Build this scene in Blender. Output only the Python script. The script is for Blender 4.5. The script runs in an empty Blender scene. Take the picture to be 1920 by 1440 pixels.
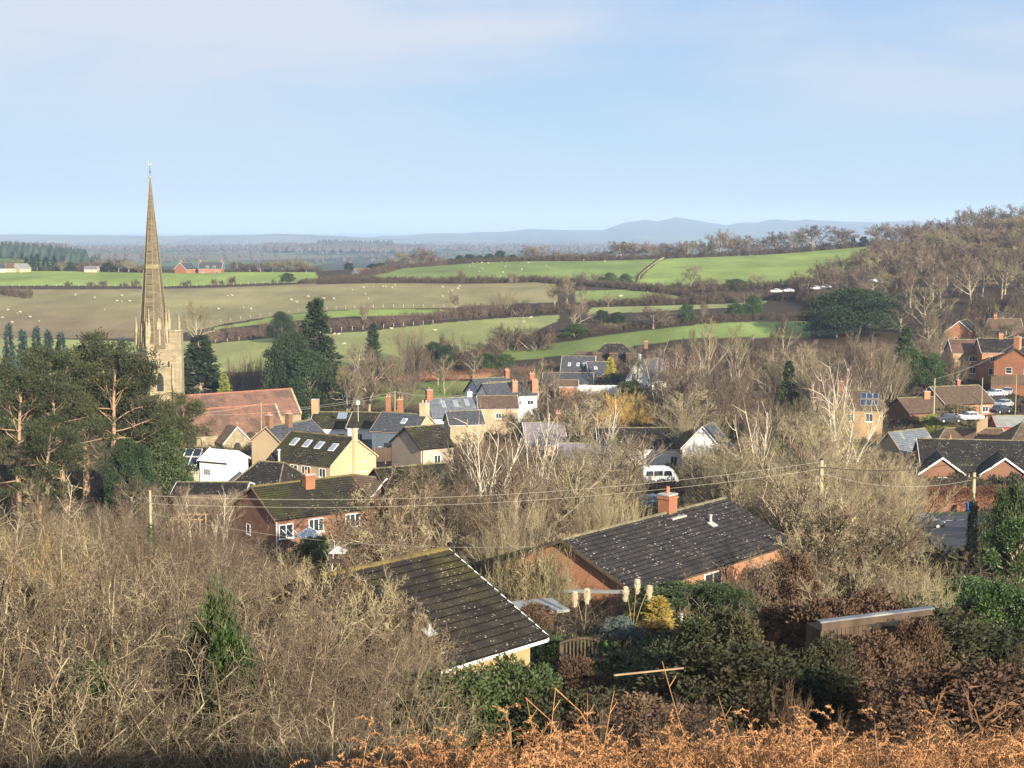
import bpy, math, random
import numpy as np
from mathutils import Vector, Matrix

SC = bpy.context.scene
COL = SC.collection
pi = math.pi
rad = math.radians

# ------------------------------------------------------------------ camera
F = 2800.0                      # focal length in pixels of the 1920 px wide photograph
TH = math.atan(300 / F)         # tilted a little downwards
cT, sT = math.cos(TH), math.sin(TH)
cam_d = bpy.data.cameras.new('camera')
cam_d.sensor_width = 36
cam_d.lens = 36 * F / 1920
cam_d.clip_start = 0.5
cam_d.clip_end = 60000
cam = bpy.data.objects.new('camera', cam_d)
COL.objects.link(cam)
cam.rotation_euler = (pi / 2 - TH, 0, 0)
SC.camera = cam

# ------------------------------------------------------------------ light
SUN = Vector((0.47, -0.88, 0)).normalized() * math.cos(rad(18))
SUN.z = math.sin(rad(18))
sl = bpy.data.lights.new('sun', 'SUN')
sl.energy = 5.0
sl.angle = rad(0.5)
sl.color = (1.0, 0.885, 0.71)
so = bpy.data.objects.new('sun', sl)
COL.objects.link(so)
so.rotation_euler = SUN.to_track_quat('Z', 'Y').to_euler()

w = bpy.data.worlds.new('World')
SC.world = w
w.use_nodes = True
nt = w.node_tree
nt.nodes.clear()
N = nt.nodes.new
Lk = nt.links.new
out = N('ShaderNodeOutputWorld')
bg = N('ShaderNodeBackground')
bg.inputs['Strength'].default_value = 0.05
sky = N('ShaderNodeTexSky')
sky.sky_type = 'NISHITA'
sky.sun_disc = False
sky.sun_elevation = rad(18)
sky.sun_rotation = math.atan2(SUN.x, SUN.y)
sky.air_density = 1.0
sky.dust_density = 0.6
sky.ozone_density = 1.5
tc = N('ShaderNodeTexCoord')
# thin high cloud drawn out in long bands: noise over the direction, stretched sideways
sep = N('ShaderNodeSeparateXYZ')
Lk(tc.outputs['Generated'], sep.inputs[0])
mp = N('ShaderNodeMapping')
mp.inputs['Scale'].default_value = (1.0, 1.0, 5.0)
mp.inputs['Rotation'].default_value = (0, rad(-7), 0)
mp.inputs['Location'].default_value = (0.55, 0.0, 0.15)
Lk(tc.outputs['Generated'], mp.inputs['Vector'])
n1 = N('ShaderNodeTexNoise')
n1.inputs['Scale'].default_value = 2.2
n1.inputs['Detail'].default_value = 6
n1.inputs['Roughness'].default_value = 0.5
n1.inputs['Distortion'].default_value = 0.35
Lk(mp.outputs[0], n1.inputs['Vector'])
r1 = N('ShaderNodeMapRange')
r1.interpolation_type = 'SMOOTHSTEP'
r1.inputs['From Min'].default_value = 0.31
r1.inputs['From Max'].default_value = 0.57
Lk(n1.outputs[0], r1.inputs['Value'])
# more veil higher up
r2 = N('ShaderNodeMapRange')
r2.interpolation_type = 'SMOOTHSTEP'
r2.inputs['From Min'].default_value = 0.01
r2.inputs['From Max'].default_value = 0.13
r2.inputs['To Min'].default_value = 0.16
r2.inputs['To Max'].default_value = 1.0
Lk(sep.outputs['Z'], r2.inputs['Value'])
mu = N('ShaderNodeMath')
mu.operation = 'MULTIPLY'
Lk(r1.outputs[0], mu.inputs[0])
Lk(r2.outputs[0], mu.inputs[1])
# clear sky: the physical sky blended with the soft winter blue of its lower part
ramp = N('ShaderNodeValToRGB')
e = ramp.color_ramp.elements
e[0].position = 0.0
e[0].color = (0.50, 0.65, 0.80, 1)
e[1].position = 0.30
e[1].color = (0.36, 0.50, 0.78, 1)
k = ramp.color_ramp.elements.new(0.05)
k.color = (0.42, 0.62, 0.82, 1)
k = ramp.color_ramp.elements.new(0.12)
k.color = (0.36, 0.54, 0.80, 1)
Lk(sep.outputs['Z'], ramp.inputs[0])
sc1 = N('ShaderNodeVectorMath')
sc1.operation = 'SCALE'
sc1.inputs['Scale'].default_value = 9.8
Lk(ramp.outputs[0], sc1.inputs[0])
mixa = N('ShaderNodeMix')
mixa.data_type = 'RGBA'
mixa.inputs[0].default_value = 0.88
Lk(sky.outputs[0], mixa.inputs[6])
Lk(sc1.outputs[0], mixa.inputs[7])
mixb = N('ShaderNodeMix')
mixb.data_type = 'RGBA'
Lk(mu.outputs[0], mixb.inputs[0])
Lk(mixa.outputs[2], mixb.inputs[6])
mixb.inputs[7].default_value = (6.0, 6.5, 7.4, 1)
Lk(mixb.outputs[2], bg.inputs['Color'])
Lk(bg.outputs[0], out.inputs['Surface'])

vs = SC.view_settings
vs.view_transform = 'Standard'
vs.look = 'None'
vs.gamma = 1
vs.exposure = 1.2
vs.use_curve_mapping = False
SC.render.engine = 'CYCLES'
cy = SC.cycles
cy.max_bounces = 5
cy.diffuse_bounces = 3
cy.glossy_bounces = 2
cy.transmission_bounces = 4
cy.transparent_max_bounces = 6
cy.volume_bounces = 1
cy.use_denoising = True
cy.denoiser = 'OPENIMAGEDENOISE'
cy.denoising_input_passes = 'RGB_ALBEDO_NORMAL'
cy.denoising_prefilter = 'NONE'
cy.caustics_reflective = False
cy.caustics_refractive = False
cy.sample_clamp_indirect = 6

# ------------------------------------------------------------------ helpers: place
def slope_of(py):
    b = 720 - py
    return (-F * sT + b * cT) / (F * cT + b * sT)

def W(px, py, d):
    """world point seen at photograph pixel (px, py) at depth d metres"""
    b = 720 - py
    s = d / (F * cT + b * sT)
    return Vector(((px - 960) * s, d, (-F * sT + b * cT) * s))

def proj(x, y, z):
    dep = y * cT - z * sT
    return 960 + F * x / dep, 720 - F * (y * sT + z * cT) / dep

# ---- the lie of the land: rows are depths, columns are bearings (photograph px)
TC = np.array([-900., 0, 300, 600, 960, 1300, 1600, 1920, 2700])
def zrow(*v):
    return list(v)
def yrow(d, *ys):
    return [slope_of(y) * d for y in ys]
TAB = [
 (-80, zrow(*[-14] * 9)),  # unseen ground behind and beside the viewpoint, lowered to let low sun past
 (-20, zrow(-8, -7, -6.5, -6, -6, -6.5, -7, -7, -7)),
 (0, zrow(-6.5, -4.6, -3.4, -2.3, -1.65, -2.6, -3.4, -4.0, -4.4)),
 (3, zrow(-6.7, -5, -3.9, -2.8, -2.25, -3.0, -3.6, -4.1, -4.4)),
 (6, zrow(-7, -5.6, -4.6, -3.6, -3.2, -3.6, -3.9, -4.2, -4.4)),
 (10, zrow(-7.8, -6.9, -6.0, -5.0, -4.54, -4.52, -4.52, -4.52, -4.6)),
 (14, zrow(-9.2, -8.7, -8.2, -7.1, -6.1, -6.0, -6.0, -5.95, -5.9)),
 (20, zrow(-10.5, -10.5, -10.3, -9.8, -9.2, -9.1, -9, -8.9, -8.6)),
 (28, zrow(-13, -12.8, -12.6, -12.3, -12.0, -11.8, -11.4, -11.3, -11)),
 (36, zrow(-15, -14.8, -14.6, -14.4, -14.2, -14.0, -13.3, -13.2, -13)),
 (50, zrow(-18, -17.6, -17.2, -16.2, -15.9, -15.9, -15.7, -15.6, -15)),
 (65, zrow(-20.5, -20, -19.6, -18.6, -18.3, -18.2, -18.4, -18.2, -17.5)),
 (78, zrow(-23, -22.6, -22.2, -21.3, -20.8, -20.6, -20.6, -20.2, -19.5)),
 (100, zrow(-27, -26.5, -26, -25.4, -25, -24.6, -24.2, -23.6, -23)),
 (120, zrow(-30, -29.5, -29, -28.7, -28.2, -27.6, -27, -26, -25.5)),
 (140, zrow(-32.5, -32, -31.8, -31.8, -31.2, -30.5, -30, -29, -28.5)),
 (180, zrow(-35.8, -35.5, -35.4, -35.4, -35.2, -35, -35, -34.7, -33)),
 (217, zrow(-38.2, -38, -38, -38, -38, -37.8, -37.6, -37, -35)),
 (260, zrow(-42.5, -43, -43.6, -42, -40.4, -40, -39, -38, -35)),
 (322, zrow(-46, -47, -48, -46, -43, -41.5, -39, -37.5, -33)),
 (380, yrow(380, 744, 748, 750, 735, 712, 696, 672, 655, 630)),
 (430, yrow(430, 695, 692, 690, 672, 684, 640, 634, 612, 590)),
 (455, yrow(455, 675, 672, 676, 654, 657, 606, 610, 596, 570)),
 (500, yrow(500, 640, 636, 656, 628, 624, 592, 585, 565, 540)),
 (545, yrow(545, 622, 618, 636, 604, 590, 580, 566, 532, 510)),
 (580, yrow(580, 608, 604, 616, 580, 577, 568, 550, 517, 490)),
 (620, yrow(620, 590, 588, 588, 563, 562, 550, 532, 500, 470)),
 (700, yrow(700, 550, 548, 551, 538, 536, 524, 508, 470, 440)),
 (740, yrow(740, 538, 537, 538, 526, 526, 512, 500, 456, 430)),
 (800, yrow(800, 520, 518, 520, 518, 508, 500, 487, 438, 418)),
 (850, yrow(850, 512, 509, 510, 512, 497, 491, 477, 428, 412)),
 (905, yrow(905, 510, 507, 508, 510, 489, 485, 467, 424, 409)),
 (950, yrow(950, 511, 508, 509, 511, 489, 484, 468, 424, 409)),
 (1200, yrow(1200, 516, 512, 520, 528, 512, 505, 496, 440, 420)),
 (1600, yrow(1600, 478, 474, 512, 522, 508, 505, 500, 460, 430)),
 (1850, yrow(1850, 476, 472, 510, 513, 505, 500, 496, 470, 440)),
 (2500, yrow(2500, 492, 490, 492, 496, 494, 490, 488, 476, 460)),
 (3200, yrow(3200, 470, 466, 480, 484, 483, 482, 480, 474, 462)),
 (4300, yrow(4300, 470, 470, 468, 465, 473, 473, 472, 470, 462)),
 (5500, yrow(5500, 466, 466, 465, 464, 464, 465, 466, 464, 458)),
 (7500, yrow(7500, 459, 459, 459, 459, 459, 459, 459, 459, 456)),
 (9500, yrow(9500, 457, 457, 457, 457, 457, 457, 457, 457, 455)),
 (26000, yrow(26000, 437, 437, 437, 437, 437, 437, 437, 437, 436)),
]
DD = np.array([t[0] for t in TAB], float)
ZZ = np.array([t[1] for t in TAB], float)
def kd(d):
    return np.log(np.asarray(d, float) + 100.0)
# resample on a fine regular grid and smooth it, so that slopes change gently
NU, NDp = 241, 900
GU = np.linspace(-900, 2700, NU)
GK = np.linspace(kd(-80), kd(26000), NDp)
_t = np.array([np.interp(GK, kd(DD), ZZ[:, j]) for j in range(len(TC))])      # col x depth
_g = np.array([np.interp(GU, TC, _t[:, i]) for i in range(NDp)])               # depth x u
def blur(a, r, ax):
    ker = np.exp(-0.5 * (np.arange(-3 * r, 3 * r + 1) / r) ** 2)
    ker /= ker.sum()
    pad = [(0, 0), (0, 0)]
    pad[ax] = (3 * r, 3 * r)
    b = np.pad(a, pad, mode='edge')
    return np.apply_along_axis(lambda v: np.convolve(v, ker, 'valid'), ax, b)
GZ = blur(blur(_g, 2, 0), 6, 1)
# far hill lines, seen edge-on beyond the plain (photograph px, py)
R1 = [(-900, 441), (0, 441), (60, 439), (180, 441), (300, 442), (420, 441), (480, 440), (520, 438), (600, 441), (640, 443), (700, 446), (760, 449), (1000, 452), (1400, 452), (2700, 447)]
R2 = [(-900, 446), (600, 450), (690, 447), (722, 441), (760, 442), (800, 438), (870, 437), (900, 434), (930, 435), (970, 432), (997, 429), (1047, 431), (1130, 431), (1150, 424), (1172, 417), (1210, 412), (1230, 415), (1267, 407), (1295, 411), (1322, 416), (1360, 422), (1392, 417), (1417, 417), (1440, 412), (1452, 411), (1487, 414), (1507, 411), (1535, 413), (1572, 415), (1640, 417), (1702, 413), (1750, 419), (1850, 424), (2100, 435), (2700, 440)]
R3 = [(-900, 452), (400, 455), (640, 452), (760, 449), (900, 441), (1000, 439), (1100, 445), (1200, 437), (1300, 433), (1400, 431), (1500, 430), (1600, 428), (1750, 432), (2700, 440)]
def ridge_add(x, y, z):
    U = 960 + F * x / np.maximum(y, 50)
    for (R, d, wid) in ((R1, 9600., 900.), (R3, 10800., 600.), (R2, 12000., 1000.)):
        a = np.array(R, float)
        top = np.interp(U, a[:, 0], a[:, 1])
        b = 720 - top
        zt = (-F * sT + b * cT) / (F * cT + b * sT) * d
        zt = zt + (np.sin(U * .11) * 1.2 + np.sin(U * .031 + 2) * 2.5) * d / 26000
        wgt = np.exp(-0.5 * ((y - d) / wid) ** 2)
        z = np.where(zt > z, z + (zt - z) * wgt, z)
    return z
def zg(x, y):
    """height of the ground"""
    x = np.asarray(x, float)
    y = np.asarray(y, float)
    U = 960 + F * x / np.maximum(y, 60.0)
    fu = np.clip((U - GU[0]) / (GU[1] - GU[0]), 0, NU - 1.001)
    fk = np.clip((kd(np.maximum(y, -79)) - GK[0]) / (GK[1] - GK[0]), 0, NDp - 1.001)
    iu = fu.astype(int); ik = fk.astype(int)
    a = fu - iu; b = fk - ik
    z = (GZ[ik, iu] * (1 - a) + GZ[ik, iu + 1] * a) * (1 - b) + (GZ[ik + 1, iu] * (1 - a) + GZ[ik + 1, iu + 1] * a) * b
    return ridge_add(x, y, z)
def xy(px, d):
    return (px - 960) / F * d, d
def gpt(px, d):
    x, y = xy(px, d)
    return Vector((x, y, float(zg(x, y))))

# ------------------------------------------------------------------ helpers: materials
MATS = {}
def mat(name, c1, c2=None, scale=3.0, rough=0.85, bump=0.0, c3=None, c3amt=0.5, c3scale=1.0, detail=4, vary=0.0,
        lo=0.35, hi=0.65, metal=0.0, dist=0.0, spots=None, coord='Object', spec=0.25, stretch=None, trans=0.0, bscale=None):
    m = bpy.data.materials.new(name)
    m.use_nodes = True
    t = m.node_tree
    b = t.nodes['Principled BSDF']
    b.inputs['Roughness'].default_value = rough
    b.inputs['Metallic'].default_value = metal
    b.inputs['Specular IOR Level'].default_value = spec
    co = t.nodes.new('ShaderNodeNewGeometry').outputs['Position'] if coord == 'Position' else t.nodes.new('ShaderNodeTexCoord').outputs[coord]
    if stretch:
        q = t.nodes.new('ShaderNodeMapping')
        q.inputs['Scale'].default_value = stretch
        t.links.new(co, q.inputs['Vector'])
        co = q.outputs[0]
    def noise(s, de=detail, di=0.0):
        n = t.nodes.new('ShaderNodeTexNoise')
        n.inputs['Scale'].default_value = s
        n.inputs['Detail'].default_value = de
        n.inputs['Distortion'].default_value = di
        t.links.new(co, n.inputs['Vector'])
        return n.outputs[0]
    def rng_(v, a, c):
        r = t.nodes.new('ShaderNodeMapRange')
        r.inputs['From Min'].default_value = a
        r.inputs['From Max'].default_value = c
        t.links.new(v, r.inputs['Value'])
        return r.outputs[0]
    def mixc(fac, a, c):
        x = t.nodes.new('ShaderNodeMix')
        x.data_type = 'RGBA'
        for s, v in ((0, fac), (6, a), (7, c)):
            if isinstance(v, (tuple, list)):
                x.inputs[s].default_value = (*v[:3], 1)
            elif isinstance(v, (int, float)):
                x.inputs[s].default_value = v
            else:
                t.links.new(v, x.inputs[s])
        return x.outputs[2]
    colr = tuple(c1)
    if c2:
        colr = mixc(rng_(noise(scale, di=dist), lo, hi), c1, c2)
    if c3:
        colr = mixc(rng_(noise(c3scale, 5), c3amt - .06, c3amt + .06), colr, c3)
    if spots:
        for (sc_, rr, cc) in spots:
            v = t.nodes.new('ShaderNodeTexVoronoi')
            v.inputs['Scale'].default_value = sc_
            t.links.new(co, v.inputs['Vector'])
            thr = rng_(noise(sc_ * .2, 2), .38, .62)
            mm = t.nodes.new('ShaderNodeMath')
            mm.operation = 'MULTIPLY'
            t.links.new(thr, mm.inputs[0])
            mm.inputs[1].default_value = rr
            lt = t.nodes.new('ShaderNodeMath')
            lt.operation = 'LESS_THAN'
            t.links.new(v.outputs['Distance'], lt.inputs[0])
            t.links.new(mm.outputs[0], lt.inputs[1])
            colr = mixc(lt.outputs[0], colr, cc)
    if vary:
        oi = t.nodes.new('ShaderNodeObjectInfo')
        hs = t.nodes.new('ShaderNodeHueSaturation')
        r = t.nodes.new('ShaderNodeMapRange')
        r.inputs['To Min'].default_value = 1 - vary
        r.inputs['To Max'].default_value = 1 + vary
        t.links.new(oi.outputs['Random'], r.inputs['Value'])
        t.links.new(r.outputs[0], hs.inputs['Value'])
        if isinstance(colr, tuple):
            hs.inputs['Color'].default_value = (*colr[:3], 1)
        else:
            t.links.new(colr, hs.inputs['Color'])
        colr = hs.outputs[0]
    if isinstance(colr, tuple):
        b.inputs['Base Color'].default_value = (*colr[:3], 1)
    else:
        t.links.new(colr, b.inputs['Base Color'])
    if bump:
        bn = t.nodes.new('ShaderNodeBump')
        bn.inputs['Strength'].default_value = min(1, bump)
        bn.inputs['Distance'].default_value = 0.05 * bump
        t.links.new(noise(bscale or scale * 2), bn.inputs['Height'])
        t.links.new(bn.outputs[0], b.inputs['Normal'])
    MATS[name] = m
    return m

def brick_mat(name, c1, c2, mortar, bw=0.225, bh=0.075, mort=0.012, rough=0.9, stain=None, offset=0.5, bump=0.6):
    """coursed masonry laid over axis-aligned local walls"""
    m = bpy.data.materials.new(name)
    m.use_nodes = True
    t = m.node_tree
    b = t.nodes['Principled BSDF']
    b.inputs['Roughness'].default_value = rough
    b.inputs['Specular IOR Level'].default_value = 0.2
    tc = t.nodes.new('ShaderNodeTexCoord')
    s = t.nodes.new('ShaderNodeSeparateXYZ')
    t.links.new(tc.outputs['Object'], s.inputs[0])
    a = t.nodes.new('ShaderNodeMath')
    a.operation = 'ADD'
    t.links.new(s.outputs[0], a.inputs[0])
    t.links.new(s.outputs[1], a.inputs[1])
    c = t.nodes.new('ShaderNodeCombineXYZ')
    t.links.new(a.outputs[0], c.inputs[0])
    t.links.new(s.outputs[2], c.inputs[1])
    br = t.nodes.new('ShaderNodeTexBrick')
    br.offset = offset
    br.inputs['Color1'].default_value = (*c1, 1)
    br.inputs['Color2'].default_value = (*c2, 1)
    br.inputs['Mortar'].default_value = (*mortar, 1)
    br.inputs['Scale'].default_value = 1
    br.inputs['Mortar Size'].default_value = mort
    br.inputs['Brick Width'].default_value = bw
    br.inputs['Row Height'].default_value = bh
    t.links.new(c.outputs[0], br.inputs['Vector'])
    n = t.nodes.new('ShaderNodeTexNoise')
    n.inputs['Scale'].default_value = 0.6
    n.inputs['Detail'].default_value = 6
    t.links.new(tc.outputs['Object'], n.inputs['Vector'])
    r = t.nodes.new('ShaderNodeMapRange')
    r.inputs['From Min'].default_value = .42
    r.inputs['From Max'].default_value = .7
    r.inputs['To Max'].default_value = .75
    t.links.new(n.outputs[0], r.inputs['Value'])
    x = t.nodes.new('ShaderNodeMix')
    x.data_type = 'RGBA'
    t.links.new(r.outputs[0], x.inputs[0])
    t.links.new(br.outputs['Color'], x.inputs[6])
    st = stain or tuple(v * .6 for v in c1)
    x.inputs[7].default_value = (*st, 1)
    t.links.new(x.outputs[2], b.inputs['Base Color'])
    bn = t.nodes.new('ShaderNodeBump')
    bn.inputs['Strength'].default_value = bump
    bn.inputs['Distance'].default_value = 0.02
    t.links.new(br.outputs['Fac'], bn.inputs['Height'])
    bn.invert = True
    t.links.new(bn.outputs[0], b.inputs['Normal'])
    MATS[name] = m
    return m

# ------------------------------------------------------------------ helpers: meshes
def npmesh(name, V, F3=None, F4=None, smooth=False):
    me = bpy.data.meshes.new(name)
    V = np.asarray(V, np.float32).reshape(-1, 3)
    F3 = np.zeros((0, 3), np.int32) if F3 is None else np.asarray(F3, np.int32).reshape(-1, 3)
    F4 = np.zeros((0, 4), np.int32) if F4 is None else np.asarray(F4, np.int32).reshape(-1, 4)
    me.vertices.add(len(V))
    me.vertices.foreach_set('co', V.ravel())
    nl = F3.size + F4.size
    me.loops.add(nl)
    me.loops.foreach_set('vertex_index', np.concatenate([F3.ravel(), F4.ravel()]))
    me.polygons.add(len(F3) + len(F4))
    st = np.concatenate([np.arange(len(F3)) * 3, F3.size + np.arange(len(F4)) * 4]).astype(np.int32)
    me.polygons.foreach_set('loop_start', st)
    if smooth:
        me.polygons.foreach_set('use_smooth', np.ones(len(st), bool))
    me.update(calc_edges=True)
    return me

def link(name, data, parent=None, m=None, loc=None, rz=None, kind=None, label=None, cat=None, group=None):
    o = bpy.data.objects.new(name, data)
    COL.objects.link(o)
    if parent:
        o.parent = parent
    if m is not None and data is not None:
        if len(data.materials) == 0:
            data.materials.append(m)
        elif data.materials[0] != m:
            o.material_slots[0].link = 'OBJECT'
            o.material_slots[0].material = m
    if loc is not None:
        o.location = loc
    if rz is not None:
        o.rotation_euler = (0, 0, rz)
    if kind:
        o['kind'] = kind
    if label:
        o['label'] = label
    if cat:
        o['category'] = cat
    if group:
        o['group'] = group
    return o

def thing(name, label, cat, loc=(0, 0, 0), rz=0.0, group=None):
    return link(name, None, loc=loc, rz=rz, label=label, cat=cat, group=group)

class MB:
    def __init__(s):
        s.v = []
        s.f = []
    def add(s, vs, fs):
        b = len(s.v)
        s.v += [tuple(q) for q in vs]
        s.f += [tuple(b + i for i in f) for f in fs]
        return s
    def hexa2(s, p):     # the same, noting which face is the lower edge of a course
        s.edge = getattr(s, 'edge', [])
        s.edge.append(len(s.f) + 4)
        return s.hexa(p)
    def hexa(s, p):      # 8 corners: bottom ring 0-3, top ring 4-7
        return s.add(p, [(3, 2, 1, 0), (4, 5, 6, 7), (0, 1, 5, 4), (1, 2, 6, 5), (2, 3, 7, 6), (3, 0, 4, 7)])
    def box(s, x0, x1, y0, y1, z0, z1):
        return s.hexa([(x0, y0, z0), (x1, y0, z0), (x1, y1, z0), (x0, y1, z0), (x0, y0, z1), (x1, y0, z1), (x1, y1, z1), (x0, y1, z1)])
    def rbox(s, c, size, rz=0, rx=0, ry=0):
        M = Matrix.Rotation(rz, 3, 'Z') @ Matrix.Rotation(ry, 3, 'Y') @ Matrix.Rotation(rx, 3, 'X')
        a, b, h = size[0] / 2, size[1] / 2, size[2] / 2
        p = [Vector(c) + M @ Vector(q) for q in ((-a, -b, -h), (a, -b, -h), (a, b, -h), (-a, b, -h), (-a, -b, h), (a, -b, h), (a, b, h), (-a, b, h))]
        return s.hexa(p)
    def tube(s, p0, p1, r0, r1=None, n=8, cap=True):
        p0, p1 = Vector(p0), Vector(p1)
        r1 = r0 if r1 is None else r1
        d = (p1 - p0)
        if d.length < 1e-6:
            return s
        d.normalize()
        a = d.orthogonal().normalized()
        b = d.cross(a)
        vs = []
        for (p, r) in ((p0, r0), (p1, r1)):
            for i in range(n):
                t = 2 * pi * i / n
                vs.append(p + a * math.cos(t) * r + b * math.sin(t) * r)
        fs = [(i, (i + 1) % n, n + (i + 1) % n, n + i) for i in range(n)]
        if cap:
            fs += [tuple(range(n - 1, -1, -1)), tuple(range(n, 2 * n))]
        return s.add(vs, fs)
    def prism(s, poly, v0, v1):
        """poly: list of 3D points of a flat outline at v0; extruded by (v1 - v0)"""
        off = Vector(v1) - Vector(v0)
        n = len(poly)
        vs = [Vector(p) for p in poly] + [Vector(p) + off for p in poly]
        fs = [tuple(range(n - 1, -1, -1)), tuple(range(n, 2 * n))] + [(i, (i + 1) % n, n + (i + 1) % n, n + i) for i in range(n)]
        return s.add(vs, fs)
    def loft(s, rings, closed=True, caps=True):
        n = len(rings[0])
        vs = [p for r in rings for p in r]
        fs = []
        for k_ in range(len(rings) - 1):
            for i in range(n if closed else n - 1):
                j = (i + 1) % n
                fs.append((k_ * n + i, k_ * n + j, (k_ + 1) * n + j, (k_ + 1) * n + i))
        if caps:
            fs += [tuple(range(n - 1, -1, -1)), tuple((len(rings) - 1) * n + i for i in range(n))]
        return s.add(vs, fs)
    def mesh(s, name, smooth=False):
        me = bpy.data.meshes.new(name)
        me.from_pydata(s.v, [], s.f)
        if smooth:
            me.polygons.foreach_set('use_smooth', [True] * len(me.polygons))
        me.update()
        if getattr(s, 'edge', None):
            s.grimy = True  # course edges take the painted shade colour
        return me
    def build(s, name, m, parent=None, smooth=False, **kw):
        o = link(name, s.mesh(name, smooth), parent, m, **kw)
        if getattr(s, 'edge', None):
            o.data.materials.append(MATS['grime'])  # lower course edges get the painted shade colour
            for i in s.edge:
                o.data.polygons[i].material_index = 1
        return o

def wire_obj(name, pts, r, m, label=None, cat=None, sides=4, group=None, parent=None):
    b = MB()
    for p, q in zip(pts[:-1], pts[1:]):
        b.tube(p, q, r, r, sides, False)
    return b.build(name, m, parent, label=label, cat=cat, group=group)
# ------------------------------------------------------------------ ground colours
# field outlines in (bearing px, depth m); later ones lie over earlier ones
C_ROUGH = (0.060, 0.045, 0.024)
C_WOOD = (0.050, 0.036, 0.022)
C_BRIGHT = (0.205, 0.265, 0.068)
C_BRIGHT2 = (0.165, 0.215, 0.062)
C_OLIVE = (0.245, 0.260, 0.098)
C_BROWN = (0.235, 0.210, 0.098)
C_BROWN2 = (0.180, 0.128, 0.078)
C_LAWN = (0.070, 0.120, 0.025)
C_FERN = (0.22, 0.085, 0.03)
C_FAR = (0.055, 0.080, 0.035)
FIELDS = [
 (C_WOOD, [(-900, 330), (2700, 330), (2700, 1150), (-900, 1150)]),
 (C_OLIVE, [(-900, 400), (380, 400), (380, 516), (-900, 516)]),
 (C_BROWN, [(-900, 508), (0, 512), (250, 530), (420, 570), (600, 580), (860, 582), (1045, 602), (1040, 722), (600, 716), (590, 724), (-900, 724)]),
 (C_BRIGHT, [(-900, 742), (500, 742), (600, 728), (592, 860), (-900, 860)]),
 (C_BRIGHT, [(400, 556), (690, 556), (870, 553), (850, 574), (720, 580), (560, 576), (400, 562)]),
 (C_OLIVE, [(380, 414), (640, 414), (960, 460), (1045, 520), (1050, 545), (960, 541), (820, 526), (700, 514), (380, 502)]),
 (C_BRIGHT2, [(640, 740), (1000, 734), (1190, 690), (1240, 890), (1240, 908), (960, 908), (830, 905), (700, 850), (690, 800)]),
 (C_BRIGHT, [(1188, 640), (1300, 640), (1500, 640), (1660, 760), (1670, 912), (1250, 908), (1245, 890), (1196, 730)]),
 (C_BRIGHT2, [(1080, 600), (1270, 600), (1270, 632), (1180, 650), (1080, 650)]),
 (C_OLIVE, [(1100, 540), (1420, 536), (1440, 566), (1110, 572)]),
 (C_BRIGHT2, [(930, 428), (1100, 434), (1300, 440), (1520, 430), (1530, 470), (1300, 462), (1180, 462), (1080, 460), (950, 458)]),
 (C_FERN, [(730, 388), (1010, 388), (1010, 398), (730, 404)]),
 (C_BRIGHT2, [(700, 350), (930, 350), (930, 382), (700, 390)]),
 (C_BRIGHT2, [(0, 200), (150, 210), (150, 330), (-300, 400), (-300, 200)]),
 (C_LAWN, [(1700, 108), (1830, 104), (2000, 104), (2000, 116), (1700, 116)]),
]
def inside(px, d, poly):
    c = np.zeros(px.shape, bool)
    n = len(poly)
    for i in range(n):
        x0, y0 = poly[i]
        x1, y1 = poly[(i + 1) % n]
        if y0 == y1:
            continue
        k_ = ((y0 > d) != (y1 > d)) & (px < (x1 - x0) * (d - y0) / (y1 - y0) + x0)
        c ^= k_
    return c

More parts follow.
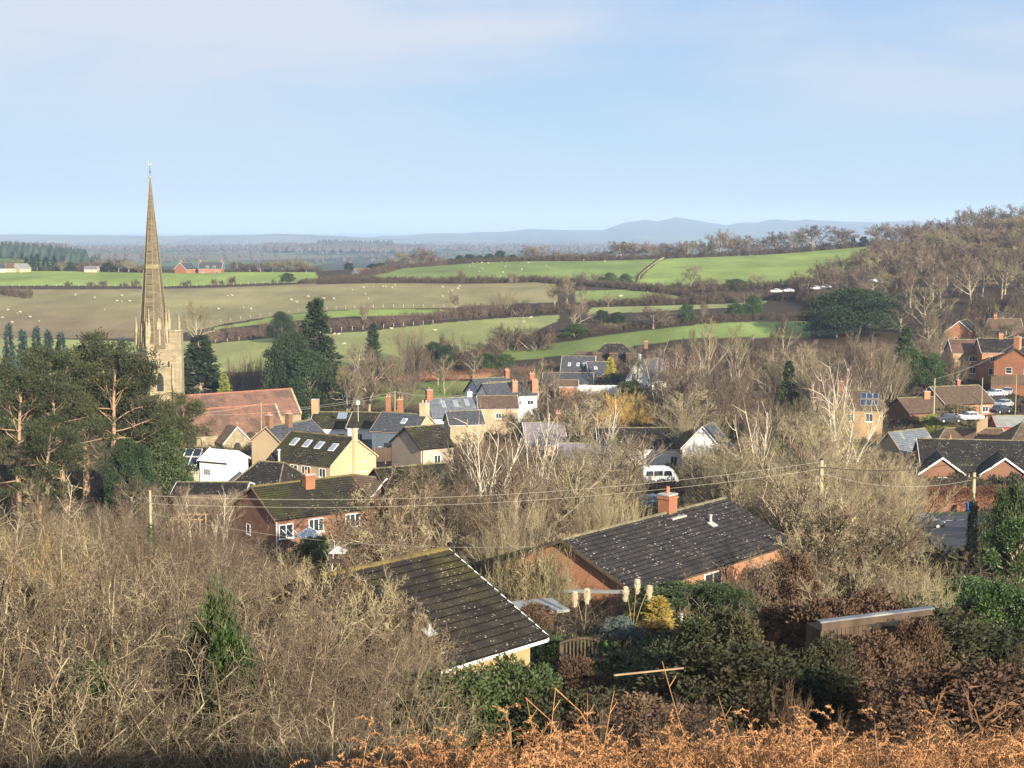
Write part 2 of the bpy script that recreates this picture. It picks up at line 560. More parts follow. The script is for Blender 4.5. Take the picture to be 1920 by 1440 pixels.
def make_ground():
    us = np.concatenate([np.linspace(-.75, -.37, 60, endpoint=False), np.linspace(-.37, .37, 560), np.linspace(.37, .75, 61)[1:]])
    ds = np.concatenate([np.linspace(-80, 0, 30, endpoint=False), np.linspace(0, 60, 130, endpoint=False), np.linspace(60, 340, 120, endpoint=False),
                         np.linspace(340, 960, 260, endpoint=False), np.geomspace(960, 9000, 130, endpoint=False), np.linspace(9000, 26000, 60)])
    U, D = np.meshgrid(us, ds)
    # columns run along lines of sight far off and spread to a wide strip near by
    X = U * np.where(D > 0, D + 60 * np.exp(-D / 120), 60)
    Z = zg(X, D)
    rs = np.random.RandomState(5)
    near = np.clip(1 - D / 300, 0, 1)
    Z = Z + near * (np.sin(X * .9 + np.sin(D * .35)) * .08 + np.sin(D * .8 + X * .3) * .07)
    mid = ((D > 400) & (D < 950)).astype(float)
    Z = Z + mid * (np.sin(X * .045 + D * .02) * np.sin(D * .06 + X * .013) * .45)
    PX = 960 + F * X / np.maximum(D, 1)
    cols = np.empty(X.shape + (4,), np.float32)
    cols[...] = (*C_ROUGH, 1)
    cols[D > 1150] = (*C_FAR, 1)
    wob = np.sin(X * .05) * 1.2
    for c, poly in FIELDS:
        cols[inside(PX, D + wob, poly)] = (*c, 1)
    # the big field wears thin to bare earth in its lower left
    bf = inside(PX, D + wob, FIELDS[2][1])
    fq = np.clip((640 - D + np.sin(PX * .012) * 30 - (PX - 150) * .10) / 90, 0, 1)
    fq = np.maximum(fq * .8, np.clip((D - 700) / 20, 0, 1) * .5) * bf
    for i in range(3):
        cols[..., i] = cols[..., i] * (1 - fq) + C_BROWN2[i] * fq
    nr, nc = X.shape
    V = np.stack([X, D, Z], -1).reshape(-1, 3)
    idx = np.arange(nr * nc).reshape(nr, nc)
    q = np.stack([idx[:-1, :-1], idx[:-1, 1:], idx[1:, 1:], idx[1:, :-1]], -1).reshape(-1, 4)
    me = npmesh('ground', V, None, q, True)
    at = me.color_attributes.new('tint', 'FLOAT_COLOR', 'POINT')
    at.data.foreach_set('color', cols.ravel())
    m = bpy.data.materials.new('ground')
    m.use_nodes = True
    t = m.node_tree
    b = t.nodes['Principled BSDF']
    b.inputs['Roughness'].default_value = 0.95
    b.inputs['Specular IOR Level'].default_value = 0.1
    A = t.nodes.new('ShaderNodeAttribute')
    A.attribute_name = 'tint'
    g = t.nodes.new('ShaderNodeNewGeometry')
    def noise(s, de, stretch=None):
        n = t.nodes.new('ShaderNodeTexNoise')
        n.inputs['Scale'].default_value = s
        n.inputs['Detail'].default_value = de
        n.inputs['Roughness'].default_value = 0.6
        src = g.outputs['Position']
        if stretch:
            mpp = t.nodes.new('ShaderNodeMapping')
            mpp.inputs['Scale'].default_value = stretch
            mpp.inputs['Rotation'].default_value = (0, 0, rad(12))
            t.links.new(src, mpp.inputs[0])
            src = mpp.outputs[0]
        t.links.new(src, n.inputs['Vector'])
        return n.outputs[0]
    def mr(v, a, c, lo_, hi_):
        r = t.nodes.new('ShaderNodeMapRange')
        r.inputs[1].default_value = a
        r.inputs[2].default_value = c
        r.inputs[3].default_value = lo_
        r.inputs[4].default_value = hi_
        t.links.new(v, r.inputs[0])
        return r.outputs[0]
    def mul(a, c):
        x = t.nodes.new('ShaderNodeMath')
        x.operation = 'MULTIPLY'
        t.links.new(a, x.inputs[0])
        t.links.new(c, x.inputs[1])
        return x.outputs[0]
    v = mul(mr(noise(.012, 5), .3, .7, .78, 1.22), mr(noise(.06, 6, (1, .35, 1)), .3, .7, .80, 1.22))
    v = mul(v, mr(noise(.9, 4), .3, .7, .86, 1.16))
    x = t.nodes.new('ShaderNodeVectorMath')
    x.operation = 'SCALE'
    t.links.new(A.outputs['Color'], x.inputs[0])
    t.links.new(v, x.inputs['Scale'])
    # patchwork of small fields on the far plain
    vo = t.nodes.new('ShaderNodeTexVoronoi')
    vo.inputs['Scale'].default_value = 0.0035
    mpv = t.nodes.new('ShaderNodeMapping')
    mpv.inputs['Scale'].default_value = (1.2, .6, 1)
    t.links.new(g.outputs['Position'], mpv.inputs[0])
    t.links.new(mpv.outputs[0], vo.inputs['Vector'])
    sp = t.nodes.new('ShaderNodeSeparateColor')
    t.links.new(vo.outputs['Color'], sp.inputs[0])
    cr = t.nodes.new('ShaderNodeValToRGB')
    cr.color_ramp.interpolation = 'CONSTANT'
    el = cr.color_ramp.elements
    el[0].color = (.035, .045, .022, 1)
    el[1].position = .35
    el[1].color = (.075, .12, .035, 1)
    for p_, c_ in ((.5, (.10, .105, .05, 1)), (.62, (.09, .15, .04, 1)), (.78, (.05, .07, .03, 1)), (.9, (.14, .12, .075, 1))):
        z_ = el.new(p_)
        z_.color = c_
    t.links.new(sp.outputs[0], cr.inputs[0])
    s2 = t.nodes.new('ShaderNodeSeparateXYZ')
    t.links.new(g.outputs['Position'], s2.inputs[0])
    far = mr(s2.outputs[1], 1150, 1300, 0, 1)
    mx = t.nodes.new('ShaderNodeMix')
    mx.data_type = 'RGBA'
    t.links.new(far, mx.inputs[0])
    t.links.new(x.outputs[0], mx.inputs[6])
    t.links.new(cr.outputs[0], mx.inputs[7])
    # wooded slopes of the far hills
    mh = t.nodes.new('ShaderNodeMix')
    mh.data_type = 'RGBA'
    t.links.new(mr(s2.outputs[1], 9500, 10500, 0, 1), mh.inputs[0])
    t.links.new(mx.outputs[2], mh.inputs[6])
    mh.inputs[7].default_value = (.05, .06, .035, 1)
    t.links.new(mh.outputs[2], b.inputs['Base Color'])
    bn = t.nodes.new('ShaderNodeBump')
    bn.inputs['Strength'].default_value = .5
    bn.inputs['Distance'].default_value = .25
    t.links.new(noise(1.3, 6), bn.inputs['Height'])
    t.links.new(bn.outputs[0], b.inputs['Normal'])
    return link('ground', me, m=m, kind='structure', label='rolling ground of grassy fields, village valley and far blue hills')
make_ground()

# ------------------------------------------------------------------ air
hz = MB().box(-21000, 21000, -120, 25990, -330, 135).build('haze', None, kind='stuff', label='pale winter haze over the valley')
hm = bpy.data.materials.new('haze')
hm.use_nodes = True
hm.node_tree.nodes.clear()
ho = hm.node_tree.nodes.new('ShaderNodeOutputMaterial')
hv = hm.node_tree.nodes.new('ShaderNodeVolumePrincipled')
hv.inputs['Color'].default_value = (0.55, 0.72, 1.0, 1)
hv.inputs['Density'].default_value = 0.000105
hv.inputs['Anisotropy'].default_value = 0.0
hm.node_tree.links.new(hv.outputs[0], ho.inputs['Volume'])
hz.data.materials.append(hm)
# ------------------------------------------------------------------ vegetation: branching
def norm(a):
    return a / np.maximum(np.linalg.norm(a, axis=-1, keepdims=True), 1e-9)

def perp2(D):
    ref = np.where(np.abs(D[:, 2:3]) < .9, np.array([[0, 0, 1.]]), np.array([[1., 0, 0]]))
    a = norm(np.cross(D, ref))
    return a, np.cross(D, a)

def run(rng, P0, D, Len, R, k, crook, up, tip):
    n = len(P0)
    P = np.empty((n, k + 1, 3))
    P[:, 0] = P0
    d = norm(D)
    ds = [d]
    for i in range(k):
        d = d + rng.normal(0, crook, (n, 3))
        d[:, 2] += up
        d = norm(d)
        P[:, i + 1] = P[:, i] + d * (Len / k)[:, None]
        ds.append(d)
    Rr = R[:, None] * np.linspace(1, tip, k + 1)[None]
    return P, np.stack(ds, 1), Rr

def sprout(rng, br, Len, n, t0, t1, ang, angj, lenr, fall, rr, minr):
    P, Ds, Rr = br
    N_, K = P.shape[:2]
    idx = np.repeat(np.arange(N_), n)
    base = np.tile(np.arange(n), N_)
    t = t0 + (t1 - t0) * (base + rng.uniform(0, 1, len(idx))) / n
    s = np.clip(t * (K - 1), 0, K - 1.001)
    i = s.astype(int)
    f = (s - i)[:, None]
    pos = P[idx, i] * (1 - f) + P[idx, i + 1] * f
    di = norm(Ds[idx, i + 1])
    ra = Rr[idx, i] * (1 - f[:, 0]) + Rr[idx, i + 1] * f[:, 0]
    a, b = perp2(di)
    az = base * 2.4 + rng.uniform(0, 6.28, N_)[idx] + rng.normal(0, .5, len(idx))
    an = ang + rng.normal(0, angj, len(idx))
    side = a * np.cos(az)[:, None] + b * np.sin(az)[:, None]
    nd = di * np.cos(an)[:, None] + side * np.sin(an)[:, None]
    ln = Len[idx] * lenr * (1 - fall * (t - t0) / max(1e-6, 1 - t0)) * rng.uniform(.65, 1.2, len(idx))
    return pos, nd, ln, np.maximum(ra * rr, minr)

def tubes(P, R, sides, spike=False):
    """verts, quads, tris for a batch of polylines; the last ring may close to a point"""
    n, K = P.shape[:2]
    d = norm(P[:, -1] - P[:, 0])
    a, b = perp2(d)
    th = np.arange(sides) * 2 * pi / sides
    ring = a[:, None, None] * np.cos(th)[None, None, :, None] + b[:, None, None] * np.sin(th)[None, None, :, None]
    KK = K - 1 if spike else K
    V = P[:, :KK, None] + ring * R[:, :KK, None, None]
    V = V.reshape(n, KK * sides, 3)
    per = KK * sides
    q = []
    for k_ in range(KK - 1):
        for i in range(sides):
            j = (i + 1) % sides
            q.append((k_ * sides + i, k_ * sides + j, (k_ + 1) * sides + j, (k_ + 1) * sides + i))
    t = []
    if spike:
        V = np.concatenate([V, P[:, -1:]], 1)
        per += 1
        for i in range(sides):
            t.append(((KK - 1) * sides + i, (KK - 1) * sides + (i + 1) % sides, KK * sides))
    off = (np.arange(n) * per)[:, None, None]
    Q = (np.array(q, int).reshape(1, -1, 4) + off).reshape(-1, 4)
    T = (np.array(t, int).reshape(1, -1, 3) + off).reshape(-1, 3)
    return V.reshape(-1, 3), Q, T

class Geo:
    def __init__(s):
        s.V = []; s.Q = []; s.T = []; s.n = 0
    def add(s, V, Q=None, T=None):
        s.V.append(V)
        if Q is not None and len(Q):
            s.Q.append(np.asarray(Q) + s.n)
        if T is not None and len(T):
            s.T.append(np.asarray(T) + s.n)
        s.n += len(V)
        return s
    def mesh(s, name, smooth=False):
        V = np.concatenate(s.V) if s.V else np.zeros((0, 3))
        Q = np.concatenate(s.Q) if s.Q else None
        T = np.concatenate(s.T) if s.T else None
        return npmesh(name, V, T, Q, smooth)

def leaves(rng, C, size, up=0.3, elong=2.0, D=None):
    """folded leaf-like pairs of triangles"""
    n = len(C)
    d = norm(rng.normal(0, 1, (n, 3)) + np.array([0, 0, up])) if D is None else norm(D + rng.normal(0, .45, (n, 3)))
    a, b = perp2(d)
    th = rng.uniform(0, 6.28, n)[:, None]
    s = a * np.cos(th) + b * np.sin(th)
    nn = np.cross(d, s)
    L = (size * rng.uniform(.6, 1.3, n))[:, None]
    w_ = L / elong * .5
    V = np.stack([C, C + d * L * .5 + s * w_ + nn * w_ * .5, C + d * L, C + d * L * .5 - s * w_ + nn * w_ * .5], 1).reshape(-1, 3)
    o = np.arange(n)[:, None] * 4
    T = np.concatenate([o + np.array([[0, 1, 2]]), o + np.array([[0, 2, 3]])])
    return V, T

def tree(seed, trunk, levels, thick=None):
    """trunk: dict(pos, dir, len, r, k, crook, up, tip) arrays; returns (wood mesh, twig mesh)"""
    rng = np.random.RandomState(seed)
    wood, twig = Geo(), Geo()
    P0, D, Ln, R = trunk['P'], trunk['D'], trunk['L'], trunk['R']
    br = run(rng, P0, D, Ln, R, trunk.get('k', 6), trunk.get('crook', .05), trunk.get('up', .02), trunk.get('tip', .35))
    wood.add(*tubes(br[0], br[2], 7))
    nl = len(levels)
    for li, L in enumerate(levels):
        P0, D, Ln, R = sprout(rng, br, Ln, L['n'], L.get('t0', .25), L.get('t1', 1.0), rad(L['ang']), rad(L.get('angj', 10)),
                              L['lr'], L.get('fall', .4), L.get('rr', .55), L.get('minr', .008))
        last = li == nl - 1
        k = L.get('k', 1 if last else 3)
        br = run(rng, P0, D, Ln, R, k, L.get('crook', .12), L.get('up', .05), L.get('tip', .4))
        tgt = wood if li < L.get('wood', 0) or L.get('w') else twig
        tgt.add(*tubes(br[0], br[2], 5 if (tgt is wood and li == 0) else 3, spike=not (tgt is wood and li == 0)))
    return wood.mesh('tree_wood'), twig.mesh('tree_twigs'), br

def one(L, r, **kw):
    return dict(P=np.zeros((1, 3)), D=np.array([[kw.pop('lean', 0.), 0, 1.]]), L=np.array([float(L)]), R=np.array([float(r)]), **kw)
def many(rng, n, L, r, spread, ang, **kw):
    a = rng.uniform(0, 6.28, n)
    q = rng.uniform(0, 1, n) ** .5
    D = np.stack([np.cos(a) * q * math.tan(ang), np.sin(a) * q * math.tan(ang), np.ones(n)], 1)
    P = np.stack([np.cos(a) * q * spread, np.sin(a) * q * spread, np.full(n, -.3)], 1)
    return dict(P=P, D=D, L=L * rng.uniform(.7, 1.1, n), R=r * rng.uniform(.6, 1.15, n), **kw)

def unitize(me_list):
    """scale the meshes of one plant to height 1 and remember its width"""
    top = 0
    wid = 0
    cos = []
    for me in me_list:
        a = np.empty(len(me.vertices) * 3, np.float32)
        me.vertices.foreach_get('co', a)
        a = a.reshape(-1, 3)
        cos.append(a)
        if len(a):
            top = max(top, np.percentile(a[:, 2], 99.9))
            wid = max(wid, np.percentile(np.hypot(a[:, 0], a[:, 1]), 96))
    for me, a in zip(me_list, cos):
        me.vertices.foreach_set('co', (a / top).ravel())
        me.update()
    return 2 * wid / top

PROTO = {}
def reg(kind, wood, crown, wm, cm, names=('trunk', 'crown')):
    l = [m_ for m_ in (wood, crown) if m_ is not None]
    wr = unitize(l)
    if wood:
        wood.materials.append(wm)
    if crown:
        crown.materials.append(cm)
    PROTO.setdefault(kind, []).append((wood, crown, wr, names))

# ---- materials for vegetation
M_bark = mat('bark_grey_brown', (.20, .165, .115), (.33, .285, .195), scale=2, rough=.95, vary=.15)
M_twig = mat('twigs_brown', (.12, .088, .058), (.20, .152, .102), scale=.7, rough=.9, vary=.22)
M_twig_pale = mat('twigs_straw', (.26, .215, .125), (.38, .32, .19), scale=.7, rough=.9, vary=.18)
M_twig_olive = mat('twigs_olive', (.155, .130, .072), (.26, .225, .125), scale=.7, rough=.9, vary=.2)
M_twig_red = mat('twigs_reddish', (.17, .098, .085), (.26, .155, .13), scale=.7, rough=.9, vary=.15)
M_twig_gold = mat('twigs_golden', (.50, .32, .08), (.62, .42, .12), scale=.7, rough=.9)
M_twig_dark = mat('twigs_dark', (.075, .058, .04), (.12, .09, .06), scale=.7, rough=.9, vary=.2)
M_lichen = mat('twigs_lichen', (.135, .098, .060), (.36, .315, .19), scale=7, rough=.95, vary=.3, lo=.50, hi=.62)
M_grime = mat('grime', (.006, .005, .005), rough=.95)  # near-black: the shade line under each tile course put into colour
M_bramble = mat('bramble_brown', (.085, .052, .032), (.14, .09, .052), scale=1.5, rough=.9, vary=.2)
M_birch = mat('birch_bark', (.52, .46, .36), (.34, .28, .21), scale=1.2, rough=.8, vary=.05, lo=.5, hi=.7)
M_pinebark = mat('pine_bark', (.25, .16, .10), (.38, .27, .17), scale=1.5, rough=.95, stretch=(1, 1, .3))
M_pine = mat('pine_needles', (.020, .030, .012), (.068, .075, .028), scale=.8, rough=.8, vary=.12)
M_pine_warm = mat('pine_needles_dry', (.16, .12, .055), (.24, .19, .09), scale=.6, rough=.85)
M_yew = mat('yew_foliage', (.018, .036, .014), (.042, .070, .024), scale=.7, rough=.8, vary=.15)
M_cedar = mat('cedar_foliage', (.018, .034, .016), (.045, .066, .027), scale=.5, rough=.8, vary=.1)
M_bluefir = mat('blue_fir_foliage', (.022, .045, .035), (.045, .075, .055), scale=.5, rough=.8, vary=.12)
M_goldcon = mat('golden_foliage', (.34, .29, .035), (.50, .44, .06), scale=.6, rough=.8)
M_laurel = mat('evergreen_leaf', (.028, .048, .015), (.062, .082, .028), scale=.9, rough=.6, vary=.2, spec=.3)
M_ivy = mat('ivy_leaf', (.028, .058, .014), (.062, .105, .026), scale=.9, rough=.45, vary=.15, spec=.4)
M_limegreen = mat('yellow_green_leaf', (.16, .20, .035), (.26, .28, .06), scale=.7, rough=.7)
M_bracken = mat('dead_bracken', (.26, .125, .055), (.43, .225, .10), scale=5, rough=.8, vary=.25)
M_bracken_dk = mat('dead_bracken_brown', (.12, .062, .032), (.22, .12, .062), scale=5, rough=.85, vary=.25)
M_beech = mat('beech_hedge_leaf', (.10, .042, .024), (.17, .075, .040), scale=.9, rough=.8)
M_hedge = mat('hedge_twigs', (.075, .055, .038), (.135, .10, .066), scale=.5, rough=.95, vary=.12)
M_catkin = mat('catkins', (.55, .42, .14), (.42, .30, .10), scale=5, rough=.8)
M_plume = mat('pampas_plume', (.80, .70, .52), (.62, .50, .34), scale=5, rough=.9)
M_darkleaf = mat('bramble_leaf', (.024, .034, .015), (.070, .058, .030), scale=1.2, rough=.75, vary=.25, spec=.15)

# ---- broadleaf trees in winter
def oak(seed, mult=1.0, lod=2):
    t = one(6.5, .30, k=6, crook=.05, tip=.5)
    if lod == 2:
        lv = [dict(n=11, ang=52, t0=.3, lr=.95, fall=.35, rr=.6, k=5, crook=.14, up=.10, w=True),
              dict(n=7, ang=42, lr=.52, rr=.6, k=4, crook=.16, up=.06, minr=.036, w=True),
              dict(n=6, ang=40, lr=.55, rr=.6, k=3, crook=.18, minr=.02),
              dict(n=6, ang=42, lr=.58, rr=.7, k=2, minr=.014),
              dict(n=6, ang=45, lr=.6, rr=.7, k=1, minr=.014)]
    else:
        lv = [dict(n=13, ang=58, t0=.16, lr=.95, fall=.35, rr=.6, k=4, crook=.14, up=.10, w=True),
              dict(n=8, ang=45, t0=.15, lr=.50, rr=.6, k=3, crook=.16, minr=.05),
              dict(n=7, ang=45, t0=.15, lr=.58, rr=.6, k=2, minr=.045),
              dict(n=5, ang=48, lr=.62, rr=.8, k=1, minr=.040)]
    return tree(seed, t, lv)
for s_ in (1, 2, 3):
    a_, b_, _ = oak(s_)
    reg('bare', a_, b_, M_bark, M_twig)
for s_ in (4, 5, 6, 7):
    a_, b_, _ = oak(s_, lod=1)
    reg('bare_far', a_, b_, M_bark, M_twig)
def ash(seed):     # tall, upswept
    t = one(8, .26, k=7, crook=.04, tip=.4)
    return tree(seed, t, [dict(n=12, ang=36, t0=.15, lr=.7, fall=.55, rr=.6, k=5, crook=.09, up=.10, w=True),
                          dict(n=7, ang=32, lr=.5, rr=.6, k=3, crook=.12, up=.08, minr=.034, w=True),
                          dict(n=6, ang=32, lr=.55, rr=.6, k=3, up=.1, minr=.018),
                          dict(n=8, ang=32, lr=.62, rr=.7, k=1, up=.1, minr=.015)])
for s_ in (11, 12):
    a_, b_, _ = ash(s_)
    reg('tall', a_, b_, M_bark, M_twig)
def straggler(seed):   # open crown of few, distinct pale limbs
    t = one(5.5, .22, k=6, crook=.06, tip=.6)
    return tree(seed, t, [dict(n=9, ang=40, t0=.15, lr=1.05, fall=.4, rr=.62, k=6, crook=.13, up=.09, w=True),
                          dict(n=7, ang=38, lr=.5, rr=.6, k=4, crook=.16, up=.06, minr=.045, w=True),
                          dict(n=6, ang=40, lr=.5, rr=.6, k=3, crook=.16, up=.04, minr=.022),
                          dict(n=5, ang=40, lr=.55, rr=.7, k=1, up=.04, minr=.013)])
for s_ in (15, 16, 17):
    a_, b_, _ = straggler(s_)
    reg('open', a_, b_, mat('pale_limb_bark', (.26, .22, .15), (.18, .15, .10), scale=1.5, rough=.9, vary=.2) if s_ == 15 else MATS['pale_limb_bark'], M_twig)
def sallow(seed, n=26, ang=34, L=6.0):  # many stems, fine upright shoots
    rng = np.random.RandomState(seed)
    t = many(rng, n, L, .055, .9, rad(ang), k=5, crook=.07, up=.02, tip=.3)
    return tree(seed, t, [dict(n=9, ang=24, t0=.2, lr=.45, fall=.5, rr=.55, k=3, crook=.08, up=.10, minr=.014),
                          dict(n=6, ang=24, lr=.6, rr=.6, k=2, up=.14, minr=.010),
                          dict(n=4, ang=26, lr=.75, rr=.7, k=1, up=.12, minr=.008)])
for s_ in (21, 22, 23):
    a_, b_, _ = sallow(s_)
    reg('shoots', a_, b_, M_bark, M_twig_pale, ('stems', 'shoots'))
def bush(seed):    # rounded thicket
    rng = np.random.RandomState(seed)
    t = many(rng, 14, 2.4, .07, 1.0, rad(58), k=4, crook=.16, up=.02, tip=.4)
    return tree(seed, t, [dict(n=9, ang=45, t0=.2, lr=.62, fall=.35, rr=.6, k=3, crook=.16, up=.04, minr=.025),
                          dict(n=7, ang=45, lr=.62, rr=.7, k=2, crook=.15, up=.03, minr=.018),
                          dict(n=7, ang=45, lr=.65, rr=.7, k=1, up=.03, minr=.014)])
for s_ in (31, 32, 33):
    a_, b_, _ = bush(s_)
    reg('bush', a_, b_, M_bark, M_twig_dark, ('stems', 'twigs'))
def hazel(seed, n=18):   # near thicket with arching crooked rods
    rng = np.random.RandomState(seed)
    t = many(rng, n, 5.5, .050, .8, rad(36), k=8, crook=.10, up=-.01, tip=.3)
    return tree(seed, t, [dict(n=9, ang=42, t0=.12, lr=.42, fall=.4, rr=.55, k=4, crook=.18, up=.02, minr=.013),
                          dict(n=6, ang=46, lr=.5, rr=.6, k=3, crook=.22, up=.01, minr=.009),
                          dict(n=4, ang=50, lr=.55, rr=.75, k=1, crook=.1, up=.01, minr=.007)])
for s_ in (41, 42, 43):
    a_, b_, br_ = hazel(s_)
    reg('hazel', a_, b_, M_lichen, M_lichen, ('rods', 'twigs'))
def apple(seed):         # crooked lichened tree
    t = one(2.6, .13, k=5, crook=.10, tip=.7, lean=.15)
    return tree(seed, t, [dict(n=13, ang=60, t0=.1, lr=1.1, fall=.2, rr=.5, k=6, crook=.24, up=.06, w=True),
                          dict(n=9, ang=48, t0=.15, lr=.45, rr=.55, k=4, crook=.26, up=.06, minr=.020),
                          dict(n=7, ang=48, lr=.5, rr=.65, k=3, crook=.26, up=.05, minr=.014),
                          dict(n=6, ang=50, lr=.55, rr=.7, k=2, crook=.22, up=.06, minr=.010)])
for s_ in (51, 52):
    a_, b_, _ = apple(s_)
    reg('apple', a_, b_, M_lichen, M_lichen)
def birch(seed):
    rng = np.random.RandomState(seed)
    t = many(rng, 5, 10.5, .21, .35, rad(23), k=7, crook=.05, up=.03, tip=.22)
    return tree(seed, t, [dict(n=9, ang=38, t0=.25, lr=.42, fall=.45, rr=.5, k=4, crook=.14, up=.07, minr=.045, w=True),
                          dict(n=7, ang=34, lr=.5, rr=.5, k=3, crook=.12, up=.03, minr=.014),
                          dict(n=7, ang=34, lr=.6, rr=.6, k=1, up=-.02, minr=.008)])
for s_ in (61, 62, 63):
    a_, b_, _ = birch(s_)
    reg('birch', a_, b_, M_birch, M_twig_red)
def snag(seed):          # thin bare leader tree
    t = one(9, .16, k=8, crook=.04, tip=.2)
    return tree(seed, t, [dict(n=16, ang=48, t0=.15, lr=.42, fall=.6, rr=.5, k=4, crook=.14, up=.08, minr=.03, w=True),
                          dict(n=6, ang=40, lr=.45, rr=.55, k=3, crook=.14, up=.04, minr=.014),
                          dict(n=5, ang=40, lr=.6, rr=.7, k=1, up=.04, minr=.009)])
a_, b_, _ = snag(71)
reg('snag', a_, b_, M_birch, M_twig_pale)

# ---- evergreens
def blob_pts(rng, c, r, n, shell=.45):
    d = norm(rng.normal(0, 1, (n, 3)))
    q = rng.uniform(0, 1, (n, 1)) ** shell
    return np.asarray(c) + d * q * np.asarray(r)
def pine(seed):
    rng = np.random.RandomState(seed)
    t = one(15, .34, k=9, crook=.045, tip=.35, lean=rng.uniform(-.12, .12))
    wood = Geo()
    P0, D, Ln, R = t['P'], t['D'], t['L'], t['R']
    br = run(rng, P0, D, Ln, R, 9, .05, .03, .35)
    wood.add(*tubes(br[0], br[2], 8))
    q = sprout(rng, br, Ln, 26, .46, 1.0, rad(70), rad(13), .36, .35, .36, .05)
    b1 = run(rng, *q, 5, .16, .06, .4)
    wood.add(*tubes(b1[0], b1[2], 4))
    q2 = sprout(rng, b1, q[2], 6, .4, 1.0, rad(45), rad(14), .42, .3, .6, .025)
    b2 = run(rng, *q2, 3, .2, .10, .5)
    wood.add(*tubes(b2[0], b2[2], 3, True))
    # dead bare snags lower down
    q3 = sprout(rng, br, Ln, 9, .15, .5, rad(75), rad(15), .16, .2, .3, .03)
    b3 = run(rng, *q3, 3, .15, -.02, .4)
    wood.add(*tubes(b3[0], b3[2], 3, True))
    tips = np.concatenate([b2[0][:, -1], b2[0][:, 2], b1[0][:, -1]])
    g = Geo()
    tips = tips[rng.uniform(0, 1, len(tips)) < .8]
    per = 62
    C = np.repeat(tips, per, 0)
    off = rng.normal(0, 1, (len(C), 3)) * np.array([.40, .40, .17])
    C = C + off
    V, T = leaves(rng, C, .30, up=.7, elong=2.6, D=off * .7 + np.array([0, 0, .35]))
    g.add(V, None, T)
    return wood.mesh('pine_wood'), g.mesh('pine_foliage')
for s_ in (81, 82, 83):
    a_, b_ = pine(s_)
    reg('pine', a_, b_, M_pinebark, M_pine, ('trunk', 'foliage'))
def conifer(seed, H=12, w=3.2, n=9000, size=.34, layers=26, droop=-.15, shape=1.0, base=.06):
    rng = np.random.RandomState(seed)
    wood = Geo()
    br = run(rng, np.zeros((1, 3)), np.array([[0, 0, 1.]]), np.array([H * .97]), np.array([.22]), 6, .01, 0, .1)
    wood.add(*tubes(br[0], br[2], 6))
    g = Geo()
    nb = layers * 9
    zl = base + (1 - base) * (np.repeat(np.arange(layers), 9) + rng.uniform(-.5, .5, nb)) / layers
    zl = np.clip(zl, base, .985)
    rr = w * (1 - zl) ** shape * rng.uniform(.5, 1.2, nb) + .15
    az = rng.uniform(0, 6.28, nb)
    D = np.stack([np.cos(az), np.sin(az), np.full(nb, .12)], 1)
    P0 = np.stack([np.zeros(nb), np.zeros(nb), zl * H], 1)
    b1 = run(rng, P0, D, rr, np.full(nb, .05), 4, .05, droop, .3)
    wood.add(*tubes(b1[0], b1[2], 3, True))
    per = max(4, n // nb)
    idx = np.repeat(np.arange(nb), per)
    t = rng.uniform(.18, 1, len(idx)) ** .7 * 3.99
    i = t.astype(int)
    f = (t - i)[:, None]
    C = b1[0][idx, i] * (1 - f) + b1[0][idx, i + 1] * f
    spread = (.05 + .12 * (1 - zl[idx]))[:, None] * w * .5
    C = C + rng.normal(0, 1, (len(C), 3)) * spread * np.array([1, 1, .25])
    V, T = leaves(rng, C, size, elong=2.6, D=np.concatenate([D[idx, :2], np.full((len(idx), 1), -.1)], 1))
    g.add(V, None, T)
    return wood.mesh('conifer_wood'), g.mesh('conifer_foliage')
for s_ in (91, 92):
    a_, b_ = conifer(s_, 12, 3.4, 13000, .42)
    reg('spruce', a_, b_, M_bark, M_cedar, ('trunk', 'foliage'))
a_, b_ = conifer(93, 12, 2.2, 12000, .30, layers=40, droop=.25, shape=.6)
reg('cypress', a_, b_, M_bark, M_yew, ('trunk', 'foliage'))
for s_ in (94, 95):
    a_, b_ = conifer(s_, 12, 3.0, 1800, .95, layers=14)
    reg('spruce_far', a_, b_, M_bark, M_bluefir, ('trunk', 'foliage'))
def lobed(seed, H=10, W_=8, n=14000, size=.3, lobes=26, flat=.6, base=.15, shell=.4, small=1.0):
    """broad evergreen with separate foliage masses on limbs"""
    rng = np.random.RandomState(seed)
    wood = Geo()
    br = run(rng, np.zeros((1, 3)), np.array([[0, 0, 1.]]), np.array([H * .7]), np.array([.3]), 5, .05, 0, .4)
    wood.add(*tubes(br[0], br[2], 6))
    g = Geo()
    for i in range(lobes):
        z = base + (1 - base) * (i + rng.uniform(0, 1)) / lobes
        a = i * 2.4 + rng.uniform(-.4, .4)
        env = math.sqrt(max(.03, 1 - (max(0, z - .35) / .65) ** 2)) * (.75 + .25 * min(1, z / .35))
        q = rng.uniform(.45, .95) * env * W_ / 2
        c = np.array([math.cos(a) * q, math.sin(a) * q, z * H * .93])
        r = rng.uniform(.16, .26) * W_ * (1.1 - .35 * z) * (small * rng.uniform(.7, 1.5) if small < 1 else 1)
        p = run(rng, np.array([[0, 0, max(.2, z - .25) * H * .8]]), (c - np.array([0, 0, max(.2, z - .25) * H * .8]))[None], np.array([np.linalg.norm(c - np.array([0, 0, max(.2, z - .25) * H * .8]))]) * .85, np.array([.09]), 4, .06, 0, .4)
        wood.add(*tubes(p[0], p[2], 4))
        pts = blob_pts(rng, c, (r, r, r * flat), n // lobes, shell)
        V, T = leaves(rng, pts, size, elong=1.8, D=(pts - c) / r + np.array([0, 0, .3]))
        g.add(V, None, T)
    return wood.mesh('evergreen_wood'), g.mesh('evergreen_foliage')
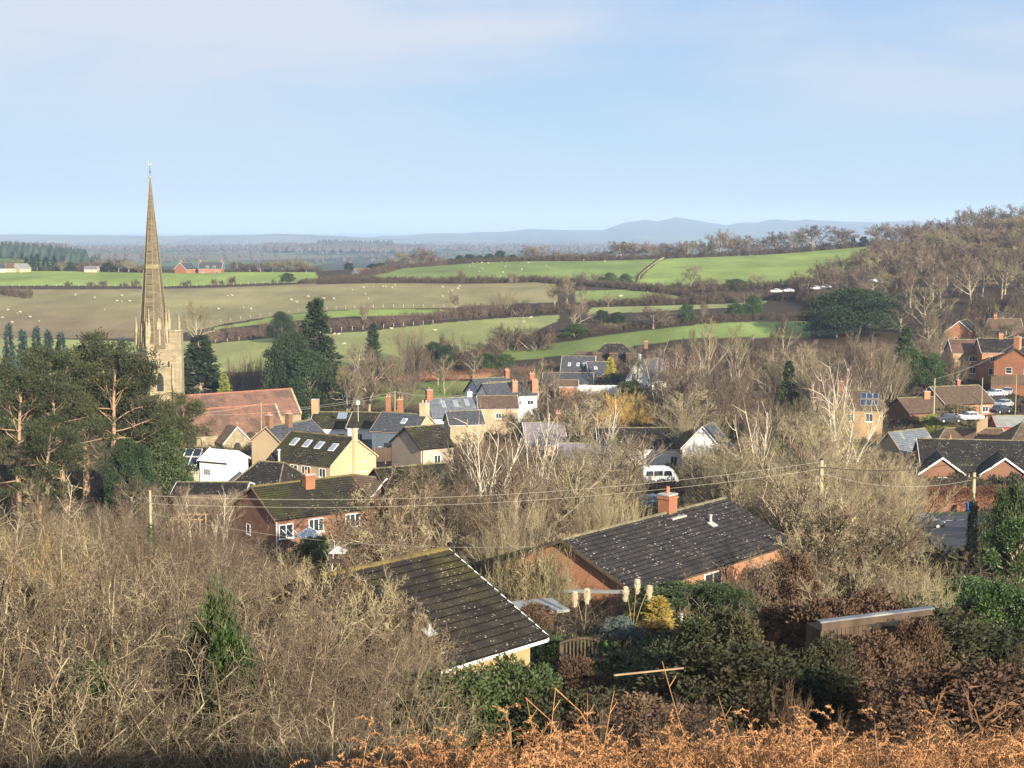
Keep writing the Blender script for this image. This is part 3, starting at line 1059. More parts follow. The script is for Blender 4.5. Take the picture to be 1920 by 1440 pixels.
for s_ in (101, 102):
    a_, b_ = lobed(s_, 9, 8, 15000, .28)
    reg('yew', a_, b_, M_bark, M_yew, ('trunk', 'foliage'))
a_, b_ = lobed(103, 10, 15, 24000, .36, lobes=44, flat=.30, base=.25)
reg('cedar', a_, b_, M_bark, M_cedar, ('trunk', 'foliage'))
for s_ in (104, 105):
    a_, b_ = lobed(s_, 4, 5, 17000, .15, lobes=44, flat=.85, base=.02, shell=.55, small=.6)
    reg('laurel', a_, b_, M_bark, M_laurel, ('stems', 'foliage'))

_tm = {}
def place(kind, x, y, h, label, name='bare_tree', cat='tree', width=None, crown=None, wood=None, group=None, variant=None, z=None, rs=random.Random(77), sink=.15):
    """stand one plant: h metres tall, optionally `width` metres across"""
    P_ = PROTO[kind]
    wm_, cm_, wr, nm = P_[rs.randrange(len(P_)) if variant is None else variant % len(P_)]
    if z is None:
        z = float(zg(x, y))
    o = thing(name, label, cat, (x, y, z - sink), rs.uniform(0, 6.28), group)
    sx = h if width is None else width / wr
    o.scale = (sx, sx, h)
    if wm_:
        link(nm[0], wm_, o, wood)
    if cm_:
        link(nm[1], cm_, o, crown)
    return o

def plant(kind, px, ytop, d, label, wpx=None, **kw):
    """the same, given the bearing and the top of its crown as seen in the photograph"""
    x, y = xy(px, d)
    z = float(zg(x, y))
    zt = W(px, ytop, d).z
    h = max(.6, zt - z)
    return place(kind, x, y, h, label, width=None if wpx is None else wpx / F * d, **kw)

# ---- hedges and other long masses: a solid ragged bank of twigs or leaves along a line
def hedgerow(label, pts, hgt, wid, crown, seed, rag=.3, step=.62):
    """a hedgerow of separate bushes grown together"""
    rr = random.Random(seed)
    P = [Vector((p[0], p[1], 0)) for p in pts]
    o = thing('hedgerow', label, 'hedge', (P[0].x, P[0].y, float(zg(P[0].x, P[0].y))))
    rows = max(1, int(wid / (hgt * 1.5)))
    n = 0
    for p, q in zip(P[:-1], P[1:]):
        L = (q - p).length
        k = max(1, int(L / (hgt * 1.5 * step)))
        nn = (q - p).normalized()
        nn = Vector((-nn.y, nn.x, 0))
        for i in range(k):
            for r_ in range(rows):
                c = p.lerp(q, (i + rr.random() * .6) / k) + nn * ((r_ - (rows - 1) / 2) * hgt * 1.3 + rr.uniform(-.2, .2) * hgt)
                wm_, cm_, wr, _ = PROTO['bush'][rr.randrange(3)]
                h = hgt * rr.uniform(1 - rag, 1 + rag)
                b = link('bush', cm_, o, crown)
                b.location = (c.x - o.location.x, c.y - o.location.y, float(zg(c.x, c.y)) - o.location.z - .2 * h)
                w_ = h * 2.3 / wr
                b.scale = (w_, w_, h * 1.15)
                b.rotation_euler = (0, 0, rr.uniform(0, 6.28))
                n += 1
    return o
def bank(name, pts, hgt, wid, m, label, cat='hedge', dens=14, size=.35, leaf=True, seed=1, rag=.25, core=None, kind=None, group=None, top=None):
    rng = np.random.RandomState(seed)
    P = [np.array([p[0], p[1]], float) for p in pts]
    seg = [np.linalg.norm(P[i + 1] - P[i]) for i in range(len(P) - 1)]
    tot = sum(seg)
    nst = max(4, int(tot / max(.8, hgt * .6)))
    g = Geo()
    cum = np.concatenate([[0], np.cumsum(seg)])
    s = np.linspace(0, tot, nst)
    cx = np.interp(s, cum, [p[0] for p in P])
    cyy = np.interp(s, cum, [p[1] for p in P])
    zz = zg(cx, cyy)
    tx = np.gradient(cx); ty = np.gradient(cyy)
    ln = np.hypot(tx, ty) + 1e-9
    nx, ny = -ty / ln, tx / ln
    hh = hgt * (1 + rag * (rng.uniform(-1, 1, nst) * .6 + np.sin(s / hgt * .7 + seed) * .4))
    prof = [(-.5, -.1), (-.46, .55), (-.25, .86), (.25, .86), (.46, .55), (.5, -.1)]
    c = .82 if leaf else .6
    V = np.array([[cx + nx * a * wid * c, cyy + ny * a * wid * c, zz + b * hh * c] for a, b in prof])   # 6,3,nst
    V = V.transpose(2, 0, 1).reshape(-1, 3)
    Q = []
    for i in range(nst - 1):
        for j in range(5):
            Q.append((i * 6 + j, i * 6 + j + 1, (i + 1) * 6 + j + 1, (i + 1) * 6 + j))
    g.add(V, np.array(Q), None)
    ends = [(0, 1, 2), (0, 2, 3), (0, 3, 4), (0, 4, 5)]
    g.T.append(np.array(ends + [tuple((nst - 1) * 6 + k_ for k_ in reversed(e_)) for e_ in ends]))
    n = int(tot * (hgt + wid) * dens * (1 if leaf else 1.8))
    u = rng.uniform(0, tot, n)
    ax = np.interp(u, s, cx); ay = np.interp(u, s, cyy); az = np.interp(u, s, zz)
    ah = np.interp(u, s, hh); anx = np.interp(u, s, nx); any_ = np.interp(u, s, ny)
    th = rng.uniform(-.15, pi + .15, n)
    rr = rng.uniform(.72, 1.03, n)
    o = np.cos(th) * wid * .5 * rr
    hz_ = np.clip(np.sin(th), -.1, 1) ** .6 if False else np.maximum(np.sin(th), 0) ** .55
    C = np.stack([ax + anx * o, ay + any_ * o, az + hz_ * ah * rr], 1)
    D = np.stack([anx * np.cos(th), any_ * np.cos(th), .25 + np.sin(th)], 1)
    if leaf:
        Vv, T = leaves(rng, C, size, elong=1.7, D=D)
        g.add(Vv, None, T)
    else:
        dd = norm(norm(D) + rng.normal(0, .5, (n, 3)))
        L_ = size * rng.uniform(.6, 1.6, n)
        br = run(rng, C - dd * (L_ * .3)[:, None], dd, L_, np.full(n, size * .045), 1, .1, 0, .4)
        g.add(*tubes(br[0], br[2], 3, True))
    return link(name, g.mesh(name), m=m, label=label, cat=None if kind else cat, kind=kind, group=group)

# ---- ground cover nobody could count: points that carry small plants
PCOL = bpy.data.collections.new('cover_plants')
_pcc = {}
def cover_set(key, items):
    c = bpy.data.collections.new(key)
    for i, (me, m) in enumerate(items):
        o = bpy.data.objects.new('%s_%02d' % (key, i), me)
        if m and len(me.materials) == 0:
            me.materials.append(m)
        c.objects.link(o)
    _pcc[key] = c
    return c
def scatter(name, key, P, rot, scl, label, m=None):
    n = len(P)
    me = npmesh(name, P)
    for nm_, ty, arr in (('rot', 'FLOAT_VECTOR', np.asarray(rot, np.float32)), ('scl', 'FLOAT', np.asarray(scl, np.float32))):
        a = me.attributes.new(nm_, ty, 'POINT')
        a.data.foreach_set('vector' if ty == 'FLOAT_VECTOR' else 'value', arr.ravel())
    a = me.attributes.new('pick', 'INT', 'POINT')
    k = len(_pcc[key].objects)
    a.data.foreach_set('value', np.random.RandomState(len(P)).randint(0, k, n).astype(np.int32))
    ng = bpy.data.node_groups.new(name, 'GeometryNodeTree')
    ng.interface.new_socket('Geometry', in_out='INPUT', socket_type='NodeSocketGeometry')
    ng.interface.new_socket('Geometry', in_out='OUTPUT', socket_type='NodeSocketGeometry')
    gi = ng.nodes.new('NodeGroupInput')
    go = ng.nodes.new('NodeGroupOutput')
    m2p = ng.nodes.new('GeometryNodeMeshToPoints')
    iop = ng.nodes.new('GeometryNodeInstanceOnPoints')
    ci = ng.nodes.new('GeometryNodeCollectionInfo')
    ci.inputs['Collection'].default_value = _pcc[key]
    ci.inputs['Separate Children'].default_value = True
    ci.inputs['Reset Children'].default_value = True
    iop.inputs['Pick Instance'].default_value = True
    def attr(nm_, ty):
        q = ng.nodes.new('GeometryNodeInputNamedAttribute')
        q.data_type = ty
        q.inputs['Name'].default_value = nm_
        return q.outputs['Attribute']
    L_ = ng.links.new
    L_(gi.outputs[0], m2p.inputs[0])
    L_(m2p.outputs[0], iop.inputs['Points'])
    L_(ci.outputs[0], iop.inputs['Instance'])
    L_(attr('pick', 'INT'), iop.inputs['Instance Index'])
    L_(attr('rot', 'FLOAT_VECTOR'), iop.inputs['Rotation'])
    L_(attr('scl', 'FLOAT'), iop.inputs['Scale'])
    L_(iop.outputs[0], go.inputs[0])
    o = link(name, me, kind='stuff', label=label)
    md = o.modifiers.new('cover', 'NODES')
    md.node_group = ng
    return o
# ------------------------------------------------------------------ building materials
M_white = mat('white_paint', (.78, .77, .73), (.70, .69, .64), scale=.6, rough=.7)
M_frame = mat('white_frame', (.80, .80, .78), rough=.45)
M_glass = mat('window_glass', (.03, .04, .05), rough=.08, spec=.7)
M_skyglass = mat('roof_window_glass', (.30, .36, .42), rough=.08, spec=.9, metal=.5)
M_cream = mat('cream_render', (.50, .385, .235), (.43, .325, .20), scale=.35, rough=.9, lo=.3, hi=.7, bump=.1)
M_buff = brick_mat('buff_stone_blocks', (.44, .35, .22), (.34, .265, .165), (.38, .32, .22), .45, .22, .02, stain=(.26, .20, .12))
M_pinkrender = mat('pale_pink_render', (.46, .37, .28), (.40, .32, .24), scale=.4, rough=.9)
M_bluegrey = mat('slate_blue_wall', (.10, .13, .17), (.085, .11, .14), scale=.5, rough=.85)
M_paleblue = mat('pale_blue_render', (.45, .52, .58), (.40, .46, .52), scale=.4, rough=.9)
M_brick = brick_mat('red_brick', (.36, .125, .055), (.25, .08, .04), (.30, .20, .13), stain=(.22, .09, .05))
M_brick_or = brick_mat('orange_brick', (.44, .175, .075), (.30, .105, .05), (.42, .30, .2), stain=(.28, .125, .07))
M_brick_br = brick_mat('brown_brick', (.25, .12, .07), (.19, .09, .055), (.24, .16, .11), stain=(.17, .09, .06))
M_brick_buff = brick_mat('buff_brick', (.44, .29, .15), (.36, .23, .12), (.40, .30, .2), stain=(.30, .2, .11))
M_stone = brick_mat('church_sandstone', (.38, .315, .20), (.28, .23, .145), (.15, .125, .085), .55, .30, .03, stain=(.19, .155, .095), bump=1.0)
M_stone_w = brick_mat('worn_spire_stone', (.20, .165, .11), (.125, .102, .07), (.065, .055, .04), .55, .30, .03, stain=(.10, .082, .045), bump=1.0)
M_stone_cap = mat('stone_dressings', (.36, .30, .20), (.22, .185, .12), scale=1.5, rough=.95, c3=(.20, .19, .06), c3amt=.6, c3scale=.8)
M_moss_stone = mat('mossy_stone', (.16, .14, .065), (.26, .21, .13), scale=2, rough=.95)
M_rubble = brick_mat('rubble_stone', (.27, .21, .13), (.19, .145, .09), (.16, .13, .09), .38, .17, .03)
M_tile_dk = mat('dark_concrete_tile', (.022, .020, .020), (.042, .038, .037), scale=1.6, rough=.8, coord='Position', spots=[(4.5, .26, (.30, .29, .26)), (11, .20, (.16, .155, .14))])
M_tile_dk2 = mat('dark_concrete_tile_worn', (.018, .015, .013), (.036, .030, .023), scale=1.6, rough=.85, coord='Position', spots=[(6.5, .24, (.25, .23, .16)), (13, .25, (.12, .105, .07))], c3=(.044, .040, .014), c3amt=.60, c3scale=.4)
M_roof_dk = mat('dark_tiled_roof', (.017, .015, .013), (.032, .028, .024), scale=1.5, rough=.85, spots=[(3.2, .28, (.28, .26, .22))], c3=(.035, .034, .012), c3amt=.62, c3scale=.35)
M_roof_moss = mat('mossy_tiled_roof', (.020, .018, .013), (.038, .034, .022), scale=1.2, rough=.9, spots=[(3.5, .24, (.26, .25, .19))], c3=(.040, .040, .013), c3amt=.55, c3scale=.4)
M_roof_br = mat('brown_tiled_roof', (.10, .066, .044), (.15, .10, .066), scale=1.5, rough=.85, spots=[(3.2, .22, (.32, .29, .22))])
M_roof_red = mat('red_clay_tiled_roof', (.205, .108, .075), (.145, .080, .056), scale=.9, rough=.85, c3=(.095, .062, .045), c3amt=.56, c3scale=.25, spots=[(2.5, .2, (.30, .20, .14))])
M_roof_slate = mat('slate_roof', (.10, .115, .135), (.15, .165, .185), scale=2.0, rough=.6, c3=(.24, .25, .24), c3amt=.62, c3scale=.8)
M_roof_slate_dk = mat('dark_slate_roof', (.050, .055, .065), (.085, .09, .10), scale=2.2, rough=.6, spots=[(1.6, .24, (.2, .2, .2))])
M_roof_lilac = mat('lilac_slate_roof', (.20, .18, .20), (.26, .23, .25), scale=1.5, rough=.7)
M_roof_grey = mat('grey_shed_roof', (.22, .23, .22), (.28, .28, .26), scale=1, rough=.8)
M_ridge = mat('ridge_tiles', (.10, .085, .06), (.20, .19, .09), scale=1.5, rough=.9)
M_ridge_moss = mat('ridge_tiles_mossy', (.17, .135, .035), (.085, .06, .035), scale=1.2, rough=.95)
M_ridge_red = mat('ridge_tiles_red', (.30, .14, .085), (.24, .11, .07), scale=1.5, rough=.9)
M_pot = mat('clay_chimney_pot', (.50, .17, .08), rough=.8)
M_lead = mat('lead_flashing', (.42, .42, .40), (.30, .30, .29), scale=2, rough=.6)
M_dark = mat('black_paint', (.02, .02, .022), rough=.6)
M_darkwood = mat('dark_weathered_timber', (.055, .038, .026), (.10, .072, .05), scale=2, rough=.9, stretch=(1, 1, .2))
M_wood = mat('fence_timber', (.34, .235, .14), (.26, .18, .11), scale=2, rough=.9, vary=.12)
M_pole = mat('pole_timber', (.26, .225, .14), (.36, .33, .21), scale=2, rough=.9, stretch=(3, 3, .4))
M_metal = mat('galvanised_steel', (.45, .47, .48), (.36, .38, .39), scale=2, rough=.45, metal=.6)
M_wirelit = mat('overhead_cable_pale', (.30, .28, .23), rough=.5)
M_wiredk = mat('overhead_cable_black', (.02, .02, .02), rough=.6)
M_asphalt = mat('asphalt', (.055, .057, .062), (.075, .077, .082), scale=1.2, rough=.85, bump=.1)
M_paint = mat('road_paint', (.72, .72, .70), (.5, .5, .5), scale=3, rough=.7, lo=.5, hi=.75)
M_panel = mat('solar_cells', (.018, .026, .06), (.03, .04, .08), scale=3, rough=.15, spec=.7)
M_canvas = mat('white_membrane', (.66, .69, .74), (.70, .72, .77), scale=.3, rough=.6)
M_wool = mat('sheep_wool', (.42, .37, .28), (.34, .30, .22), scale=6, rough=.95)
M_carw = mat('car_paint_white', (.80, .80, .78), rough=.3, spec=.5)
M_cars = mat('car_paint_silver', (.50, .53, .57), rough=.3, metal=.5)
M_card = mat('car_paint_dark', (.03, .035, .045), rough=.25, spec=.6)
M_carb = mat('car_paint_blue', (.06, .16, .34), rough=.3, spec=.6)
M_carr = mat('car_paint_red', (.50, .03, .025), rough=.3, spec=.6)
M_tyre = mat('tyre_rubber', (.02, .02, .02), rough=.9)
M_lamp = mat('lamp_glass', (.75, .75, .72), rough=.15, spec=.7)
M_taill = mat('tail_lamp', (.55, .03, .02), rough=.2, spec=.7)

# ------------------------------------------------------------------ houses
def hs(p1, p2, d1):
    P1 = W(p1[0], p1[1], d1)
    d2 = P1.z / slope_of(p2[1])
    P2 = W(p2[0], p2[1], d2)
    v = P2 - P1
    return (P1 + P2) / 2, math.atan2(v.y, v.x), v.xy.length
def hx(p, d, rz, L):
    return W(p[0], p[1], d), rad(rz), L
def hl(p1, d1, rz, L):
    """left ridge end at a pixel, heading rz degrees"""
    a = W(p1[0], p1[1], d1)
    return a + Vector((math.cos(rad(rz)), math.sin(rad(rz)), 0)) * L / 2, rad(rz), L
def hr(p2, d2, rz, L):
    a = W(p2[0], p2[1], d2)
    return a - Vector((math.cos(rad(rz)), math.sin(rad(rz)), 0)) * L / 2, rad(rz), L

_tile_me = {}
def tile_mesh(w_, l_):
    key = (round(w_, 3), round(l_, 3))
    if key not in _tile_me:
        xs = [-.5, -.30, -.18, -.06, .30, .5]
        zs = [.062, .062, .088, .062, .062, .070]
        V, Q = [], []
        for x, z in zip(xs, zs):
            V += [(x * w_ * .985, 0, z - .058), (x * w_ * .985, -l_, z), (x * w_ * .985, -l_, z - .066)]
        for i in range(5):
            a, b = i * 3, i * 3 + 3
            Q += [(a, a + 1, b + 1, b), (a + 1, a + 2, b + 2, b + 1)]
        me = bpy.data.meshes.new('roof_tile')
        me.from_pydata(V, [], [tuple(reversed(q)) for q in Q])
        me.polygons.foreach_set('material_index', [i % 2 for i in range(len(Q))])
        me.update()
        _tile_me[key] = me
    return _tile_me[key]

def window(parent, face, u, z, w_, h_, hw, hl_, fm=None, nv=1, nh=0, dark=True, sill=True, pane=None, name='window'):
    """face F/B/L/R; hw, hl_ = half width (y) and half length (x) of the walls"""
    o = {'F': (Vector((u, -hw, z)), Vector((0, -1, 0)), Vector((1, 0, 0))), 'B': (Vector((u, hw, z)), Vector((0, 1, 0)), Vector((-1, 0, 0))),
         'L': (Vector((-hl_, u, z)), Vector((-1, 0, 0)), Vector((0, -1, 0))), 'R': (Vector((hl_, u, z)), Vector((1, 0, 0)), Vector((0, 1, 0)))}[face]
    c, n, r = o
    up = Vector((0, 0, 1))
    def bx(b, u0, u1, z0, z1, n0, n1):
        p = []
        for zz in (z0, z1):
            for (uu, nn) in ((u0, n1), (u1, n1), (u1, n0), (u0, n0)):
                p.append(c + r * uu + n * nn + up * zz)
        b.hexa(p)
    t = .07 if w_ > .7 else .05
    b = MB()
    bx(b, -w_ / 2, w_ / 2, 0, t, -.06, .035)
    bx(b, -w_ / 2, w_ / 2, h_ - t, h_, -.06, .035)
    bx(b, -w_ / 2, -w_ / 2 + t, t, h_ - t, -.06, .033)
    bx(b, w_ / 2 - t, w_ / 2, t, h_ - t, -.06, .033)
    for i in range(1, nv + 1):
        q = -w_ / 2 + w_ * i / (nv + 1)
        bx(b, q - .03, q + .03, t, h_ - t, -.06, .031)
    for i in range(1, nh + 1):
        q = h_ * i / (nh + 1)
        bx(b, -w_ / 2 + t, w_ / 2 - t, q - .025, q + .025, -.06, .029)
    if sill:
        bx(b, -w_ / 2 - .08, w_ / 2 + .08, -.08, -.003, -.05, .10)
    f = b.build(name, fm or M_frame, parent)
    g = MB()
    bx(g, -w_ / 2 + t, w_ / 2 - t, t, h_ - t, -.05, .012)
    g.build('pane', pane or M_glass, f)
    return f

def chimney(parent, x, y, z0, z1, w_=.8, d_=.6, m=None, pots=2, cap=True, potm=None, flash=True):
    b = MB().box(x - w_ / 2, x + w_ / 2, y - d_ / 2, y + d_ / 2, z0, z1)
    if cap:
        b.box(x - w_ / 2 - .06, x + w_ / 2 + .06, y - d_ / 2 - .06, y + d_ / 2 + .06, z1 - .22, z1 - .10)
    c = b.build('chimney', m or M_brick, parent)
    if cap:
        MB().box(x - w_ / 2 - .03, x + w_ / 2 + .03, y - d_ / 2 - .03, y + d_ / 2 + .03, z1, z1 + .08).build('chimney_cap', M_lead, c)
    for i in range(pots):
        px_ = x + (i - (pots - 1) / 2) * w_ * .5
        MB().tube((px_, y, z1 + .05), (px_, y, z1 + .50), .13, .10, 10).build('chimney_pot', potm or M_pot, c)
    return c

def house(label, ridge, W_, R, H, wall, roof, cat='house', name='house', ov=.25, eo=.30, hip=(0, 0), verge=None, course=.34, ridgem=None,
          windows=(), chimneys=(), lights=(), wallR=None, wallL=None, drop=2.5, group=None, tiles=None, gutter=True, asym=0, wfm=None, vent=None, thick=.14):
    mid, rz, L = ridge
    base = mid.z - R - H
    o = thing(name, label, cat, (mid.x, mid.y, base), rz, group)
    hw, hl_ = W_ / 2, L / 2
    # walls
    hipL, hipR = hip
    b = MB()
    zt = H + R - .04
    def gable(x, s):
        pts = [(x, -hw, -drop), (x, hw, -drop), (x, hw, H), (x, 0, zt), (x, -hw, H)]
        return pts
    if not hipL and not hipR:
        b.prism(gable(-hl_, 1), (-hl_, 0, 0), (hl_, 0, 0))
    else:
        b.box(-hl_, hl_, -hw, hw, -drop, H)
        if not hipL:
            b.prism([(-hl_, -hw, H), (-hl_, hw, H), (-hl_, 0, zt)], (0, 0, 0), (.3, 0, 0))
        if not hipR:
            b.prism([(hl_ - .3, -hw, H), (hl_ - .3, hw, H), (hl_ - .3, 0, zt)], (0, 0, 0), (.3, 0, 0))
    b.build('wall', wall, o)
    for (x, mm, sx) in ((-hl_, wallL, -1), (hl_, wallR, 1)):
        if mm:
            MB().prism(gable(x + sx * .004, 1), (0, 0, 0), (sx * .03, 0, 0)).build('gable_wall', mm, o)
    # roof
    b = MB()
    tb = MB()
    slopeL = math.hypot(hw, R)
    k_ = (slopeL + eo) / slopeL
    nC = max(3, int(round((slopeL + eo) / course)))
    def xr(s, side):    # half extents at slope fraction s (0 ridge, 1 eave line)
        e = hl_ + ov
        if side < 0:
            return -(e - hipL * (1 - s)) if hipL else -e
        return (e - hipR * (1 - s)) if hipR else e
    nrm = Vector((0, -R, 0))
    # slopes front (-y) and back (+y)
    for sg in (-1, 1):
        nz = Vector((0, sg * R, hw)).normalized()
        def pt(x, s, h_):
            return Vector((x, sg * hw * s, H + R * (1 - s))) + nz * h_
        if tiles and sg == -1:
            s0, s1 = 0, k_
            b.hexa([pt(xr(0, -1), 0, .02 - thick), pt(xr(0, 1), 0, .02 - thick), pt(xr(k_, 1), k_, .02 - thick), pt(xr(k_, -1), k_, .02 - thick),
                    pt(xr(0, -1), 0, .02), pt(xr(0, 1), 0, .02), pt(xr(k_, 1), k_, .02), pt(xr(k_, -1), k_, .02)])
            continue
        for i in range(nC):
            sa, sb = k_ * i / nC, k_ * (i + 1) / nC + .012
            lo_, hi_ = (.0 if i else .02), .055
            q = [pt(xr(sa, -1), sa, lo_ - thick), pt(xr(sa, 1), sa, lo_ - thick), pt(xr(sb, 1), sb, lo_ - thick), pt(xr(sb, -1), sb, lo_ - thick),
                 pt(xr(sa, -1), sa, lo_), pt(xr(sa, 1), sa, lo_), pt(xr(sb, 1), sb, hi_), pt(xr(sb, -1), sb, hi_)]
            if sg == 1:
                q = [q[1], q[0], q[3], q[2], q[5], q[4], q[7], q[6]]
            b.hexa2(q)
    for sx, hp in ((-1, hipL), (1, hipR)):
        if not hp:
            continue
        e = hl_ + ov
        nz = Vector((sx * R, 0, hp)).normalized()
        for i in range(nC):
            sa, sb = k_ * i / nC, k_ * (i + 1) / nC + .012
            def ph(s, yy, h_):
                return Vector((sx * (e - hp * (1 - s)), yy, H + R * (1 - s))) + nz * h_
            ya, yb = hw * sa, hw * sb
            q = [ph(sa, -ya, -thick), ph(sa, ya, -thick), ph(sb, yb, -thick), ph(sb, -yb, -thick), ph(sa, -ya, 0), ph(sa, ya, 0), ph(sb, yb, .055), ph(sb, -yb, .055)]
            if sx > 0:
                q = [q[1], q[0], q[3], q[2], q[5], q[4], q[7], q[6]]
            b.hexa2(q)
        # hip ridges
        for sg in (-1, 1):
            tb.tube(Vector((sx * (e - hp), 0, H + R + .05)), Vector((sx * (e + hp * (k_ - 1)), sg * hw * k_, H + R * (1 - k_) + .05)), .11, .11, 6)
    ro = b.build('roof', roof, o)
    # ridge: separate half-round tiles where they are big enough, else one run
    x0, x1 = xr(0, -1), xr(0, 1)
    nr = max(2, int((x1 - x0) / .45))
    for i in range(nr):
        a_ = x0 + (x1 - x0) * i / nr
        c_ = x0 + (x1 - x0) * (i + 1) / nr
        tb.tube((a_ + .006, 0, H + R - .035 + (i % 2) * .008), (c_ - .006, 0, H + R - .035 + ((i * 7) % 3) * .006), .135, .135, 8)
    tb.build('ridge_tiles', ridgem or M_ridge, ro, kind='stuff')
    if tiles:
        tw = tiles['w']
        nx = int(round((x1 - x0) / tw))
        tw = (x1 - x0) / nx
        tl = slopeL * k_ / nC
        me = tile_mesh(tw, tl * 1.12)
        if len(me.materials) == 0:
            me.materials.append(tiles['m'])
            me.materials.append(M_grime)  # near-black painted shade colour
        ang = math.atan2(R, hw)
        cam_l = Matrix.Rotation(-rz, 3, 'Z') @ (Vector((0, 0, 0)) - Vector((mid.x, mid.y, base)))
        cells = []
        rr_ = random.Random(3)
        for i in range(nC):
            for j in range(nx):
                s = k_ * i / nC
                p = Vector((x0 + tw * (j + .5), -hw * s, H + R * (1 - s))) + Vector((0, -R, hw)).normalized() * .018
                cells.append(((p - cam_l).length if not tiles.get('want') else -tiles['want'](i, j, nC, nx), p))
        cells.sort(key=lambda q: q[0])
        rest = MB()
        Rx = Matrix.Rotation(ang, 3, 'X')
        for n_, (dd_, p) in enumerate(cells):
            jz = rr_.uniform(-.004, .006)
            if n_ < 300:
                t = bpy.data.objects.new('roof_tile', me)
                COL.objects.link(t)
                t.parent = o
                t.location = p + Vector((rr_.uniform(-.006, .006), 0, jz))
                t.rotation_euler = (ang, 0, rr_.uniform(-.012, .012))
            else:
                rest.add([p + Rx @ v.co + Vector((0, 0, jz)) for v in me.vertices], [tuple(f.vertices) for f in me.polygons])
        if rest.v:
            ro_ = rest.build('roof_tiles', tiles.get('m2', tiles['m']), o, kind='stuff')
            ro_.data.materials.append(M_grime)  # painted shade line under each tile course
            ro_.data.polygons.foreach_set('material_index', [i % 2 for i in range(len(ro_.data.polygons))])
    vm = verge or M_frame
    for sx, hp in ((-1, hipL), (1, hipR)):
        if hp:
            continue
        for sg in (-1, 1):
            x = sx * (hl_ + ov)
            b2 = MB()
            p = [(x, 0, H + R + .03), (x, 0, H + R - .16), (x, sg * hw * k_, H + R * (1 - k_) - .16), (x, sg * hw * k_, H + R * (1 - k_) + .03)]
            b2.prism([Vector(q) + Vector((0, 0, .02)) for q in p], (0, 0, 0), (sx * .05, 0, 0))
            b2.build('bargeboard', vm, o)
    if gutter:
        for sg in (-1, 1):
            ze = H + R * (1 - k_) - .06
            ye = sg * hw * k_
            MB().box(-hl_ - ov, hl_ + ov, min(ye, ye - sg * .12), max(ye, ye - sg * .12), ze - .10, ze + .0).build('gutter', vm if verge is None or verge is not M_dark else M_dark, o)
    for wd in windows:
        kw = wd[5] if len(wd) > 5 else {}
        window(o, wd[0], wd[1], wd[2], wd[3], wd[4], hw, hl_, **dict(dict(fm=wfm), **kw))
    for c in chimneys:
        kw = c[3] if len(c) > 3 else {}
        zr = H + R * (1 - abs(c[1]) / hw)
        chimney(o, c[0], c[1], zr - 1.0 if abs(c[1]) <= hw and abs(c[0]) < hl_ else -1, H + R + c[2] if c[2] < 90 else c[2] - 90, **kw)
    for lt in lights:      # (side, x, s, w, l): roof windows
        sg = -1 if lt[0] == 'F' else 1
        nz = Vector((0, sg * R, hw)).normalized()
        dn = Vector((0, sg * hw, -R)).normalized()
        c = Vector((lt[1], sg * hw * lt[2], H + R * (1 - lt[2])))
        def slab(b_, x0_, x1_, l0, l1, h0, h1):
            p = [c + Vector((xx, 0, 0)) + dn * ll + nz * hh_ for hh_ in (h0, h1) for (xx, ll) in ((x0_, l0), (x1_, l0), (x1_, l1), (x0_, l1))]
            b_.hexa(p if sg == 1 else [p[1], p[0], p[3], p[2], p[5], p[4], p[7], p[6]])
        ww, ll_ = lt[3] / 2, lt[4] / 2
        f = MB()
        slab(f, -ww, ww, -ll_, ll_, 0, .10)
        fo = f.build('roof_window', M_frame if len(lt) < 6 else lt[5], o)
        g = MB()
        slab(g, -ww + .08, ww - .08, -ll_ + .08, ll_ - .08, .09, .125)
        g.build('pane', M_skyglass, fo)
    o['_H'] = 0
    del o['_H']
    return o, base

def local(o, v):
    """world -> the thing's own axes"""
    return Matrix.Rotation(-o.rotation_euler[2], 3, 'Z') @ (Vector(v) - o.location)

HOUSES = []      # (centre, radius) kept free of undergrowth
def H_(*a, **k):
    o, base = house(*a, **k)
    mid, rz, L = a[1]
    HOUSES.append((mid.x, mid.y, rz, L / 2 + .8, a[2] / 2 + .8))
    return o

# 1 -- nearest bungalow, lower left: dark lichened tiles, white verge
r = hs((835, 1030), (690, 1062), 52.0)
mid, rz, L = r
A_ = W(835, 1030, 52.0)
dirv = Vector((math.cos(rz), math.sin(rz), 0))       # from the gable to the left
Lb = 6.2
rdg = (A_ + dirv * (Lb / 2 + .25 - .0), rz + pi, Lb)
print('H1', math.degrees(rz), L)
def want1(i, j, nC, nx):
    return (j / nx) * 3 + (i / nC) * 1.1
h1 = H_('bungalow with dark lichen-spotted tiled roof, mossy ridge and white verge, nearest left', rdg, 8.6, 2.05, 2.5, M_brick_buff, M_roof_dk, cat='bungalow',
        name='bungalow', ridgem=M_ridge_moss, tiles=dict(w=.33, m=M_tile_dk2, want=want1), chimneys=[], eo=.55, course=.345, ov=.35,
        windows=[])
# 2 -- right-hand bungalow with the orange brick gable and the chimney
r = hs((1060, 1010), (1355, 935), 81.0)
print('H2', math.degrees(r[1]), r[2])
def want2(i, j, nC, nx):
    return (i / nC) * 1.5
h2 = H_('bungalow with dark tiled roof, orange brick gable and one square chimney, behind the pampas grass', r, 9.0, 2.0, 2.6, M_brick_or, M_roof_dk, cat='bungalow',
        name='bungalow', tiles=dict(w=.34, m=M_tile_dk, want=want2), eo=.5, ov=.35, verge=M_darkwood, course=.36,
        chimneys=[(2.1, .15, 1.05, dict(w_=.86, d_=.8, m=M_brick, pots=1))], windows=[('F', 0, .9, 1.8, 1.1)])
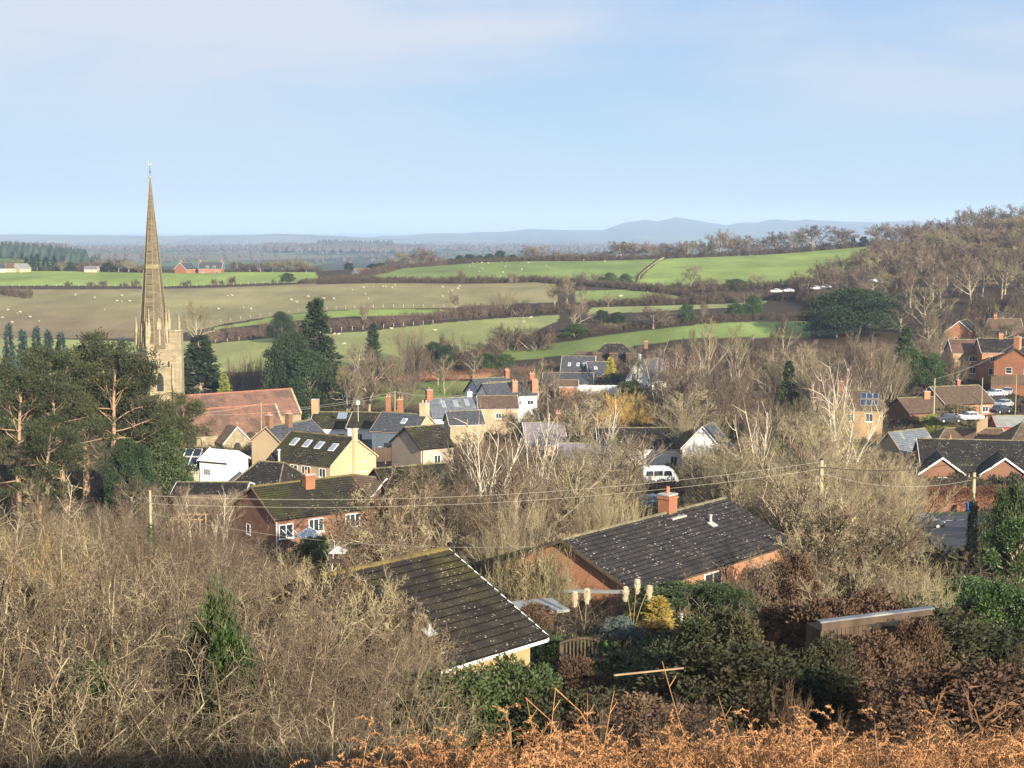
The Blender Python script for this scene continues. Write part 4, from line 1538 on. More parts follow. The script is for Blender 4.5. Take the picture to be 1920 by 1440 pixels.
# pale mortar fillet round the chimney, and the vent pipe
MB().box(1.35, 2.85, -.75, .1, 4.22, 4.42).build('flashing', M_lead, h2)
b = MB().tube((3.9, -1.75, 3.7), (3.9, -1.75, 4.35), .09, .09, 8).tube((3.9, -1.75, 4.35), (3.9, -1.75, 4.42), .12, .12, 8)
b.rbox((3.9, -1.9, 3.84), (.55, .5, .05), rx=rad(24))
b.build('vent_pipe', M_lead, h2)
for c_ in h1.children:
    if c_.name.startswith('bargeboard') and c_.data.vertices[0].co.x < 0:
        c_.data.materials[0] = M_darkwood
# separate bricks in the bit of wall that shows at the corner of the nearer bungalow
_bk = MB().box(-.1075, .1075, -.012, .05, -.0325, .0325).mesh('brick')
_bk.materials.append(mat('buff_facing_brick', (.46, .29, .14), (.36, .22, .11), scale=3, rough=.9, coord='Position'))
for iz in range(17):
    for ix in range(13):
        xx = Lb / 2 - .12 - ix * .225 - (iz % 2) * .1125
        if xx < Lb / 2 - 2.8 or (iz, ix) in ((3, 5),):
            continue
        t = bpy.data.objects.new('brick', _bk)
        COL.objects.link(t)
        t.parent = h1
        t.location = (xx, -4.3 - .001 * ((ix * 7 + iz * 3) % 5), 2.42 - iz * .075)
b = MB().rbox((-.7, -3.4, 3.02), (.42, .42, .04), rx=rad(25.5)).tube((-.7, -3.4, 2.95), (-.7, -3.4, 3.3), .07, .07, 8)
b.build('vent_pipe', M_lead, h1)
# ------------------------------------------------------------------ the village
# brick house with the chimney, left of centre
r = hl((475, 912), 140, 37, 10.5)
h3 = H_('brown brick two-storey house with mossy tiled roof and stubby chimney, glazed conservatory beside it', r, 8.8, 2.4, 5.0, M_brick_br, M_roof_moss,
        chimneys=[(.2, -.9, .7, dict(w_=1.0, d_=.8, m=M_brick, pots=2))], ridgem=M_ridge_moss, verge=M_brick_br, wallL=None,
        windows=[('F', -4.2, 3.0, 1.5, 1.35, dict(nv=1)), ('F', -1.0, 3.2, 1.6, 1.3, dict(nv=2)), ('F', 3.0, 3.2, 1.6, 1.3, dict(nv=2)), ('F', -1.5, .6, 1.6, 1.3), ('L', 1.2, 2.6, .8, 1.0, dict(nv=0)), ('L', -2.6, .5, .5, 1.3, dict(nv=0))])
MB().tube((-5.25, -4.5, -1), (-5.25, -4.5, 4.9), .05, .05, 6).build('downpipe', M_frame, h3)

# mossy-roofed house with the cream gable and four roof windows
mid = (W(555, 809, 204.5) + W(655, 819, 200)) / 2
r = (mid, rad(-32), 10.6)
h4 = H_('buff house with mossy roof, four roof windows and cream gable with tall chimney breast', r, 10.0, 3.1, 5.0, M_buff, M_roof_moss, wallR=M_cream, verge=M_cream,
        lights=[('F', -3.4, .36, .95, 1.5), ('F', -1.1, .38, .95, 1.5), ('F', 1.1, .40, .95, 1.5), ('F', 3.6, .42, .95, 1.5)],
        windows=[('F', -3.7, 3.2, 1.1, 1.2), ('F', 1.0 - 1.9, 3.0, 1.3, 1.5, dict(nv=1)), ('F', 1.2, 3.0, 1.5, 1.5, dict(nv=2)), ('F', 4.0, 3.2, 1.1, 1.2),
                 ('F', -3.2, .6, 1.2, 1.1), ('F', -1.0, .7, 1.2, 1.0), ('R', -.9, 3.1, .5, .7, dict(nv=0)), ('R', 2.2, 3.1, 1.3, 1.4, dict(nv=0, nh=1))], ridgem=M_ridge_moss)
MB().box(5.33, 5.75, -.35, .45, -2, 9.3).build('chimney', M_cream, h4)
b = MB().tube((-3.0, -5.55, .2), (-3.0, -5.55, 6.3), .19, .19, 10)
b.tube((-3.0, -5.55, 6.3), (-3.0, -5.55, 6.5), .3, .26, 10)
b.build('flue_pipe', M_metal, h4)
b = MB().tube((-.9 + .0, -5.1, .2), (-.9 + .0, -5.1, 4.2), .06, .06, 8)
b.build('red_brown_drainpipe', M_pot, h4)

# cream gable house with dark slates, half hidden behind it
r = hl((500, 800), 226, 56, 10)
h5 = H_('cream gabled house with dark slate roof and two brick chimneys, behind the four roof windows', r, 6.4, 2.2, 6.4, M_cream, M_roof_slate_dk, verge=M_cream,
        chimneys=[(-4.4, 0, 1.7, dict(w_=.9, d_=.9, m=M_brick_br)), (-.6, -.5, 1.6, dict(w_=.9, d_=.8, m=M_brick_br))], windows=[('F', 2, 3.5, 1.0, 1.2)])
# long white cottages with the mossy roof and a dormer
r = hl((590, 772), 252, -5, 12.5)
h6 = H_('white cottage with mossy dark roof, white box dormer and buff end chimney', r, 7.2, 2.2, 5.0, M_white, M_roof_moss,
        chimneys=[(-6.1, 0, 2.1, dict(w_=1.2, d_=1.0, m=M_brick_buff, pots=0)), (8.2, 2.0, 2.0, dict(w_=.9, d_=.7, m=M_brick, pots=2)), (6.0, 2.5, 2.4, dict(w_=.8, d_=.7, m=M_brick))],
        windows=[('F', 2.6, 3.0, .7, 1.0, dict(nv=0)), ('F', 4.6, 2.8, 1.2, 1.2, dict(nv=1)), ('F', -1.0, 2.8, 1.2, 1.2)], lights=[('F', -1.3, .25, 1.6, 1.6, M_metal)], verge=M_white)
b = MB().box(1.6, 4.2, -3.0, -.3, 5.2, 6.9)
dm = b.build('dormer', M_white, h6)
MB().box(1.4, 4.4, -3.2, -.1, 6.9, 7.06).build('dormer_roof', M_lead, dm)
window(h6, 'F', 2.9, 5.6, 1.7, 1.0, 3.0, 0, nv=1, name='dormer_window')
r = hl((664, 772), 243, -12, 7.2)
h6b = H_('white cottage with small lean-to porch, between the dormer cottage and slate-blue house', r, 6.8, 2.0, 5.4, M_white, M_roof_moss, verge=M_white,
         windows=[('F', -1.6, 3.0, .9, 1.3, dict(nv=1)), ('F', 2.4, 2.9, .9, 1.3, dict(nv=1)), ('F', 2.6, .2, .9, 2.0, dict(nv=0, sill=False))])
b = MB().prism([(-1.2, -5.5, 1.2), (-1.2, -3.41, 3.4), (-1.2, -3.41, 3.2), (-1.2, -5.5, 1.0)], (0, 0, 0), (3.2, 0, 0))
b.build('porch_roof', M_roof_slate_dk, h6b)
MB().prism([(-1.1, -5.3, -1), (-1.1, -3.42, -1), (-1.1, -3.42, 2.9), (-1.1, -5.3, 1.0)], (0, 0, 0), (3.0, 0, 0)).build('porch_wall', M_white, h6b)
MB().tube((-2.2, -2.2, 6.0), (-2.2, -2.2, 9.4), .03, .03, 5).rbox((-2.2, -2.2, 9.2), (.6, .05, .6)).build('aerial', M_frame, h6b)

# slate-blue house with cream gable
r = hr((799, 777), 231, -24, 7.6)
h7 = H_('slate-blue painted house with grey slate roof, cream end gable and cream chimney', r, 7.4, 2.3, 6.3, M_bluegrey, M_roof_slate_dk, wallR=M_cream, verge=M_cream,
        chimneys=[(3.4, .2, 1.7, dict(w_=1.1, d_=1.3, m=M_cream, pots=2, potm=M_cream))], lights=[('F', .8, .45, .8, 1.2)],
        windows=[('F', -.6, 2.0, 2.1, 2.3, dict(nv=0, fm=M_dark)), ('F', -2.4, 3.1, .4, .6, dict(nv=0))])
MB().tube((2.2, -3.8, -1), (2.2, -3.8, 6.2), .06, .06, 6).build('downpipe', M_frame, h7)
MB().box(-2.4, .4, -5.3, -3.73, -2, .3).build('porch_wall', M_brick, h7)
MB().prism([(-2.6, -5.5, .2), (-2.6, -3.73, 1.4), (-2.6, -3.73, 1.2), (-2.6, -5.5, .0)], (0, 0, 0), (3.2, 0, 0)).build('porch_roof', M_roof_br, h7)

# beige gable house
r = hl((761, 801), 212, 34, 5.4)
h8 = H_('pale pinkish rendered gable house with grey mossy tiled roof and black verge', r, 8.4, 2.5, 6.0, M_pinkrender, M_roof_moss, verge=M_dark, wfm=M_frame,
        windows=[('F', 0, 3.6, 1.1, 1.2)])
MB().tube((-2.5, -4.3, -1), (-2.5, -4.3, 5.9), .05, .05, 6).build('downpipe', M_dark, h8)

# white cottage with slate roof and red chimney
r = hl((800, 747), 285, 22, 9.0)
h9 = H_('white gabled cottage with pale slate roof, three roof windows and red brick chimney', r, 8.0, 3.2, 5.0, M_white, M_roof_slate, verge=M_dark,
        chimneys=[(-4.0, 0, 1.6, dict(w_=1.2, d_=1.1, m=M_brick, pots=1)), (4.3, .3, .9, dict(w_=.9, d_=.9, m=M_white, pots=1))],
        lights=[('F', -1.6, .35, .8, 1.7, M_lead), ('F', .9, .33, .8, 1.7, M_lead), ('F', 3.2, .31, .8, 1.7, M_lead)],
        windows=[('L', -1.6, 1.5, .8, 1.1), ('F', -2, 1.8, 1.2, 1.2)])
r = hl((838, 771), 270, 14, 6.2)
H_('low dark-roofed range below the slate cottage', r, 6, 2.0, 2.6, M_buff, M_roof_slate_dk, verge=M_white, name='outbuilding', cat='outbuilding', wfm=M_frame)

# pale cottages beyond it
r = hl((886, 710), 326, 28, 9)
h10 = H_('pale blue gabled cottage with red chimney, half behind a small white gable', r, 7.6, 3.0, 5.0, M_paleblue, M_roof_slate_dk, verge=M_dark,
         chimneys=[(4.0, 0, 1.5, dict(w_=1.0, d_=.8, m=M_brick))])
r = hl((905, 719), 314, 26, 6.5)
H_('small white gabled cottage with black verges, in front of the pale blue gable', r, 7.2, 2.7, 4.2, M_white, M_roof_slate_dk, verge=M_dark,
   windows=[('L', 1.6, 1.0, 1.0, 1.5, dict(nv=0, fm=M_dark))], chimneys=[(3.1, -2.2, .4, dict(w_=1.2, d_=.9, m=M_brick_or, pots=2))])
r = hl((916, 716), 322, 12, 10)
H_('long low white cottage with dark slate roof, running right from the white twin gables', r, 7.0, 2.6, 3.6, M_white, M_roof_slate_dk, verge=M_white,
   windows=[('F', -2.5, 1.4, 1.0, 1.0), ('F', 1, 1.4, 1.0, 1.0), ('F', 3.5, 1.4, 1.4, 1.0)], chimneys=[(4.6, 0, 1.6, dict(w_=1.1, d_=.9, m=M_brick)), (4.6, -2.6, .5, dict(w_=1.2, d_=1, m=M_brick_or))])
r = hl((896, 742), 300, 5, 7.8)
H_('stone house with brown tiled roof and bright buff wall, below the long white cottage', r, 7.5, 2.0, 4.6, M_buff, M_roof_br, windows=[('F', 0, 2.4, 1.1, 1.1)])

# dark hipped house in the field edge with its slate-roofed neighbours
r = hl((1088, 643), 402, -6, 19)
h11 = H_('large dark hipped-roof house with a row of narrow dormers, at the foot of the fields', r, 16, 6.5, 4.0, M_brick_br, M_roof_dk, hip=(7, 8), chimneys=[(8.2, .6, .4, dict(w_=1.0, d_=.8, m=M_brick_br))],
         windows=[('F', -4, 1.5, 1.4, 1.2), ('F', 2, 1.5, 1.4, 1.2)], lights=[('F', -4.2, .62, .9, 1.1), ('F', 6.5, .5, .9, 1.8)])
for q in (-9.0, -4.6, -.2, 4.2):
    b = MB().box(q - 1.1, q + 1.1, -6.9, -2.2, 5.0, 8.2)
    d_ = b.build('dormer', M_darkwood, h11)
    MB().box(q - 1.3, q + 1.3, -7.1, -1.4, 8.2, 8.4).build('dormer_roof', M_roof_br, d_)
r = hl((1056, 667), 384, -8, 8.2)
H_('blue-grey slate-roofed house with three roof windows, in front of the dark hipped house', r, 10, 3.6, 4.2, M_cream, M_roof_slate_dk, wfm=M_frame,
   lights=[('F', -2.2, .55, .7, 1.3), ('F', 0, .55, .7, 1.3), ('F', 1.6, .55, .7, 1.3)], windows=[('F', 3.2, 1.2, .8, 1.6), ('R', 0, 1.5, 1.2, 1.2)])
r = hl((1101, 678), 378, 8, 6.0)
H_('small buff cottage with dark slate lean roof, beside the yellow conifer', r, 8, 3.0, 3.8, M_cream, M_roof_slate_dk, lights=[('F', -1.2, .5, .8, 1.0)], windows=[('R', 0, 1.5, 1.0, 1.2)])
r = hl((1020, 698), 366, -4, 12)
H_('low buff terrace with dark slate roof and white garden wall, left of the cream gable', r, 7.5, 2.2, 3.8, M_buff, M_roof_slate_dk, windows=[('F', -5, 1.4, 1.2, 1.2), ('F', -1, 1.4, 1.2, 1.2), ('F', 4, 1.4, 1.2, 1.2)])
r = hx((1066, 712), 345, -3, 4.2)
H_('orange timber shed and low pale outbuilding roof behind the bare street trees', r, 4, 1.2, 2.4, M_brick_or, M_roof_br, name='outbuilding', cat='outbuilding')
b = MB()
for i in range(12):
    p, q = W(1058 + i * 10, 722, 352 - i * .6), W(1067.6 + i * 10, 723, 351.4 - i * .6)
    b.hexa([(p.x, p.y, p.z - 2.6), (q.x, q.y, q.z - 2.6), (q.x, q.y + .4, q.z - 2.6), (p.x, p.y + .4, p.z - 2.6), p, q, (q.x, q.y + .4, q.z), (p.x, p.y + .4, p.z)])
b.build('garden_wall', M_white, label='white rendered garden wall below the slate-roofed houses', cat='wall')
# white gable grown over with ivy
r = hl((1197, 676), 352, 52, 9)
H_('white gabled house with one upper window, partly grown over with ivy', r, 6.8, 4.6, 5.4, M_white, M_roof_slate_dk, verge=M_white, windows=[('L', 1.2, 5.0, 1.0, 1.8, dict(nv=1, fm=M_dark))])
r = hl((1205, 700), 372, 4, 10)
H_('grey-roofed house glimpsed behind the reddish birches', r, 8, 2.8, 4.6, M_pinkrender, M_roof_slate_dk, chimneys=[(4.6, 0, 1.3, dict(w_=.9, d_=.8, m=M_brick))])
r = hl((1268, 704), 385, -8, 14)
H_('blue-grey slate-roofed house among bare trees, right of the reddish birches', r, 8, 2.8, 5, M_buff, M_roof_slate_dk, chimneys=[(-4, 0, 1.3, dict(w_=.9, d_=.8, m=M_brick))])
r = hl((1268, 736), 318, 4, 19)
H_('long buff stone building with a flat parapet, behind bare ash trees', r, 7.5, .7, 4.2, M_buff, M_roof_slate_dk, verge=M_cream, windows=[('F', -5, 1.6, 1.2, 1.4), ('F', 0, 1.6, 1.2, 1.4), ('F', 4, 1.6, 1.2, 1.4)])
r = hl((1412, 660), 400, 14, 10)
H_('cream house with brown roof and red chimney, deep among bare trees', r, 8, 2.8, 4.8, M_cream, M_roof_br, chimneys=[(.5, 0, 1.5, dict(w_=1.0, d_=.8, m=M_brick))], windows=[('F', 0, 2, 1.1, 1.2)])

# lilac-roofed cottage behind the second birch
r = hl((982, 792), 248, 8, 6.5)
H_('small pale cottage with lilac slate roof and red chimney, behind the right-hand white birch', r, 8.5, 3.0, 4.6, M_pinkrender, M_roof_lilac, chimneys=[(2.6, .2, 1.4, dict(w_=.9, d_=.8, m=M_brick))],
   windows=[('F', -1.2, 2.2, .8, 1.3, dict(fm=M_dark)), ('F', 2.0, 2.0, 1.1, 1.5, dict(fm=M_dark))])
# white range behind the shrubs
r = hl((1120, 802), 240, 2, 15.5)
H_('long white cottage with dark roof, seen through bare shrubs above the camper van', r, 8, 2.7, 5.0, M_white, M_roof_dk,
   windows=[('F', -4.5, 1.0, 1.1, 1.4), ('F', -1, 1.0, 1.1, 1.4), ('F', 4.2, 2.0, 1.1, 1.6), ('F', 6.2, .8, 1.2, 1.5)])
r = hl((1318, 799), 226, 66, 5)
H_('white rendered gable end glimpsed through pale green shoots', r, 6.4, 3.4, 5.2, M_white, M_roof_slate_dk, verge=M_white, windows=[('F', 0, 2, 1, 1.2)])
r = hl((1050, 830), 226, -4, 7.5)
H_('small white cottage with grey roof, left of the long white cottage', r, 6.4, 2.0, 3.2, M_white, M_roof_lilac, windows=[('F', 1, 1, 1, 1.2)])

# ---- right-hand side
r = hr((1655, 733), 268, -16, 10.5)
h16 = H_('tan house with hipped brown roof and blue solar panels', (r[0], r[1], r[2]), 9.5, 2.9, 4.8, M_brick_buff, M_roof_br, hip=(3.5, 3.0), chimneys=[(-2.2, 0, 1.5, dict(w_=.9, d_=.9, m=M_brick, pots=1))],
         windows=[('F', 3.2, 2.6, 1.4, 1.5, dict(nv=1)), ('F', 0, 2.6, 1.2, 1.3)])
def panels(parent, W_, R, H, cells, pw=1.0, pl=1.6, frame=None):
    hw = W_ / 2
    nz = Vector((0, -R, hw)).normalized()
    dn = Vector((0, -hw, -R)).normalized()
    for (x, s) in cells:
        c = Vector((x, -hw * s, H + R * (1 - s)))
        for (nm, e, h0, h1, m_) in (('solar_panel', .0, .07, .12, frame or M_frame), ('cells', .05, .1, .128, M_panel)):
            a, l = pw / 2 - e, pl / 2 - e
            p = [c + Vector((xx, 0, 0)) + dn * ll + nz * h_ for h_ in (h0, h1) for (xx, ll) in ((-a, -l), (a, -l), (a, l), (-a, l))]
            q = MB().hexa([p[1], p[0], p[3], p[2], p[5], p[4], p[7], p[6]])
            if nm == 'solar_panel':
                f = q.build(nm, m_, parent)
            else:
                q.build(nm, m_, f)
panels(h16, 9.5, 2.9, 4.8, [(2.0 + i * 1.05, .30 + .36 * j) for i in range(3) for j in range(2)], frame=M_lead)
# bungalow pair on the rising road
r = hl((1684, 746), 290, 16, 8)
h17a = H_('brick bungalow with brown roof and tall red pot, lower of two on the side road', r, 9.0, 2.4, 2.7, M_brick_br, M_roof_br, verge=M_brick, drop=4,
          chimneys=[(2.0, -.3, 1.1, dict(w_=1.3, d_=.9, m=M_brick_or, pots=1))], windows=[('F', 0, .8, 2.0, 1.1, dict(nv=2)), ('F', 3, .8, 1.2, 1.1)])
r = hl((1745, 725), 296, 18, 11)
h17b = H_('brick bungalow with wide brown roof and white verge, upper of two on the side road', r, 11, 2.9, 2.8, M_brick_or, M_roof_br, drop=4,
          chimneys=[(.8, 0, 1.1, dict(w_=.7, d_=.7, m=M_brick, pots=1))], windows=[('F', -4, .9, 2.2, 1.2, dict(nv=2)), ('F', 0, .9, 1.8, 1.2, dict(nv=1)), ('F', 3.5, .9, 1.4, 1.2)])
# brick houses, upper right
r = hl((1780, 636), 348, -5, 7)
H_('tan semi-detached house with red tiled roof, left half behind a reddish tree', r, 9, 2.6, 5.4, M_brick_buff, M_roof_red, windows=[('F', 1.2, 3.2, 2.0, 1.3, dict(nv=2)), ('F', 1, .4, 1.6, 1.5)])
r = hl((1834, 634), 342, -5, 10.5)
h20 = H_('orange brick house with black roof and ridge chimney, upper right', r, 9, 2.7, 5.4, M_brick_or, M_roof_dk, chimneys=[(-.2, 0, .9, dict(w_=1.0, d_=.8, m=M_brick_or))],
         windows=[('F', -2.6, 3.0, 1.6, 1.3, dict(nv=2)), ('F', -2.8, .1, 1.8, 1.5, dict(nv=1))])
r = hl((1905, 653), 325, 52, 11)
h20b = H_('orange brick gabled house with broad stepped chimney and lean-to roof, at right edge', r, 9.5, 3.1, 5.6, M_brick_or, M_roof_dk, verge=M_brick_br,
          chimneys=[(-4.6, 0, 2.4, dict(w_=1.5, d_=1.2, m=M_brick_or, pots=1))],
          windows=[('L', 1.4, 3.1, 1.4, 1.3, dict(nv=0, nh=1)), ('L', -2.6, 3.1, 1.4, 1.3, dict(nv=1)), ('L', -.2, -.8, 1.6, 1.3, dict(nv=2))])
MB().prism([(-7.6, -4.7, 1.4), (-5.55, -4.7, 2.6), (-5.55, -4.7, 2.4), (-7.6, -4.7, 1.2)], (0, 0, 0), (0, 9.4, 0)).build('lean_to_roof', M_roof_br, h20b)
MB().box(-7.3, -5.55, -4.6, 4.6, -3, 1.2).build('lean_to_wall', M_brick_or, h20b)
r = hl((1799, 602), 405, 62, 10)
H_('brick gable end with white verges, highest on the wooded slope', r, 7.2, 2.9, 5.6, M_brick_or, M_roof_dk, windows=[('L', .8, 3.2, .8, .9, dict(nv=0))])
r = hl((1838, 597), 425, -6, 11)
H_('house with dark brown roof and pale gable under the wood edge, behind the white-verged gable', r, 9, 3.2, 4.6, M_pinkrender, M_roof_br, hip=(2.5, 0), chimneys=[(-1.4, 0, .9, dict(w_=.9, d_=.8, m=M_brick))], windows=[('F', -2, 2.2, 1.4, 1.3, dict(nv=1)), ('F', 2, 2.2, 1.4, 1.3)])
r = hl((1893, 612), 415, 8, 9)
H_('grey-brown roofed house at the right edge under the wood', r, 8, 2.8, 4.8, M_brick_br, M_roof_br, windows=[('F', -2, 2.4, 1.2, 1.2)])
# dark-roofed bungalows, lower right
r = hl((1722, 822), 222, -9, 21)
h21 = H_('bungalow with broad black tiled roof and two white-edged front gables, above the russet beech hedge', r, 13.5, 3.6, 2.8, M_brick_br, M_roof_dk, drop=3, windows=[('F', 0, .8, 2.4, 1.2, dict(nv=2))])
def front_gable(parent, x, wdt, hgt, R_main, H, Wm, out_, wall, roof, wins, verge=M_frame):
    """a gabled wing standing forward of the main front wall"""
    y0 = -Wm / 2 - out_
    b = MB().prism([(x - wdt / 2, y0, -3), (x - wdt / 2, y0, H - .2), (x, y0, H + hgt - .1), (x + wdt / 2, y0, H - .2), (x + wdt / 2, y0, -3)], (0, 0, 0), (0, out_ + 2, 0))
    b.build('front_wall', wall, parent)
    yb = -Wm / 2 * max(.05, 1 - hgt / R_main)
    r_ = MB()
    for sg in (-1, 1):
        e = wdt / 2 + .35
        zz = H + hgt - hgt / (wdt / 2) * e
        n = 7
        for i in range(n):
            a, c = i / n, (i + 1) / n + .02
            pa, pc = x + sg * e * a, x + sg * e * c
            za, zc = H + hgt * (1) - (hgt - (zz - H)) * a, H + hgt - (hgt - (zz - H)) * c
            p = [(pa, y0 - .35, za - .1), (pc, y0 - .35, zc - .06), (pc, yb, zc - .06), (pa, yb, za - .1), (pa, y0 - .35, za + .03), (pc, y0 - .35, zc + .07), (pc, yb, zc + .07), (pa, yb, za + .03)]
            r_.hexa(p if sg > 0 else [p[1], p[0], p[3], p[2], p[5], p[4], p[7], p[6]])
        bb = MB().prism([(x, y0 - .36, H + hgt + .05), (x, y0 - .36, H + hgt - .22), (x + sg * e, y0 - .36, zz - .22), (x + sg * e, y0 - .36, zz + .05)], (0, 0, 0), (0, -.06, 0))
        bb.build('bargeboard', verge, parent)
    r_.build('front_roof', roof, parent)
    for (u, z, w_, h_, nv) in wins:
        window(parent, 'F', u, z, w_, h_, -y0, 0, nv=nv)
q = local(h21, W(1777, 876, 207))
front_gable(h21, q.x, 6.0, 2.2, 3.6, 2.8, 13.5, 2.2, M_brick_br, M_roof_dk, [(q.x + .6, .7, 2.6, 1.35, 2)])
q2 = local(h21, W(1902, 862, 204))
front_gable(h21, q2.x, 6.4, 2.3, 3.6, 2.8, 13.5, 2.0, M_brick_br, M_roof_dk, [(q2.x, .7, 2.4, 1.3, 2)])
r = hl((1742, 802), 250, -2, 12)
H_('brown tiled bungalow with a single red pot, behind the black-roofed bungalow', r, 9.5, 2.7, 2.8, M_brick_br, M_roof_br, hip=(3, 0), chimneys=[(-3.2, -3.2, -1.2, dict(w_=.4, d_=.4, m=M_pot, pots=1, cap=False))])
r = hl((1866, 792), 240, -6, 13)
H_('bungalow with large brown ribbed roof sloping left, at right edge below the grey shed', r, 14, 4.6, 2.8, M_brick_br, M_roof_br, hip=(4.5, 0))
r = hl((1862, 779), 262, 4, 6.5)
hsd = H_('grey-roofed garden shed with red-trimmed gable, right edge', r, 4.2, 1.6, 2.4, M_brick, M_roof_grey, cat='shed', name='shed', verge=M_carr)
r = hl((1667, 810), 232, 34, 8)
H_('pale stone gable with slate roof, among olive shrubs right of centre', r, 6.0, 3.0, 2.6, M_buff, M_roof_slate, verge=M_cream)
r = hl((1905, 800), 300, 10, 6)
H_('brick house corner at the right edge, beyond the hedges', (W(1935, 760, 300), rad(75), 9), 8, 2.6, 3.4, M_brick_or, M_roof_br)

# roofs left of the cream gable house
r = hl((463, 863), 188, -20, 6.5)
H_('low hall with black ribbed tiled roof, between the white canopy and the buff house', r, 8.5, 2.6, 2.8, M_buff, M_roof_dk, hip=(2, 1.5), name='low_hall', cat='hall', windows=[('F', 1, .8, 1.2, 1.1)])
r = hx((400, 904), 172, 0, 8)
H_('long flat dark roof behind the bare birches, lower left', r, 6, .7, 2.6, M_rubble, M_roof_dk, name='low_building', cat='building')
r = hl((705, 878), 176, 28, 9)
H_('low brown house with mossy roof, below the cream gable', r, 7.5, 2.3, 3.2, M_brick_br, M_roof_moss, verge=M_brick_br)
r = hl((705, 885), 172, 118, 7)
H_('lean-to with brown tiled roof climbing left, at foot of the cream gable', (W(690, 893, 176), rad(-32), 5), 5, 1.5, 2.2, M_brick_br, M_roof_br, name='outbuilding', cat='outbuilding')

# village hall with solar panels and the white membrane canopy beside it
r = hr((390, 838), 198, -6, 12)
hv_ = H_('low white hall with dark roof carrying two rows of solar panels, left of the canopy', r, 7.6, 2.3, 3.0, M_pinkrender, M_roof_dk, verge=M_white, name='village_hall', cat='hall', windows=[('F', 4.2, .6, 2.2, 1.4, dict(nv=3)), ('F', -2, .8, 1.4, 1.1)])
panels(hv_, 7.6, 2.3, 3.0, [(4.9 - 1.12 * i, .70) for i in range(8)] + [(4.9 - 1.12 * i, .30) for i in range(5)], pw=1.08, pl=1.62)
r = hl((394, 842), 196, -26, 4.4)
cn = H_('white annexe with smooth white sheet roof, beside the solar-panelled hall', r, 4.6, 1.1, 2.9, M_white, M_canvas, name='hall_annexe', cat='hall', gutter=False, course=1.6, ridgem=M_canvas, verge=M_canvas,
        windows=[('F', -1.0, .9, 1.2, .9, dict(nv=3))])
MB().tube((-1.5, -4.6, -2), (-1.5, -4.6, 2.2), .07, .07, 6).tube((-1.5, -4.6, 2.2), (-1.0, -4.6, 2.4), .06, .06, 6).build('lamp_post', M_lead, cn)

# ------------------------------------------------------------------ the church
CRZ = rad(33)
cd, sd = math.cos(CRZ), math.sin(CRZ)
dc = 322.0
nr0 = W(547, 730, dc)                   # east end of the nave ridge
Lna = 25.5
mid = nr0 - Vector((cd, sd, 0)) * Lna / 2
ch = thing('church', 'stone parish church with long red tiled nave and aisle roofs beside its spire', 'church', (mid.x, mid.y, nr0.z - 12.0), CRZ)
HOUSES.append((mid.x, mid.y, CRZ, 15, 9))
def gable_block(parent, x0, x1, yc, hw, ze, zr, wall, roof, names=('wall', 'roof'), course=.4, coping=None, thick=.2, ridge=M_ridge_red, base=-4):
    b = MB().prism([(x0, yc - hw, base), (x0, yc + hw, base), (x0, yc + hw, ze), (x0, yc, zr), (x0, yc - hw, ze)], (0, 0, 0), (x1 - x0, 0, 0))
    b.build(names[0], wall, parent)
    b = MB()
    R = zr - ze
    sl_ = math.hypot(hw, R)
    n = int(sl_ / course)
    for sg in (-1, 1):
        nz = Vector((0, sg * R, hw)).normalized()
        for i in range(n):
            sa, sb = i / n * 1.05, (i + 1) / n * 1.05 + .006
            pt = lambda x, s, h_: Vector((x, yc + sg * hw * s, ze + R * (1 - s))) + nz * h_
            q = [pt(x0 + .1, sa, .02), pt(x1 - .1, sa, .02), pt(x1 - .1, sb, .02), pt(x0 + .1, sb, .02), pt(x0 + .1, sa, .14), pt(x1 - .1, sa, .14), pt(x1 - .1, sb, .2), pt(x0 + .1, sb, .2)]
            b.hexa(q if sg < 0 else [q[1], q[0], q[3], q[2], q[5], q[4], q[7], q[6]])
    ro = b.build(names[1], roof, parent)
    tb = MB()
    nt_ = int((x1 - x0) / .6)
    for i in range(nt_):
        a = x0 + (x1 - x0) * i / nt_
        tb.tube((a, yc, zr + .14 + (i % 2) * .02), (a + (x1 - x0) / nt_ * .97, yc, zr + .14 + (i % 3) * .012), .2, .2, 8)
    tb.build('ridge_tiles', ridge, ro, kind='stuff')
    if coping:
        for x in coping:
            for sg in (-1, 1):
                MB().prism([(x - .2, yc, zr + .35), (x - .2, yc, zr - .1), (x - .2, yc + sg * hw * 1.07, ze - .35), (x - .2, yc + sg * hw * 1.07, ze + .1)], (0, 0, 0), (.45, 0, 0)).build('coping', M_stone_cap, parent)
    return ro
